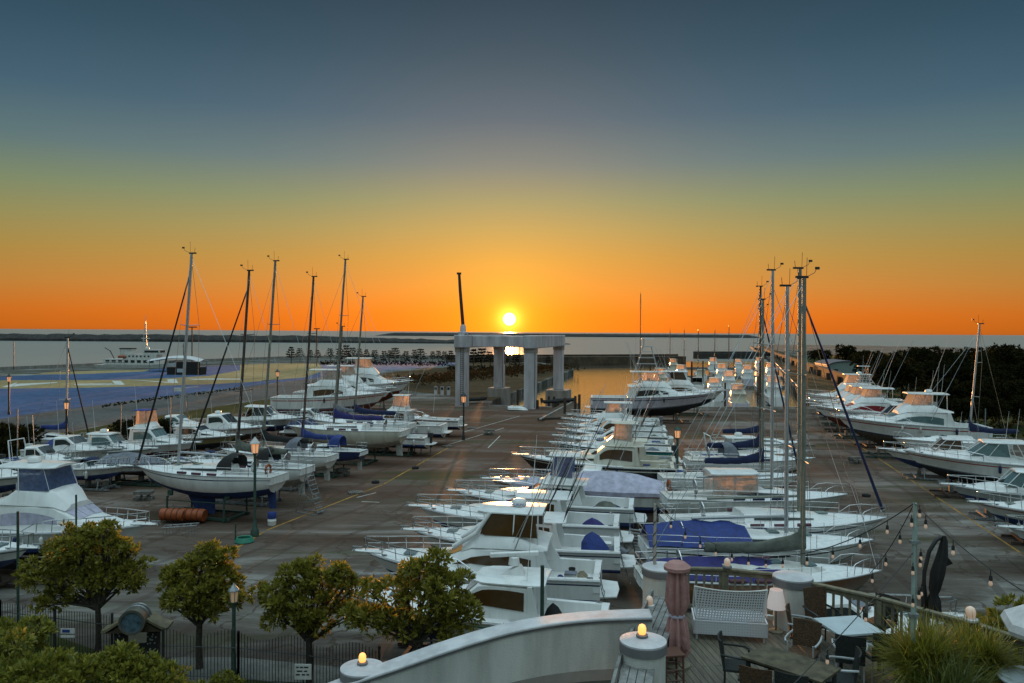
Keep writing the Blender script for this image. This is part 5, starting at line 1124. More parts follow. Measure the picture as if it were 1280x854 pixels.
# left block, bows to the right
HL = -10
fly = motorboat('big white flybridge cruiser with blue curtains at the left edge', (186, 43.6), HL, 12.6, 'convertible', H=1.75, curt=bluecurt, winm=lavc, glass_front=True, cradle='grey timber cradle under the blue curtained cruiser', group=LR, z=.7, radar='dome', antennas=2, seed=65, cabin_scale=1.15)
motorboat('navy bottomed white boat half hidden by the leftmost tree', (38, 40.2), HL, 9, 'cuddy', botm=navyh, stripe=navyh, cradle='cradle under the boat half hidden by the leftmost tree', group=LR, seed=66, winm=glassg)
motorboat('white express boat behind the blue curtained cruiser at the left edge', (44, 60), HL, 9, 'express', winm=glass, cradle='cradle under the express boat at the left edge', group=LR, radar='dome', seed=67)
motorboat('small white cabin boat with grey roof in front of the blue covered one', (104, 68.8), HL, 7.8, 'cuddy', winm=glass, hullm=white2, botm=botblack, cradle='grey cradle under the small white cabin boat', group=LR, seed=68, arch=True)
motorboat('white boat with bright blue tarpaulin over its cockpit on the left', (147, 74), HL, 9.4, 'cuddy', winm=glass, botm=botbrown, cradle='cradle under the boat with the blue tarpaulin', group=LR, seed=69, tarp=[(-.22, 0, 3.4, 1.2, 2.0, bluec)])
motorboat('white pilothouse boat with pale roof between blue tarpaulin and blue bimini', (192, 74.5), HL, 9.2, 'pilothouse', winm=glassg, botm=botblue, hullm=white2, cradle='cradle under the pale roofed pilothouse boat', group=LR, seed=70, radar='dome')
motorboat('white sedan cruiser with a bright blue bimini top on the left', (246, 77.5), HL, 10, 'pilothouse', flyb=True, curt=clear, cover=bluec, winm=glassg, botm=botred, cradle='cradle under the cruiser with the blue bimini', group=LR, seed=71)
motorboat('olive hulled fishing boat behind the sailboat masts on the left', (298, 83.5), HL, 9.8, 'pilothouse', hullm=olive, botm=botblack, winm=glass, cradle='cradle under the olive hulled boat', group=LR, seed=72, cabin_scale=.75)
motorboat('white sedan boat with long dark side window behind the olive hull', (338, 90), HL, 11, 'cuddy', winm=glass, botm=botbrown, cradle='cradle under the sedan boat behind the olive hull', group=LR, seed=73, cabin_scale=1.25, radar='dome')
motorboat('white express boat with sharp bow below the nearest sportfisher', (386, 99), -6, 11.5, 'express', winm=glass, hullm=grayhull, cradle='cradle under the express boat below the sportfisher', group=LR, seed=74)
sailboat('small sailboat with silver mast and blue cover behind the left motorboats', (112, 82), HL, 7.2, 10.0, from_stern=False, mast_t=.62, mastm=alu, sailc=bluec, furl=blackc, brief=True, cradle='cradle under the small silver masted sailboat', seed=75, botm=botbrown, mainrake=-.02)

# smaller boats filling the left block
motorboat('small white runabout with dark windscreen tucked behind the closest left sailboat', (306, 70), HL, 7.5, 'open', hard=False, botm=botbrown, cradle='cradle under the small runabout behind the closest sailboat', group=LR, seed=210)
motorboat('low boat under a navy canvas cover among the left sailboat masts', (452, 93.5), -6, 9, 'covered', cover=navy, botm=botbrown, cradle='cradle under the navy covered low boat', group=LR, seed=211, cabin_scale=.7)
motorboat('small white cabin boat between the navy cover and the express bow', (430, 103), -5, 8.5, 'cuddy', winm=glass, botm=botblack, cradle='cradle under the small cabin boat by the express bow', group=LR, seed=212)
motorboat('low boat under a grey canvas cover near the left end of the yard', (226, 68.5), HL, 7.6, 'covered', cover=greyc, hullm=white2, botm=botbrown, cradle='cradle under the grey covered low boat', group=LR, seed=213, cabin_scale=.7)
motorboat('white open fishing boat between the grey cover and the pale roofed boat', (160, 66.5), HL, 7.4, 'open', hard=False, hullm=white2, botm=botblue, cradle='cradle under the open fishing boat by the grey cover', group=LR, seed=214)
motorboat('white cabin boat with teal stripe behind the olive hulled boat', (268, 94), HL, 9, 'cuddy', winm=glassg, stripe=tealh, botm=botbrown, cradle='cradle under the teal striped cabin boat', group=LR, seed=215)
motorboat('white pilothouse boat with its stern beside the glowing curtains', (590, 89), 168, 8.2, 'cuddy', winm=amberw, stern=None, botm=botbrown, cradle='cradle under the pilothouse boat beside the glowing curtains', group=LR, seed=216) if False else None
sailboat('small sailboat with slack grey cover at the back of the left block', (470, 97), 168, 9, 11.0, botm=botbrown, mastm=aludark, sailc=greyc, brief=True, cradle='cradle under the small grey covered sailboat', seed=217, group=LR)

# boats afloat in the basin: stern or bow seen end on
side = ['left', 'right']
bas = [(927, 153, 12.5, 'convertible', 'white flybridge boat with dark saloon door moored stern-on at the quay', clear, 80),
       (884, 158, 11, 'pilothouse', 'white boat moored at the quay just left of the stern-on flybridge boat', clear, 82),
       (972, 168, 13, 'convertible', 'flybridge boat moored right of the stern-on flybridge boat', clear, 79),
       (896, 178, 12.5, 'convertible', 'white double decked boat moored behind the quay boats at centre', clear, 80),
       (847, 172, 12, 'express', 'express cruiser moored behind the brown windowed sportfisher', None, 100),
       (914, 195, 13, 'convertible', 'flybridge boat with pink lit curtains in the second basin row', clear, 80),
       (955, 200, 12.5, 'convertible', 'flybridge boat at the right of the second basin row', clear, 78),
       (873, 205, 12, 'express', 'low white cruiser with dark windows in the second basin row', None, 80),
       (834, 200, 13, 'convertible', 'orange lit flybridge boat above the lavender sportfisher bow', clear, 95),
       (812, 186, 13, 'convertible', 'grey flybridge boat rising behind the tower of the sportfisher', clear, 85),
       (938, 235, 13, 'convertible', 'flybridge boat with orange roof in the third basin row', clear, 80),
       (905, 240, 13.5, 'convertible', 'pale blue sterned flybridge boat in the third basin row', clear, 80),
       (878, 250, 12, 'pilothouse', 'small white boat by the dark pile in the third basin row', clear, 80),
       (857, 240, 12.5, 'convertible', 'orange curtained flybridge boat left in the third basin row', clear, 90),
       (968, 245, 13, 'convertible', 'flybridge boat beside the mast cluster in the third basin row', clear, 80),
       (832, 262, 12, 'express', 'low cruiser at the left of the fourth basin row', None, 95),
       (846, 290, 12, 'convertible', 'flybridge boat farthest left in the fourth basin row', clear, 90),
       (893, 300, 13, 'convertible', 'flybridge boat in the middle of the fourth basin row', clear, 80),
       (925, 305, 12, 'convertible', 'flybridge boat at the right of the fourth basin row', clear, 80),
       (952, 320, 13, 'convertible', 'flybridge boat farthest away below the dark pier', clear, 80)]
for i, (px, D, L, sty, lab, cu, hd) in enumerate(bas):
    motorboat(lab, (px, D), hd, L, sty, z=SEA-.45, curt=cu, winm=glass if i % 3 else amberw, brief=True, group=DK, stern=1, H=2.1 if i % 2 else 2.3, antennas=2 if i % 3 == 0 else 1, outr=7 if i in (0, 3, 9) else 0, seed=100+i, topm=white if i % 4 else cream, hullm=white if i % 5 else lav, cabin_scale=1.1+.15*(i % 3))
for i, (px, D, L, Lm, lab) in enumerate(((800, 225, 11, 25, 'sailboat with the tallest thin mast, moored behind the sportfisher tower'), (838, 300, 10, 15, 'moored sailboat with thin mast farthest left in the basin'), (856, 295, 10, 15, 'moored sailboat whose thin mast stands second from left in the basin'),
        (874, 285, 10, 15, 'moored sailboat whose thin mast stands above the small boats'), (895, 290, 10, 15, 'moored sailboat whose thin mast crosses the dark pier at centre'), (913, 280, 10, 16, 'moored sailboat whose thin mast is nearest the mast cluster'))):
    sailboat(lab, (px, D), 80, L, Lm, from_stern=True, mastm=aludark, brief=True, afloat=True, sailc=navy, mainrake=0, sprd=1, seed=130+i, group='sailboats moored in the basin', mast_t=.55)
g0_ = None
for i, (px, D, yt, lab) in enumerate(((865, 165, 452, 'tall dark mooring pile left of the quay boats'), (907, 158, 478, 'dark lamp topped pile beside the stern-on flybridge boat'), (879, 240, 451, 'slim dark pile rising over the third basin row'), (918, 250, 448, 'slim dark pile between the far flybridge boats'), (948, 175, 470, 'dark pile right of the stern-on flybridge boat'), (813, 215, 455, 'dark pile at the left side of the basin'), (985, 150, 478, 'dark pile at the quay among the mast cluster'))):
    h = CAM_H-(yt-416.5)/FPX*D-SEA; g = MB(); g.lathe([(.2, -1), (.2, h-.2), (.14, h)], n=10); o = g.build('mooring_pile', rust, loc=(X(px, D), D, SEA)); tag(o, lab, 'pile', 'mooring piles in the basin')
for i, (px0, px1, D, lab) in enumerate(((800, 990, 222, 'floating pontoon between the second and third basin rows'), (815, 990, 272, 'floating pontoon behind the third basin row'), (820, 985, 340, 'farthest floating pontoon below the dark pier'))):
    g = MB(); g.box((0, 0, .35), (X(px1, D)-X(px0, D), 2.2, .7)); o = g.build('pontoon', timber, loc=((X(px0, D)+X(px1, D))/2, D, SEA)); tag(o, lab, 'pontoon', 'floating pontoons in the basin')
# ---------------------------------------------------------------- terrace in the foreground
ZD = 7.4
wood = bpy.data.materials.new('weathered_deck_boards'); wood.use_nodes = True; t = wood.node_tree; b = t.nodes['Principled BSDF']
g0 = N(t, 'ShaderNodeTexCoord'); br = N(t, 'ShaderNodeTexBrick'); mp = N(t, 'ShaderNodeMapping'); mp.inputs['Rotation'].default_value = (0, 0, R(83)); link(t, g0.outputs['Object'], mp.inputs[0]); link(t, mp.outputs[0], br.inputs['Vector'])
br.inputs['Scale'].default_value = 1; br.inputs['Brick Width'].default_value = 2.6; br.inputs['Row Height'].default_value = .125; br.inputs['Mortar Size'].default_value = .008; br.offset = .37
br.inputs['Color1'].default_value = (.15, .13, .095, 1); br.inputs['Color2'].default_value = (.10, .086, .062, 1); br.inputs['Mortar'].default_value = (.012, .012, .01, 1)
mp2 = N(t, 'ShaderNodeMapping'); mp2.inputs['Scale'].default_value = (18, 1.2, 1); mp2.inputs['Rotation'].default_value = (0, 0, R(-7)); link(t, g0.outputs['Object'], mp2.inputs[0])
nz = N(t, 'ShaderNodeTexNoise'); nz.inputs['Scale'].default_value = 2.2; nz.inputs['Detail'].default_value = 6; link(t, mp2.outputs[0], nz.inputs['Vector'])
link(t, mixc(t, .8, br.outputs['Color'], ramp(t, nz.outputs['Fac'], [(.3, (.5, .5, .48, 1)), (.7, (1.3, 1.3, 1.25, 1))]), 'MULTIPLY'), b.inputs['Base Color'])
b.inputs['Roughness'].default_value = .62
bp = N(t, 'ShaderNodeBump'); bp.inputs['Strength'].default_value = .5; bp.inputs['Distance'].default_value = .01; link(t, br.outputs['Fac'], bp.inputs['Height']); bp.invert = True; link(t, bp.outputs[0], b.inputs['Normal'])
railw = mat('brown_grey_rail_timber', (.20, .18, .12), .8, noise=.2, nscale=5, bump=.3, bscale=14)
gtim = mat('silvered_planks', (.26, .255, .24), .8, noise=.25, nscale=5, bump=.5, bscale=16)
dk = [(1.9, 6), (2.1, 13.0), (3.05, 17.35), (5.9, 17.1), (7.4, 15.15), (8.75, 13.2), (11, 9.5), (11, 6)]
g = MB(); g.poly(dk, ZD-.25, ZD); struct('terrace_floor', g, wood)
for i, (x, y) in enumerate(((2.6, 13.6), (3.4, 16.6), (6.0, 16.2), (7.8, 13.6))):
    g = MB(); g.box((x, y, (ZD-.25)/2), (.3, .3, ZD-.25)); tag(g.build('terrace_support', concrete), ['support post under the near left terrace pillar', 'support post under the far left terrace pillar', 'support post under the far right terrace pillar', 'support post under the right terrace railing'][i], 'post', 'posts under the terrace')
def pillar(label, px, py, z, r, zb, bulb=None):
    p = P(px, py, z); root = thing('round_pillar', label, 'pillar', (p.x, p.y, zb), 0, 'round white terrace pillars'); h = z-zb
    g = MB(); g.lathe([(r*.96, 0), (r*.96, h-.16)], n=40); g.build('shaft', render_w, root, smooth=40)
    g = MB(); g.lathe([(r*.9, h-.18), (r*1.02, h-.17), (r*1.02, h-.03), (r*.99, h-.02)], n=40); g.build('rim', capgrey, root, smooth=40)
    g = MB(); g.lathe([(r*1.0, h-.022), (r*1.0, h), (r*.6, h+.03), (.02, h+.06)], n=40); g.build('cap', render_c, root, smooth=30)
    return root, p
NL, nlp = pillar('nearest round white pillar at the terrace edge with a lit bulb', 804, 800, 8.4, .385, 0)
FL, flp = pillar('far left round white pillar carrying the thin light pole', 826, 708, 8.42, .40, 0)
FR, frp = pillar('far right round white pillar at the railing corner beside the floor lamp', 991, 720, 8.45, .40, ZD)
LPp, lpp = pillar('round white pillar at the low end of the curved wall with a lit bulb', 453, 834, 7.58, .385, 0)
def bulb(label, loc, m, s=1.0, base=capgrey):
    root = thing('globe_lamp', label, 'lamp', loc, 0, 'small globe lamps on the terrace edge')
    g = MB(); g.lathe([(.10*s, 0), (.10*s, .03*s), (.06*s, .04*s)], n=16); g.build('base', base, root, smooth=40)
    g = MB(); g.lathe([(.055*s, .04*s), (.068*s, .08*s), (.068*s, .14*s), (.05*s, .185*s), (.015*s, .205*s)], n=16); g.build('glass_bulb', m, root, smooth=60)
bulb('glowing orange bulb on the nearest round pillar', (nlp.x-.02, nlp.y, 8.46), bulbglow, 1.0)
bulb('glowing orange bulb on the pillar at the low end of the curved wall', (lpp.x, lpp.y, 7.64), bulbglow, .95)
p = P(909, 709.5, 8.44); bulb('pale pink lamp on the far railing behind the white loveseat', (p.x, p.y, 8.44), bulbdim, 1.0)
p = P(812, 756, 8.06); bulb('pale lamp on the plank ledge beside the pink parasol', (p.x, p.y, 8.03), bulbdim, 1.0, whitec)
p = P(1213, 776, 8.44); bulb('white globe lamp on the right railing near the spiky plants', (p.x, p.y, 8.44), bulbdim, 1.25, whitec)
# curved white wall
cw = thing('curved_wall', 'long curved white stucco wall sweeping down left from the terrace', 'wall', (0, 0, 0))
ctrl = [(330, 888, 6.9), (400, 857, 7.25), (483, 826, 7.66), (550, 802, 7.9), (619, 781.5, 8.08), (681, 769.5, 8.2), (744, 763, 8.3), (812, 760.5, 8.36)]
cp_ = [P(*q) for q in ctrl]; fine = []
for i in range(len(cp_)-1):
    a, b_ = cp_[i], cp_[i+1]; pa = cp_[max(i-1, 0)]; pb = cp_[min(i+2, len(cp_)-1)]
    for k in range(6):
        t_ = k/6; fine.append(.5*((2*a)+(b_-pa)*t_+(2*pa-5*a+4*b_-pb)*t_*t_+(3*a-pa-3*b_+pb)*t_**3))
fine.append(cp_[-1])
def wall_loft(off0, off1, dz0, dz1):
    rings = []
    for i, p in enumerate(fine):
        d = fine[min(i+1, len(fine)-1)]-fine[max(i-1, 0)]; d.z = 0; d.normalize(); n = Vector((d.y, -d.x, 0))   # towards the camera
        rings.append([p+n*off0+Vector((0, 0, dz0)), p+n*off1+Vector((0, 0, dz0)), p+n*off1+Vector((0, 0, dz1)), p+n*off0+Vector((0, 0, dz1))])
    g = MB(); g.loft(rings); return g
wall_loft(.03, .40, -.95, -.06).build('wall_face', render_w, cw, smooth=40)
wall_loft(.0, .45, -.06, .0).build('coping', render_c, cw, smooth=40, bevel=.02)
wall_loft(.36, .425, -.10, -.062).build('drip_edge', capgrey, cw, smooth=40)
g = MB(); rings = []
for i, p in enumerate(fine):
    d = fine[min(i+1, len(fine)-1)]-fine[max(i-1, 0)]; d.z = 0; d.normalize(); n = Vector((d.y, -d.x, 0)); rings.append([p+n*-1.7+Vector((0, 0, -1.15)), p+n*.40+Vector((0, 0, -1.15)), p+n*.40+Vector((0, 0, -.953)), p+n*-1.7+Vector((0, 0, -.953))])
g.loft(rings); g.build('stair_slab', concrete, cw, smooth=40)
# plank ledges
def ledge(label, a, b_, w, n, z):
    root = thing('plank_ledge', label, 'ledge', ((a.x+b_.x)/2, (a.y+b_.y)/2, ZD)); o = Vector(root.location); d = (b_-a); L_ = d.length; rz = math.atan2(d.y, d.x); nn = Vector((-math.sin(rz), math.cos(rz), 0)); c = (a+b_)/2
    g = MB()
    for i in range(n):
        pw = w/n; cc = c+nn*(-w/2+pw*(i+.5)); g.box(Vector((cc.x, cc.y, z+.004*(i % 2)))-o, (L_-.03*(i % 3), pw-.014, .04), rz)
    g.build('planks', gtim, root)
    g = MB(); cc = c+nn*(w/2+.05); g.box(Vector((cc.x, cc.y, z+.06))-o, (L_, .05, .18), rz); g.build('edge_board', gtim, root)
    g = MB()
    for k in (.12, .5, .88):
        q = a.lerp(b_, k); g.box(Vector((q.x, q.y, (ZD+z-.02)/2))-o, (.09, w*.8, z-.04-ZD), rz)
    g.build('support', railw, root)
ledge('weathered plank ledge running between the two left round pillars', P(811, 806, 8.02), P(836, 748, 8.02), .58, 5, 8.02)
ledge('weathered plank ledge in front of the nearest round pillar', P(788, 885, 8.05), P(801, 822, 8.05), .52, 4, 8.05)
# railings
def railing(label, pts_, name='wooden_railing', rail_z=8.4, bal=.15, post_every=1.05):
    root = thing(name, label, 'railing', (pts_[0].x, pts_[0].y, ZD), 0, 'wooden terrace railings'); o = Vector((pts_[0].x, pts_[0].y, ZD)); hz = rail_z-ZD
    gt_, gb, gs = MB(), MB(), MB()
    for a, b_ in zip(pts_, pts_[1:]):
        a = Vector((a.x, a.y, ZD)); b_ = Vector((b_.x, b_.y, ZD)); c, d, rz = walk(a, b_, .13, .05, hz-.05+ZD); gt_.box(Vector(c)-o, (d[0]+.06, d[1], d[2]), rz)
        c, d, rz = walk(a, b_, .04, .09, hz-.15+ZD); gt_.box(Vector(c)-o, d, rz)
        c, d, rz = walk(a, b_, .04, .09, .10+ZD); gb.box(Vector(c)-o, d, rz)
        L_ = (b_-a).length; n = int(L_/bal)
        for i in range(n):
            q = a.lerp(b_, (i+.5)/n); gs.box(q-o+Vector((0, 0, (hz-.15+.19)/2)), (.045, .03, hz-.15-.19), rz)
        m_ = max(1, int(round(L_/post_every)))
        for i in range(m_+1):
            q = a.lerp(b_, i/m_); gp = MB(); gp.box(q-o+Vector((0, 0, (hz-.06)/2)), (.10, .10, hz-.07), rz); gp.build('post', railw, root)
    gt_.build('top_rail', railw, root, bevel=.01); gb.build('bottom_rail', railw, root); gs.build('balusters', railw, root)
railing('grey brown wooden railing between the two far round pillars', [P(846, 708.5, 8.4), P(905, 710, 8.4), P(972, 716.5, 8.4)])
railing('grey brown wooden railing running right from the corner pillar', [P(1017, 728, 8.4), P(1100, 746, 8.4), P(1155, 761, 8.4), P(1222, 779, 8.4), P(1310, 808, 8.4)])
# closed pink parasol
def parasol(label, px, D, ztop, zhem, m, name='closed_parasol', r=.20):
    x = X(px, D); root = thing(name, label, 'parasol', (x, D, ZD)); g = MB(); rings = []; n = 48
    H_ = ztop-zhem; z0 = zhem-ZD
    prof = [(.0, .30), (.06, .98), (.16, .92), (.28, .78), (.36, .66), (.39, .52), (.42, .60), (.55, .88), (.75, .80), (.9, .66), (.97, .55)]
    for f, q in prof:
        ring = []
        for k in range(n):
            a = 2*PI*k/n; pl_ = 1+.30*math.cos(8*a+1.5*f)*(1 if f > .02 else .5)+.05*math.sin(3*a+4*f); zz = z0+H_*f-(.28*(.5+.5*math.cos(4*a+1))*(1 if f < .2 else 0)*(1-f/.2) if f < .2 else 0)
            ring.append((r*q*pl_*math.cos(a), r*q*pl_*math.sin(a), zz))
        rings.append(ring)
    g.loft(rings, True, False); g.build('canopy', m, root, smooth=50)
    g = MB(); g.lathe([(r*.5, z0+H_*.93), (r*1.2, z0+H_*.92), (r*1.25, z0+H_*.96), (r*.75, z0+H_*1.01), (.02, z0+H_*1.02)], n=10); g.build('vent_cap', m, root, smooth=30)
    g = MB(); g.lathe([(r*.70, z0+H_*.375), (r*.74, z0+H_*.39), (r*.70, z0+H_*.405)], n=20); g.build('strap', lavc, root, smooth=40)
    g = MB(); g.tube([(0, 0, 0), (0, 0, z0+H_)], .022, 8); g.lathe([(.25, 0), (.25, .05), (.05, .08)], n=18); g.build('pole', railw, root, smooth=40)
pinkc = mat('dusty_pink_canvas', (.42, .22, .20), .85, noise=.12, nscale=3, bump=.4, bscale=10)
parasol('closed dusty pink parasol tied with a cord beside the plank ledge', 849, 14.5, 9.30, 7.72, pinkc, r=.20)
# black cantilever parasol
bx_ = thing('cantilever_parasol', 'closed black cantilever parasol hanging from a bent pole behind the railing', 'parasol', (X(1158, 15.6), 15.6, ZD-.1), scale=.88)
g = MB(); g.tube([(0, 0, 0), (0, 0, 1.2), (.02, 0, 1.75), (.12, 0, 2.2), (.27, 0, 2.45), (.38, 0, 2.52)], .045, 8); g.tube([(.10, .05, 0), (.10, .05, 1.1), (.03, .02, 1.5)], .035, 6); g.build('bent_pole', ironblk, bx_, smooth=60)
g = MB(); rings = []
for z, w, dx in ((2.55, .05, .42), (2.42, .10, .42), (2.1, .17, .38), (1.7, .20, .28), (1.35, .15, .22), (1.25, .11, .21), (1.1, .19, .20), (.85, .21, .20), (.72, .10, .24)):
    w *= .68; dx += .03; rings.append([(dx+w*(1+.2*math.cos(6*a+z*3))*math.cos(a), w*(1+.2*math.cos(6*a+z*3))*math.sin(a), z) for a in [2*PI*k/36 for k in range(36)]])
g.loft(rings); g.add([(.48, 0, 2.15), (.66, .0, 1.93), (.40, .05, 1.8)], [(0, 1, 2)]); g.build('canopy', blackc, bx_, smooth=50)
# perforated loveseat
pf = bpy.data.materials.new('white_perforated_weave'); pf.use_nodes = True; t = pf.node_tree; b = t.nodes['Principled BSDF']; b.inputs['Base Color'].default_value = (.60, .60, .62, 1); b.inputs['Roughness'].default_value = .5
g0 = N(t, 'ShaderNodeTexCoord'); sp_ = N(t, 'ShaderNodeSeparateXYZ'); link(t, g0.outputs['Object'], sp_.inputs[0])
def hole(o): return mth(t, 'GREATER_THAN', mth(t, 'FRACT', mth(t, 'MULTIPLY', o, 19.0)), .50)
hx = mth(t, 'MULTIPLY', hole(mth(t, 'ADD', sp_.outputs[0], sp_.outputs[1])), hole(sp_.outputs[2])); tp = N(t, 'ShaderNodeBsdfTransparent'); mx = N(t, 'ShaderNodeMixShader'); link(t, hx, mx.inputs[0]); link(t, b.outputs[0], mx.inputs[1]); link(t, tp.outputs[0], mx.inputs[2]); link(t, mx.outputs[0], t.nodes['Material Output'].inputs[0])
p = P(913, 802, ZD); lv = thing('loveseat', 'white perforated loveseat with its back to the camera by the far railing', 'loveseat', (p.x, p.y, ZD), R(-9))
W_ = .70
g = MB(); g.box((0, 0, .255), (W_*2, .03, .27)); g.build('rear_panel', pf, lv)
g = MB(); rings = [];
for k in range(13):
    u = -1+2*k/12; rings.append([(u*W_*.92, .10-.04*(1-u*u), .37), (u*W_*1.0, .03-.05*(1-u*u), 1.0+.05*u*u)])
g.loft(rings, False, False); g.build('backrest', pf, lv)
g = MB(); g.tube([(u*W_*1.0, .03-.05*(1-u*u), 1.0+.05*u*u) for u in [-1+k/6 for k in range(13)]], .016, 6); g.tube([(-W_*.92, .10, .37), (-W_, .03, 1.05)], .016, 6); g.tube([(W_*.92, .10, .37), (W_, .03, 1.05)], .016, 6); g.build('back_frame', white, lv, smooth=60)
for s_ in (-1, 1):
    g = MB(); g.box((s_*W_, .35, .255), (.03, .7, .27)); g.build('side_panel', pf, lv)
    g = MB(); g.poly([(0, .02), (.0, .62), (0, .62)], 0, 0.001) if False else g.add([(s_*W_, .02, .48), (s_*W_, .62, .48), (s_*W_, .55, .62), (s_*W_, .02, 1.20)], [(0, 1, 2, 3)]); g.build('arm_panel', pf, lv)
g = MB(); g.box((0, .36, .40), (W_*2-.06, .60, .03)); g.build('seat', pf, lv)
for x in (-W_+.05, W_-.05):
    for y in (.03, .66):
        g = MB(); g.box((x, y, .06), (.04, .04, .12)); g.build('leg', alu, lv)
# floor lamp
p = P(971, 790, ZD); fl = thing('floor_lamp', 'floor lamp with white conical shade in front of the corner pillar', 'lamp', (p.x-.02, p.y, ZD))
g = MB(); g.lathe([(.15, 0), (.15, .03), (.02, .04), (.016, .6)], n=18); g.build('stand', railw, fl, smooth=40)
g = MB(); g.lathe([(.20, .50), (.125, .87), (.118, .87), (.193, .50)], n=28); g.build('lamp_shade', emis('softly_lit_lamp_shade', (1, .72, .62), .16, (.72, .66, .64)), fl, smooth=40)
# tables
def table(name, label, corners, z, m, th=.045, legm=ironblk):
    c = sum(corners, Vector())/4; root = thing(name, label, 'table', (c.x, c.y, ZD)); o = Vector((c.x, c.y, ZD)); g = MB(); g.poly([((q-o).x, (q-o).y) for q in corners], z-ZD-th, z-ZD); g.build('tabletop', m, root, bevel=.008)
    for q in corners:
        v = (q-o)*.86; g = MB(); g.box((v.x, v.y, (z-ZD-th)/2), (.05, .05, z-ZD-th)); g.build('leg', legm, root)
    g = MB(); vs = [(q-o)*.84 for q in corners]
    for a, b_ in zip(vs, vs[1:]+vs[:1]): g.tube([(a.x, a.y, z-ZD-th-.03), (b_.x, b_.y, z-ZD-th-.03)], .02, 4)
    g.build('apron', legm, root); return root
brw = mat('brown_slatted_table', (.105, .085, .045), .45, noise=.25, nscale=6)
table('dining_table', 'brown oblong terrace table at the bottom of the photo', [P(926, 820, 8.13), P(1027, 852.5, 8.13), P(1052, 835, 8.13), P(958, 805, 8.13)], 8.13, brw)
table('white_table', 'white square terrace table left of the spiky plants', [P(1050, 794, 8.13), P(1106, 790, 8.13), P(1070, 769, 8.13), P(1016.5, 772.5, 8.13)], 8.13, mat('pale_blue_white_top', (.50, .56, .58), .4, noise=.06))
p = P(1298, 850, 8.13); rt = thing('round_table', 'white tabletop at the bottom right corner behind the spiky leaves', 'table', (p.x, p.y, ZD))
g = MB(); g.lathe([(.52, .69), (.55, .70), (.55, .725), (.52, .73)], n=40); g.build('tabletop', mat('pale_blue_white_top', (.5, .5, .5)), rt, smooth=40)
g = MB(); g.lathe([(.25, 0), (.25, .02), (.04, .05), (.035, .69)], n=16); g.build('pedestal', alu, rt, smooth=40)
wick = mat('brown_wicker', (.11, .055, .02), .75, noise=.35, nscale=30, bump=.8, bscale=60); wickd = mat('dark_wicker', (.022, .028, .026), .7, noise=.3, nscale=30, bump=.8, bscale=60)
def chair(label, px, py, heading, m, fr=ironblk, tall=.0, name='terrace_chair'):
    p = P(px, py, ZD+.45); root = thing(name, label, 'chair', (p.x, p.y, ZD), R(heading), 'chairs around the terrace tables')
    g = MB(); g.box((0, 0, .44), (.46, .48, .05)); g.build('seat', m, root, bevel=.015)
    g = MB(); rings = []
    for k in range(7):
        u = -1+k/3; rings.append([(-.22+.03*u*u, u*.235, .47), (-.30-.02*tall+.05*u*u, u*.25, .93+tall), (-.325-.02*tall+.05*u*u, u*.25, .93+tall), (-.245+.03*u*u, u*.235, .47)])
    g.loft(rings); g.build('backrest', m, root, smooth=40)
    for sx in (-.20, .21):
        for sy in (-.22, .22):
            g = MB(); g.tube([(sx, sy, 0), (sx*.97, sy, .44 if sx < 0 else .66)], .016, 6); g.build('leg', fr, root, smooth=60)
    for sy in (-1, 1):
        g = MB(); g.tube([(-.27, sy*.25, .70), (-.05, sy*.28, .69), (.14, sy*.28, .68), (.21, sy*.25, .65)], .02, 6); g.build('armrest', alu if fr is not ironblk else ironblk, root, smooth=60)
chair('dark mesh armchair at the left end of the brown table', 921, 832, -15, wickd)
chair('brown wicker chair with its back to the camera at the brown table', 948, 866, 62, wick, tall=.02)
chair('dark wicker chair cut by the bottom edge at the brown table', 992, 872, 62, wickd)
chair('brown wicker armchair between the brown table and the white table', 1004, 815, 235, wick, fr=alu)
chair('dark brown wicker chair at the left side of the white table', 1004, 793, -20, wick, fr=alu)
chair('brown chair with tall back at the far corner of the white table', 1028, 778, 285, wick, tall=.12)
chair('black wicker armchair in front of the white table', 1062, 822, 70, wickd, fr=alu)
chair('black wicker armchair nearer the spiky plants at the white table', 1098, 818, 95, wickd, fr=alu)
chair('black chair between the white table and the right railing', 1100, 778, 215, wickd)
chair('black wicker armchair at the right end of the brown table', 1050, 848, 160, wickd, fr=alu)
p = P(839, 846, ZD+.2); bs = thing('bar_stool', 'brown wooden stool standing under the pink parasol', 'stool', (p.x, p.y, ZD), R(10))
redw = mat('red_brown_wood', (.12, .05, .03), .5); g = MB(); g.box((0, 0, .62), (.36, .36, .04)); g.build('seat', redw, bs, bevel=.01)
for sx in (-.15, .15):
    for sy in (-.15, .15): g = MB(); g.tube([(sx*1.1, sy*1.1, 0), (sx, sy, .6)], .02, 6); g.build('leg', redw, bs)
g = MB()
for z in (.2, .38):
    for a, b_ in (((-.16, -.16), (.16, -.16)), ((.16, -.16), (.16, .16)), ((.16, .16), (-.16, .16)), ((-.16, .16), (-.16, -.16))): g.tube([(*a, z), (*b_, z)], .014, 5)
g.build('stretcher', redw, bs)
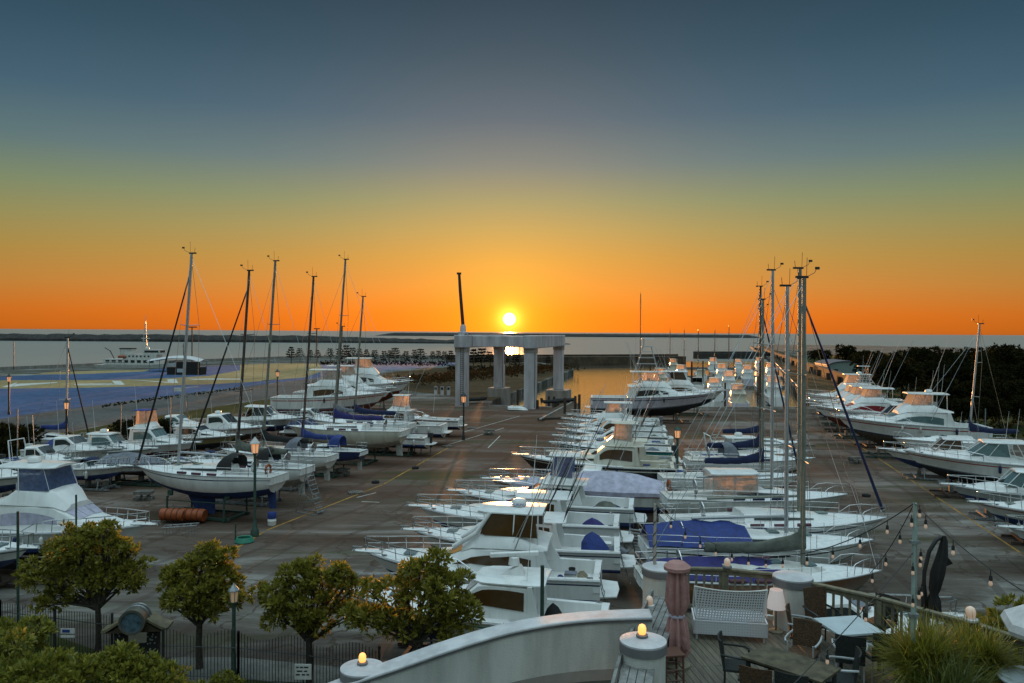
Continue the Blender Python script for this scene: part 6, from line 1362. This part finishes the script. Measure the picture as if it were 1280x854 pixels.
# light poles and string lights
p1 = PD(1143, 629, 13.0); sp = thing('string_light_pole', 'tall pale green pole carrying the string lights beside the spiky plants', 'pole', (p1.x-.02, 13.0, ZD))
g = MB(); g.tube([(0, 0, 0), (.03, 0, p1.z-ZD)], .032, 8); g.tube([(.07, .03, 0), (.075, .03, p1.z-ZD-.2)], .018, 6); g.build('pole_tubes', mat('pale_green_paint', (.34, .42, .38), .45), sp, smooth=60)
g = MB(); g.box((.03, 0, 1.5), (.14, .1, .05)); g.box((.03, 0, 2.7), (.14, .1, .05)); g.lathe([(.2, 0), (.2, .04), (.05, .06)], n=16); g.build('clamps', galv, sp)
p2 = PD(819, 630, flp.y); s2 = thing('thin_light_pole', 'thin pale pole with a spiral cable standing on the far left pillar', 'pole', (p2.x, flp.y, 8.46))
g = MB(); g.tube([(0, 0, 0), (0, 0, p2.z-8.46)], .035, 8); g.build('pole_tube', mat('pale_grey_paint', (.42, .38, .34), .5), s2, smooth=60)
g = MB(); g.tube([(.04*math.cos(k*.55), .04*math.sin(k*.55), k*.022) for k in range(int((p2.z-8.46)/.022))], .010, 4); g.build('spiral_cable', ironblk, s2)
cab = thing('string_lights', 'black cable of hanging bulbs strung from the pale green pole across the boats', 'string lights', (p1.x, p1.y, ZD)); co = Vector((p1.x, p1.y, ZD))
g = MB(); bulbs = []
def cable(a, b_, sag, ts, hang=.16, r=.009):
    n = 24; pts_ = []
    for k in range(n+1):
        t_ = k/n; q = a.lerp(b_, t_); q.z -= sag*4*t_*(1-t_); pts_.append(q-co)
    g.tube(pts_, r, 4)
    for t_ in ts:
        q = a.lerp(b_, t_); q.z -= sag*4*t_*(1-t_); bulbs.append((q-co, hang))
cable(p1, p2, 1.0, (.08, .165, .255, .345, .435, .50, .57, .64, .71, .78, .85, .92))
cable(p1, PD(1300, 752, 9.5), .10, (.12, .38, .68, .93)); 
p1b = PD(1142, 690, 13.0); cable(p1, PD(1088, 716, 14.5), .1, (.3, .62, .95)); cable(p1b, PD(985, 862, 11.0), .05, (.42, .72))
for i, (dx, yy) in enumerate(((.07, 640), (-.06, 652), (.09, 694), (.08, 702), (-.04, 712), (.10, 738), (.06, 742), (-.04, 752), (.08, 788))):
    q = PD(1143, yy, 13.0); bulbs.append((Vector((q.x+dx, q.y-.03, q.z+.12))-co, .12))
g.build('cable', ironblk, cab)
for q, h_ in bulbs:
    gg = MB(); gg.tube([q, q-Vector((0, 0, h_*.5))], .007, 4); gg.lathe([(.022, -h_*.5-.07), (.026, -h_*.5-.06), (.02, -h_*.5)], q, 8); sck = gg.build('bulb_socket', ironblk, cab)
    gg = MB(); gg.lathe([(.008, -h_*.5-.145), (.020, -h_*.5-.135), (.026, -h_*.5-.115), (.020, -h_*.5-.085), (.015, -h_*.5-.07)], q, 10); gg.build('glass_bulb', bulbdim, sck, smooth=60)
# spiky plants
def spiky(label, px, py, z, n, r, seed, m, name='spiky_plant'):
    rr = random.Random(seed); p = P(px, py, z); root = thing(name, label, 'plant', (p.x, p.y, ZD), 0, 'spiky potted plants')
    g = MB(); g.lathe([(.22, 0), (.30, .42), (.33, .45), (.28, .46), (.26, .40), (.02, .40)], n=20); g.build('pot', mat('dark_clay', (.06, .045, .035), .8), root, smooth=40)
    g = MB(); g.tube([(0, 0, .3), (0, 0, z-ZD)], .07, 6); g.build('stem', bark, root)
    g = MB(); c = Vector((0, 0, z-ZD))
    for _ in range(n):
        d = Vector((rr.gauss(0, 1), rr.gauss(0, 1), rr.gauss(.35, .7))).normalized(); L_ = r*1.12*rr.uniform(.6, 1.1); w = .0095; side = d.cross(Vector((0, 0, 1))).normalized() if abs(d.z) < .98 else Vector((1, 0, 0))
        a = c+Vector((rr.gauss(0, .16), rr.gauss(0, .12), rr.gauss(-.08, .10)))+d*.06; m1 = a+d*L_*.5; e = a+d*L_+Vector((0, 0, -.16*L_*(1-abs(d.z)))); g.add([a-side*w, a+side*w, m1+side*w*.9, e, m1-side*w*.9], [(0, 1, 2, 4), (4, 2, 3)])
    g.build('leaves', m, root)
spiky('large yellow green spiky plant right beside the pale green light pole', 1158, 826, 8.18, 2200, .74, 1, blade)
spiky('large yellow green spiky plant at the right of the lower right corner', 1218, 824, 8.12, 2000, .70, 2, blade)
spiky('dark green spiky plant low between the two yellow green ones', 1190, 872, 7.95, 1300, .70, 3, blade2)
shr = build_tree('leafy_shrub', 'orange tipped leafy shrub beyond the right railing at the frame edge', (X(1262, 15.4), 15.4, 0), [((0, 0, 7.55), .62, .9), ((.35, .1, 7.9), .5, .9), ((-.35, 0, 7.5), .45, .8), ((.1, .3, 7.2), .7, .9), ((.75, 0, 7.5), .6, .9), ((0, .1, 6.8), .8, 1)], 9, 420, 12, .13, leafA, ((0, 0, 0), (.1, 0, 3), (0, 0, 6.3)), .11, 'shrub')
wp = thing('white_parasol', 'white parasol corner poking in at the right edge', 'parasol', (X(1345, 12.0), 12.0, ZD))
g = MB(); g.lathe([(.93, 1.56), (.95, 1.62), (.9, 1.72), (.5, 1.95), (.03, 2.12)], n=8); g.build('canopy', whitec, wp, smooth=30); g = MB(); g.tube([(0, 0, 0), (0, 0, 2.1)], .025, 8); g.build('pole', alu, wp)
# ---------------------------------------------------------------- foreground left: garden, fence, gate, trees
sheet('garden_bed', [(-80, 765), (60, 792), (140, 820), (300, 838), (420, 842), (480, 846), (700, 852), (800, 870), (820, 1100), (-200, 1100)], grassm, .006)
sheet('garden_path', [(196, 838), (215, 822), (300, 822), (440, 836), (470, 850), (430, 856), (300, 850), (240, 856)], shingle, .012)
def ironfence(label, pts_, ztop, wave=0, gap=.13, name='iron_fence'):
    root = thing(name, label, 'fence', (pts_[0].x, pts_[0].y, 0), 0, 'black iron garden fences'); o = Vector((pts_[0].x, pts_[0].y, 0)); g = MB(); gr = MB(); tot = 0
    for a, b_ in zip(pts_, pts_[1:]):
        a = Vector((a.x, a.y, 0)); b_ = Vector((b_.x, b_.y, 0)); L_ = (b_-a).length; n = int(L_/gap)
        for i in range(n+1):
            q = a.lerp(b_, i/n)-o; h = ztop+wave*(math.cos(2*PI*(tot+L_*i/n)/2.6)) ; g.tube([(q.x, q.y, .05), (q.x, q.y, h), (q.x, q.y, h+.07)], .013, 4)
        for z in (.18, ztop-.32-abs(wave)): gr.tube([(a-o)+Vector((0, 0, z)), (b_-o)+Vector((0, 0, z))], .02, 4)
        m_ = max(1, int(L_/2.6))
        for i in range(m_+1):
            q = a.lerp(b_, i/m_)-o; gp = MB(); gp.box((q.x, q.y, (ztop+.1)/2), (.08, .08, ztop+.1)); gp.lathe([(.06, ztop+.1), (.05, ztop+.18), (.01, ztop+.2)], (q.x, q.y, 0), 8); gp.build('post', ironblk, root)
        tot += L_
    g.build('pickets', ironblk, root); gr.build('rails', ironblk, root)
ironfence('black iron fence left of the garden gate behind the largest tree', [P(-60, 742, 1.85), P(0, 755, 1.85), P(140, 772, 1.85)], 1.85)
ironfence('scalloped black iron fence right of the garden gate', [P(204, 790, 1.85), P(298, 793, 1.85), P(474, 812, 1.85)], 1.8, .16)
gx_ = X(172, 32.0); gate = thing('garden_gate', 'dark garden gate with curved roof and a round porthole above the opening', 'gate', (gx_, 32.0, 0), R(8))
for s_ in (-1, 1):
    g = MB(); g.box((s_*.62, 0, .85), (.42, .45, 1.7)); pt_ = g.build('gate_pillar', blackc, gate, bevel=.03)
    g = MB(); rr = random.Random(4+s_)
    for k in range(34): g.box((s_*.62+rr.uniform(-.17, .17), -.232, rr.uniform(.25, 1.6)), (.05, .02, .05))
    g.build('light_specks', mat('pale_pebbles', (.25, .27, .24), .6), pt_)
g = MB(); rings = []
for k in range(17):
    u = -1+k/8; zb = 1.55+.55*math.cos(u*PI/2)**1.6; x = u*1.25; rings.append([(x, -.42, zb-.12), (x, .5, zb-.12), (x, .5, zb-.03), (x, -.42, zb-.01)])
g.loft(rings); g.build('curved_roof', mat('tan_roof_sheet', (.20, .17, .10), .6, noise=.2), gate, smooth=50)
g = MB(); rings = []
for k in range(17):
    u = -1+k/8; zb = 1.52+.55*math.cos(u*PI/2)**1.6; x = u*1.1; rings.append([(x, -.38, 1.40), (x, .2, 1.40), (x, .2, max(1.45, zb-.13)), (x, -.38, max(1.45, zb-.13))])
g.loft(rings); g.build('pediment', mat('dark_brown_boards', (.06, .04, .022), .7), gate)
g = MB(); Mx = Matrix.Rotation(PI/2, 4, 'X')
def ring_y(prof, n=28):
    g = MB(); g.lathe(prof, n=n); g.v = [tuple(Mx @ Vector(v)+Vector((0, -.32, 1.92))) for v in g.v]; return g
ring_y([(.46, -.55), (.48, -.3), (.48, .1), (.50, .30), (.50, .42), (.41, .42), (.41, .36)]).build('barrel', mat('grey_brass', (.20, .19, .16), .4, metal=.6), gate, smooth=40)
ring_y([(.41, .345), (.41, .37), (.02, .39)]).build('porthole_glass', mat('cloudy_glass', (.10, .16, .20), .15, noise=.3, nscale=4, coat=.5), gate, smooth=40)
g = MB()
for dy in (-.45, -.2, .05): pass
gb = ring_y([(.50, -.48), (.52, -.44), (.50, -.40)]); gb2 = ring_y([(.50, -.22), (.52, -.18), (.50, -.14)]); gb.add(gb2.v, gb2.f); gb.build('barrel_hoop', galv, gate, smooth=40)
g = MB(); g.box((0, -.05, .45), (.85, .06, .8)); g.build('gate_door', blackc, gate)
# garden lamp posts
def lamppost(label, x, y, h, m, glow=lampglow, thick=.06, base=.16, name='lamp_post', size=1.0, roof=None):
    root = thing(name, label, 'street lamp', (x, y, 0), 0, 'lantern lamp posts'); g = MB(); g.lathe([(base, 0), (base, .35), (base*.7, .5), (thick*1.3, 1.0), (thick, 1.1), (thick, h-.62*size)], n=12); g.lathe([(thick*1.6, h-.66*size), (thick*1.6, h-.60*size)], n=12); g.build('post', m, root, smooth=40)
    q = .15*size; z = h-.60*size; g = MB(); g.lathe([(q*.75, z), (q, z+.36*size)], n=6); g.build('lantern_glass', glow, root)
    g = MB()
    for k in range(6): a = 2*PI*k/6; g.tube([(q*.77*math.cos(a), q*.77*math.sin(a), z), (q*1.02*math.cos(a), q*1.02*math.sin(a), z+.36*size)], .012*size, 4)
    g.lathe([(q*1.35, z+.36*size), (q*1.3, z+.39*size), (q*.35, z+.56*size), (.02, z+.62*size)], n=6); g.build('lantern_roof', roof or m, root)
dimlan = emis('dim_lantern_glass', (1, .6, .3), .12, (.42, .36, .24))
lamppost('garden lamp post with pale roof between the second and third round trees', X(293, 30.5), 30.5, 3.75, greensteel, dimlan, .07, .13, size=1.15, roof=galv)
lamppost('green yard lamp post with lit white lantern in front of the closest left sailboat', X(319, 52), 52, 6.5, greensteel, lampglow, .09, .28, size=1.7, roof=whitec)
lamppost('lit dark lamp post in the aisle right of the middle row', X(848, 60), 60, 6.5, greensteel, lampglow, .09, .22, size=1.5)
lamppost('lit lamp post in front of the nearest gantry column', X(580, 99), 99, 5.9, ironblk, lampglow, .10, .2, size=2.0)
lamppost('lit lamp post between the road and the left motorboats', X(83, 79), 79, 6.6, ironblk, lampglow, .09, .2, size=1.7)
lamppost('lamp post at the near edge of the blue lot on the far left', X(11, 125), 125, 6.4, ironblk, lampglow, .12, .2, size=2.0)
lamppost('lamp post between the sportfishers and the ochre paving', X(347, 150), 150, 6.2, ironblk, lampglow, .13, .2, size=2.3)
def pole(label, px, D, ytop, r=.06, m=greensteel, tee=0, z0=0):
    h = CAM_H-(ytop-(415+(px-640)*.0063))/FPX*D-z0; g = MB(); g.tube([(0, 0, 0), (0, 0, h)], r, 7); root = thing('light_mast' if tee else 'plain_pole', label, 'pole', (X(px, D), D, z0), 0, None if tee else 'plain poles in the yard'); g.build('pole_tube', m, root, smooth=60)
    if tee:
        g = MB(); g.box((0, 0, h), (tee, .3, .35)); g.build('lamp_bar', ironblk, root)
pole('tall light mast with T shaped head right of the white canopy', 240, 262, 409, .2, rust, 3.2); pole('tall light mast with T shaped head above the shore pines', 396, 300, 411, .2, rust, 2.2)
pole('thin pole on the sea wall at the far left', 17, 262, 427, .12, ironblk); pole('slim grey pole behind the leftmost small cabin boat', 21.5, 70, 511, .05, galv); pole('slim grey pole left of the large round bush', 151, 84, 505, .05, galv)
pole('slim grey pole right of the large round bush', 213, 88, 497, .06, galv); pole('green post in front of the blue curtained cruiser', 95, 41.5, 619, .05); pole('green pole behind the leftmost round tree', 22, 36, 640, .06)
pole('green pole rising in front of the nearest middle row boats', 680, 29.5, 708, .075); pole('tall slim pole on the right bank', 1233, 92, 511, .06, galv); pole('slim pole left of the right bank sailboat mast', 1190, 100, 505, .05, galv)
fm = thing('flood_light', 'floodlight pair on a crossbar behind the nearest left mast', 'floodlight', (X(234, 100), 100, 0)); g = MB(); g.tube([(0, 0, 0), (0, 0, 5.6)], .07, 6); g.build('pole', galv, fm)
g = MB(); g.box((0, 0, 5.1), (2.8, .1, .1)); g.build('crossbar', galv, fm); g = MB(); g.box((-1.1, -.1, 6.0), (.9, .35, .4)); g.build('lamp_head', white2, fm)
# signs
sg = thing('notice_board', 'small white notice board on the fence under the third round tree', 'sign', (X(380, 28.9), 28.9, 0)); g = MB(); g.box((0, 0, 1.05), (.62, .03, .56)); bd = g.build('board', white2, sg)
g = MB()
for z, segs in ((1.22, ((-.2, .1), (-.05, .12), (.12, .16))), (1.08, ((-.12, .2), (.1, .12))), (.95, ((-.18, .14), (.02, .12), (.18, .1)))):
    for x, w in segs: g.box((x, -.019, z), (w, .008, .05))
g.build('lettering', ironblk, bd); g = MB(); g.box((0, .03, .55), (.05, .04, 1.1)); g.build('post', ironblk, sg)
s2 = thing('fence_sign', 'small white and blue sign hanging on the left iron fence', 'sign', (X(84.5, 31.9), 31.9, 1.15)); g = MB(); g.box((0, 0, .2), (.56, .03, .20)); g.box((0, 0, -.02), (.56, .03, .09)); g.build('board', white2, s2); g = MB(); g.box((-.06, -.018, .2), (.3, .008, .12)); g.build('blue_mark', bluec, s2)
# foreground trees
def loose_tree(name, label, loc, lobes, seed, n, per, size, lm, trunk, tr, group=None):
    r2 = random.Random(seed); ex = []
    for c, r, q in lobes:
        for _ in range(2):
            d = Vector((r2.gauss(0, 1), r2.gauss(0, .6), r2.gauss(.35, .6))).normalized(); ex.append(((c[0]+d.x*r*1.02, c[1]+d.y*r, c[2]+d.z*r*.95), r2.uniform(.22, .42), .8))
    lobes = [(c, r*.86, q) for c, r, q in lobes]+ex
    return build_tree(name, label, loc, lobes, seed, int(n*.95), per, size*1.08, lm, trunk, tr, group=group)
loose_tree('round_tree', 'leftmost and widest round leafy tree in front of the blue curtained cruiser', (X(122, 33.2), 33.2, 0), [((-1.6, .2, 3.9), 1.0, .9), ((-.6, -.3, 4.3), 1.05, .85), ((.5, 0, 4.2), .95, .9), ((-2.3, -.2, 3.0), .8, .8), ((1.35, 0, 3.2), .75, .9), ((-.9, .2, 3.0), 1.1, .9), ((.2, -.3, 3.1), .9, .8), ((1.1, .1, 2.7), .55, .9), ((-1.6, 0, 2.2), .7, .7), ((1.0, 0, 4.3), .45, .7), ((-.3, 0, 4.9), .5, .9)], 21, 1085, 13, .20, leafA, ((0, 0, 0), (.05, 0, .9), (0, 0, 2.0)), .15, group='round garden trees')
loose_tree('round_tree', 'round leafy tree second from the left beside the pale roofed lamp post', (X(250, 31.6), 31.6, 0), [((0, 0, 3.9), .85, .85), ((-.8, .1, 3.6), .7, .9), ((.9, 0, 3.6), .75, .9), ((.2, -.2, 3.1), .95, .9), ((-.9, 0, 2.7), .6, .7), ((1.1, 0, 2.8), .7, .9), ((.1, 0, 2.5), .8, .7), ((.6, .1, 4.3), .5, .8), ((-1.3, 0, 3.4), .35, .6)], 22, 840, 13, .20, leafA, ((0, 0, 0), (-.03, 0, 1.0), (0, 0, 1.9)), .16, group='round garden trees')
loose_tree('round_tree', 'round leafy tree third from the left with orange tips above the notice board', (X(388, 30.3), 30.3, 0), [((-.6, 0, 3.9), .75, .9), ((.5, 0, 3.8), .8, .85), ((-1.3, .1, 3.3), .7, .9), ((1.2, 0, 3.5), .6, .9), ((0, -.2, 3.0), .9, .9), ((-1.2, 0, 2.5), .7, .8), ((1.5, .1, 2.6), .65, .8), ((.2, 0, 2.3), .8, .7), ((-.2, 0, 4.4), .5, .7), ((1.35, 0, 4.1), .3, .9)], 23, 900, 13, .19, leafA, ((0, 0, 0), (.04, 0, .9), (0, 0, 1.8)), .13, group='round garden trees')
loose_tree('round_tree', 'round leafy tree farthest right, rising behind the curved white wall', (X(522, 28.6), 28.6, 0), [((0, 0, 4.6), .8, .8), ((1.0, 0, 4.3), .8, .8), ((-.9, 0, 4.0), .75, .8), ((.3, -.2, 3.8), 1.0, .8), ((1.8, .1, 3.5), .6, .8), ((-1.5, 0, 3.0), .75, .7), ((-.5, 0, 2.8), .8, .7), ((.9, 0, 3.1), .7, .7), ((-1.9, 0, 3.2), .5, .6), ((.4, 0, 5.0), .45, .7), ((1.3, 0, 2.6), .5, .7)], 24, 980, 13, .19, leafA, ((0, 0, 0), (.1, 0, 1.2), (0, 0, 2.4)), .14, group='round garden trees')
build_tree('hedge_tree', 'large bushy crown filling the bottom left corner', (X(62, 24), 24, -.62), [((-1.2, 0, 3.2), 1.1, .8), ((0, 0, 3.4), 1.1, .8), ((1.0, 0, 3.3), 1.0, .8), ((-.5, -.5, 2.5), 1.3, .9), ((.8, -.5, 2.4), 1.2, .9), ((-2, 0, 2.8), .8, .9), ((-1.6, .8, 4.3), .45, .7)], 31, 1100, 13, .19, leafB, ((0, 0, 0), (0, 0, 1.6)), .15)
build_tree('hedge_tree', 'bushy crown in front of the garden gate', (X(165, 24.5), 24.5, -.55), [((0, 0, 3.3), .9, .8), ((.8, 0, 3.0), .9, .8), ((-.6, 0, 3.5), .7, .9), ((.2, -.4, 2.4), 1.2, .9), ((1.3, -.2, 2.4), .9, .8), ((-.3, 0, 3.95), .4, .9)], 32, 850, 13, .19, leafB, ((0, 0, 0), (0, 0, 1.5)), .14)
build_tree('hedge_tree', 'bushy crown with yellow shoots at the far left under the widest tree', (X(-10, 27), 27, -.1), [((0, 0, 2.9), .9, .8), ((.9, 0, 2.6), .8, .8), ((1.4, 0, 3.3), .6, .6), ((-.8, 0, 2.7), .9, .9), ((.3, -.3, 2.0), 1.0, .9)], 33, 700, 13, .19, leafB, ((0, 0, 0), (0, 0, 1.3)), .14)
for i, (px, D, r_, lab) in enumerate(((245, 28.0, .55, 'small bush at the foot of the second round tree'), (282, 29.0, .5, 'small climbing bush at the foot of the garden lamp post'), (440, 28, .5, 'small bush below the curved wall by the third round tree'), (215, 27, .6, 'small bush right of the bushy crown by the gate'))):
    build_tree('garden_bush', lab, (X(px, D), D, 0), [((0, 0, r_), r_, .9), ((r_*.8, 0, r_*.7), r_*.7, .9), ((-r_*.7, 0, r_*.8), r_*.7, .9)], 60+i, 150, 11, .13, leafB, ((0, 0, 0), (0, 0, r_*.5)), .04, 'bush', 'small garden bushes')
# ---------------------------------------------------------------- loose things in the yard
for i, (px, lab) in enumerate(((217, 'orange fender roll lying under the closest left sailboat, left of its pair'), (242, 'orange fender roll lying under the closest left sailboat, right of its pair'))):
    g = MB(); D = 55.5; g.tube([(-.85, 0, .72), (-.6, 0, .75), (.6, 0, .75), (.85, 0, .72)], .42, 14); g.v = [(x, y, z-.28) for x, y, z in g.v]; root = thing('fender_roll', lab, 'roll', (X(px, D), D, .12), R(-8), 'orange fender rolls'); g.build('foam_body', orange, root, smooth=60)
    g = MB()
    for x in (-.4, .05, .45): g.tube([(x, .435*math.cos(a), .47+.435*math.sin(a)) for a in [2*PI*k/16 for k in range(17)]], .02, 4)
    g.build('black_strap', black, root)
D = 55; dr = thing('plastic_drum', 'white and blue plastic drum standing by the orange line', 'drum', (X(340.5, D), D, 0)); g = MB(); g.lathe([(.26, 0), (.29, .05), (.29, .30), (.31, .33), (.29, .36), (.29, .48)], n=18); g.build('drum_body', white, dr, smooth=40); g = MB(); g.lathe([(.295, .48), (.30, .52), (.30, .86), (.27, .9), (.05, .91)], n=18); g.build('blue_lid', bluec, dr, smooth=40)
D = 50.5; hs = thing('hose_coil', 'green hose coil lying by the foot of the yard lamp post', 'hose', (X(306, D), D, 0)); g = MB(); g.tube([((.55-.0006*k)*math.cos(k*.3), (.55-.0006*k)*math.sin(k*.3), .05+.0016*k) for k in range(170)], .045, 5); g.build('coiled_hose', mat('green_hose', (.02, .22, .14), .5), hs, smooth=60)
g = MB(); g.tube([(-.6, .1, 0), (-.6, .1, 1.2)], .05, 6); g.build('tap_post', greensteel, hs)
D = 52.5; rk = thing('metal_trestle', 'grey metal trestle lying flat on the asphalt left of the yard lamp post', 'trestle', (X(226, D), D, 0), R(6)); g = MB()
for y in (-.35, .35): g.tube([(-1.1, y, .5), (1.1, y, .62)], .03, 5)
for k in range(6): g.tube([(-1.0+.4*k, -.35, .02), (-1.0+.4*k, -.35, .56), (-1.0+.4*k, .35, .56), (-1.0+.4*k, .35, .02)], .022, 5)
g.build('trestle_frame', galv, rk)
def scaffold(label, px, D, h, rz):
    root = thing('boarding_ladder', label, 'ladder', (X(px, D), D, 0), R(rz)); 
    for y in (-.45, .45):
        g = MB(); g.tube([(0, y, 0), (-1.0, y, h)], .03, 5); g.tube([(-1.9, y, 0), (-1.0, y, h)], .03, 5); g.tube([(0, y, 0), (-1.9, y, .1)], .03, 5); g.tube([(-.33, y, h*.33), (-1.65, y, h*.28)], .02, 5); g.tube([(-.33, y, h*.33), (-1.4, y, h*.55)], .02, 5); g.tube([(-.66, y, h*.66), (-1.4, y, h*.55)], .02, 5); g.tube([(-1.0, y, h), (-1.0, y, h+.9)], .022, 5); g.build('side_frame', galv, root)
    g = MB()
    for k in range(9):
        t_ = (k+.5)/9; g.box((-1.0*t_, 0, h*t_), (.18, .86, .03))
    g.build('treads', galv, root)
scaffold('leaning steel boarding ladder at the stern of the scaffolded sailboat', 402, 58.5, 2.9, -20); scaffold('steel boarding ladder in the aisle between blue tarpaulins and middle row', 806, 47.5, 2.0, 60)
D = 88; stl = thing('work_stool', 'grey step stool standing alone on the asphalt beside the left row', 'stool', (X(533, D), D, 0), R(15)); g = MB(); g.box((0, 0, .95), (1.3, .5, .06)); g.build('step', timber, stl)
for x in (-.5, .5):
    for y in (-.2, .2): g = MB(); g.tube([(x*1.1, y*1.2, 0), (x, y, .94)], .035, 5); g.build('leg', galv, stl)
for i, (px, lab) in enumerate(((545, 'white fuel post left of the three by the gantry'), (553, 'white fuel post in the middle of the three by the gantry'), (561, 'white fuel post right of the three by the gantry'))):
    D = 168; root = thing('fuel_post', lab, 'pump', (X(px, D), D, 0), 0, 'fuel posts by the gantry'); g = MB(); g.box((0, 0, 1.0), (.7, .5, 2.0)); g.build('body', wcon, root, bevel=.05); g = MB(); g.box((0, -.26, 1.45), (.5, .04, .5)); g.box((0, 0, 2.06), (.8, .6, .1)); g.build('panel', blackc, root)
D = 137; dg = thing('dinghy', 'small white dinghy lying upturned on the slipway apron', 'dinghy', (X(648, D), D, .0), R(10)); h = MHull(3.6, 1.5, .6); g = hull_mesh(h); g.v = [(x, y, .75-z) for x, y, z in g.v]; g.build('hull', [white, white, white], dg, smooth=40); g = MB(); g.box((0, 0, .78), (3.0, .1, .06)); g.build('keel_strip', white2, dg)
for i, (px, D, rz, lab) in enumerate(((690, 146, 20, 'dark inflatable boat on the finger pier, left of its pair'), (706, 149, 10, 'dark inflatable boat on the finger pier, right of its pair'), (596, 150, 25, 'dark workboat lying by the left gantry columns'))):
    root = thing('inflatable_boat', lab, 'dinghy', (X(px, D), D, .4), R(rz), 'dark small boats by the gantry'); g = MB(); g.tube([(-1.8, .7, .35), (.8, .7, .38), (1.7, .35, .5), (1.9, 0, .55), (1.7, -.35, .5), (.8, -.7, .38), (-1.8, -.7, .35)], .28, 9); g.build('tube', blackc, root, smooth=60); g = MB(); g.box((-.1, 0, .2), (3.2, 1.1, .08)); g.box((-1.8, 0, .5), (.08, 1.1, .6)); g.build('floor', greyc, root); g = MB(); g.box((-2.0, 0, .8), (.35, .4, .6)); g.tube([(-2.05, 0, .5), (-2.05, 0, -.2)], .06, 6); g.build('outboard', black, root, bevel=.06)

rr = random.Random(77)
def tyre(label, px, D, r=.34, stack=1):
    root = thing('tyre', label, 'tyre', (X(px, D), D, 0), rr.uniform(0, 3), 'old tyres lying in the yard'); g = MB(); g.lathe([(r*.55, .02), (r*.95, 0), (r, .05), (r, .17), (r*.95, .22), (r*.55, .20), (r*.5, .11)], n=22); g.build('tread', black, root, smooth=40)
for px, D, lab in ((248, 60, 'old tyre behind the pair of orange fender rolls'), (520, 78, 'old tyre lying left of the grey step stool'), (470, 70.5, 'old tyre beside the small blue sheeted sailboat'), (1085, 66, 'old tyre on the asphalt in the right lane'), (836, 62, 'old tyre near the dark aisle lamp post')): tyre(lab, px, D)
def pallet(label, px, D, rz):
    root = thing('wooden_pallet', label, 'pallet', (X(px, D), D, 0), R(rz), 'wooden pallets in the yard')
    g = MB()
    for k in range(7): g.box((-.52+.173*k, 0, .13), (.11, 1.0, .025))
    g.build('top_boards', timber, root)
    for y in (-.45, 0, .45): g = MB(); g.box((0, y, .06), (1.15, .1, .1)); g.build('bearer', timber, root)
for px, D, rz, lab in ((445, 66, 20, 'wooden pallet beside the tapered pale rudder'), (590, 111, 5, 'wooden pallet near the lit lamp post by the gantry'), (560, 93, 40, 'wooden pallet by the sterns at the end of the left row'), (822, 66, 12, 'wooden pallet by the stern of the black hulled boat'), (1012, 96, 30, 'wooden pallet in the right lane near the quay')): pallet(lab, px, D, rz)
def blocks(label, px, D, rz):
    root = thing('timber_stack', label, 'timber', (X(px, D), D, 0), R(rz), 'stacked timber blocks'); 
    for k in range(3):
        for j in range(2): g = MB(); g.box((rr.uniform(-.05, .05)+(j-.5)*.5*(k % 2), (j-.5)*.5*((k+1) % 2), .12+.24*k), (1.4 if k % 2 == 0 else .26, .26 if k % 2 == 0 else 1.4, .23)); g.build('block', timber, root)
for px, D, rz, lab in ((180, 63, 10, 'stack of timber blocks left of the closest sailboat bow'), (428, 74, 60, 'stack of timber blocks under the left sailboats'), (612, 104, 0, 'stack of timber blocks in the brown lane before the gantry'), (1070, 83, 15, 'stack of timber blocks at the bow of the green windowed cruiser')): blocks(lab, px, D, rz)

for i, (a, b_, lab) in enumerate((((838, 742), (908, 716), 'spare silver mast lying on the ground behind the loveseat, farthest of its three'), ((842, 750), (930, 722), 'spare silver mast lying on the ground behind the loveseat, middle of its three'), ((850, 756), (905, 738), 'spare silver mast lying on the ground behind the loveseat, shortest of its three'))):
    a = P(*a, .35); b_ = P(*b_, .35); root = thing('spare_mast', lab, 'mast', ((a.x+b_.x)/2, (a.y+b_.y)/2, 0), 0, 'spare masts lying in the yard'); o = Vector(root.location)
    g = MB(); g.tube([a-o, b_-o], .085, 8); g.build('mast_tube', alu, root, smooth=60)
    for t_ in (.2, .8): q = a.lerp(b_, t_)-o; g = MB(); g.box((q.x, q.y, .13), (.5, .12, .26)); g.build('bearer', timber, root)
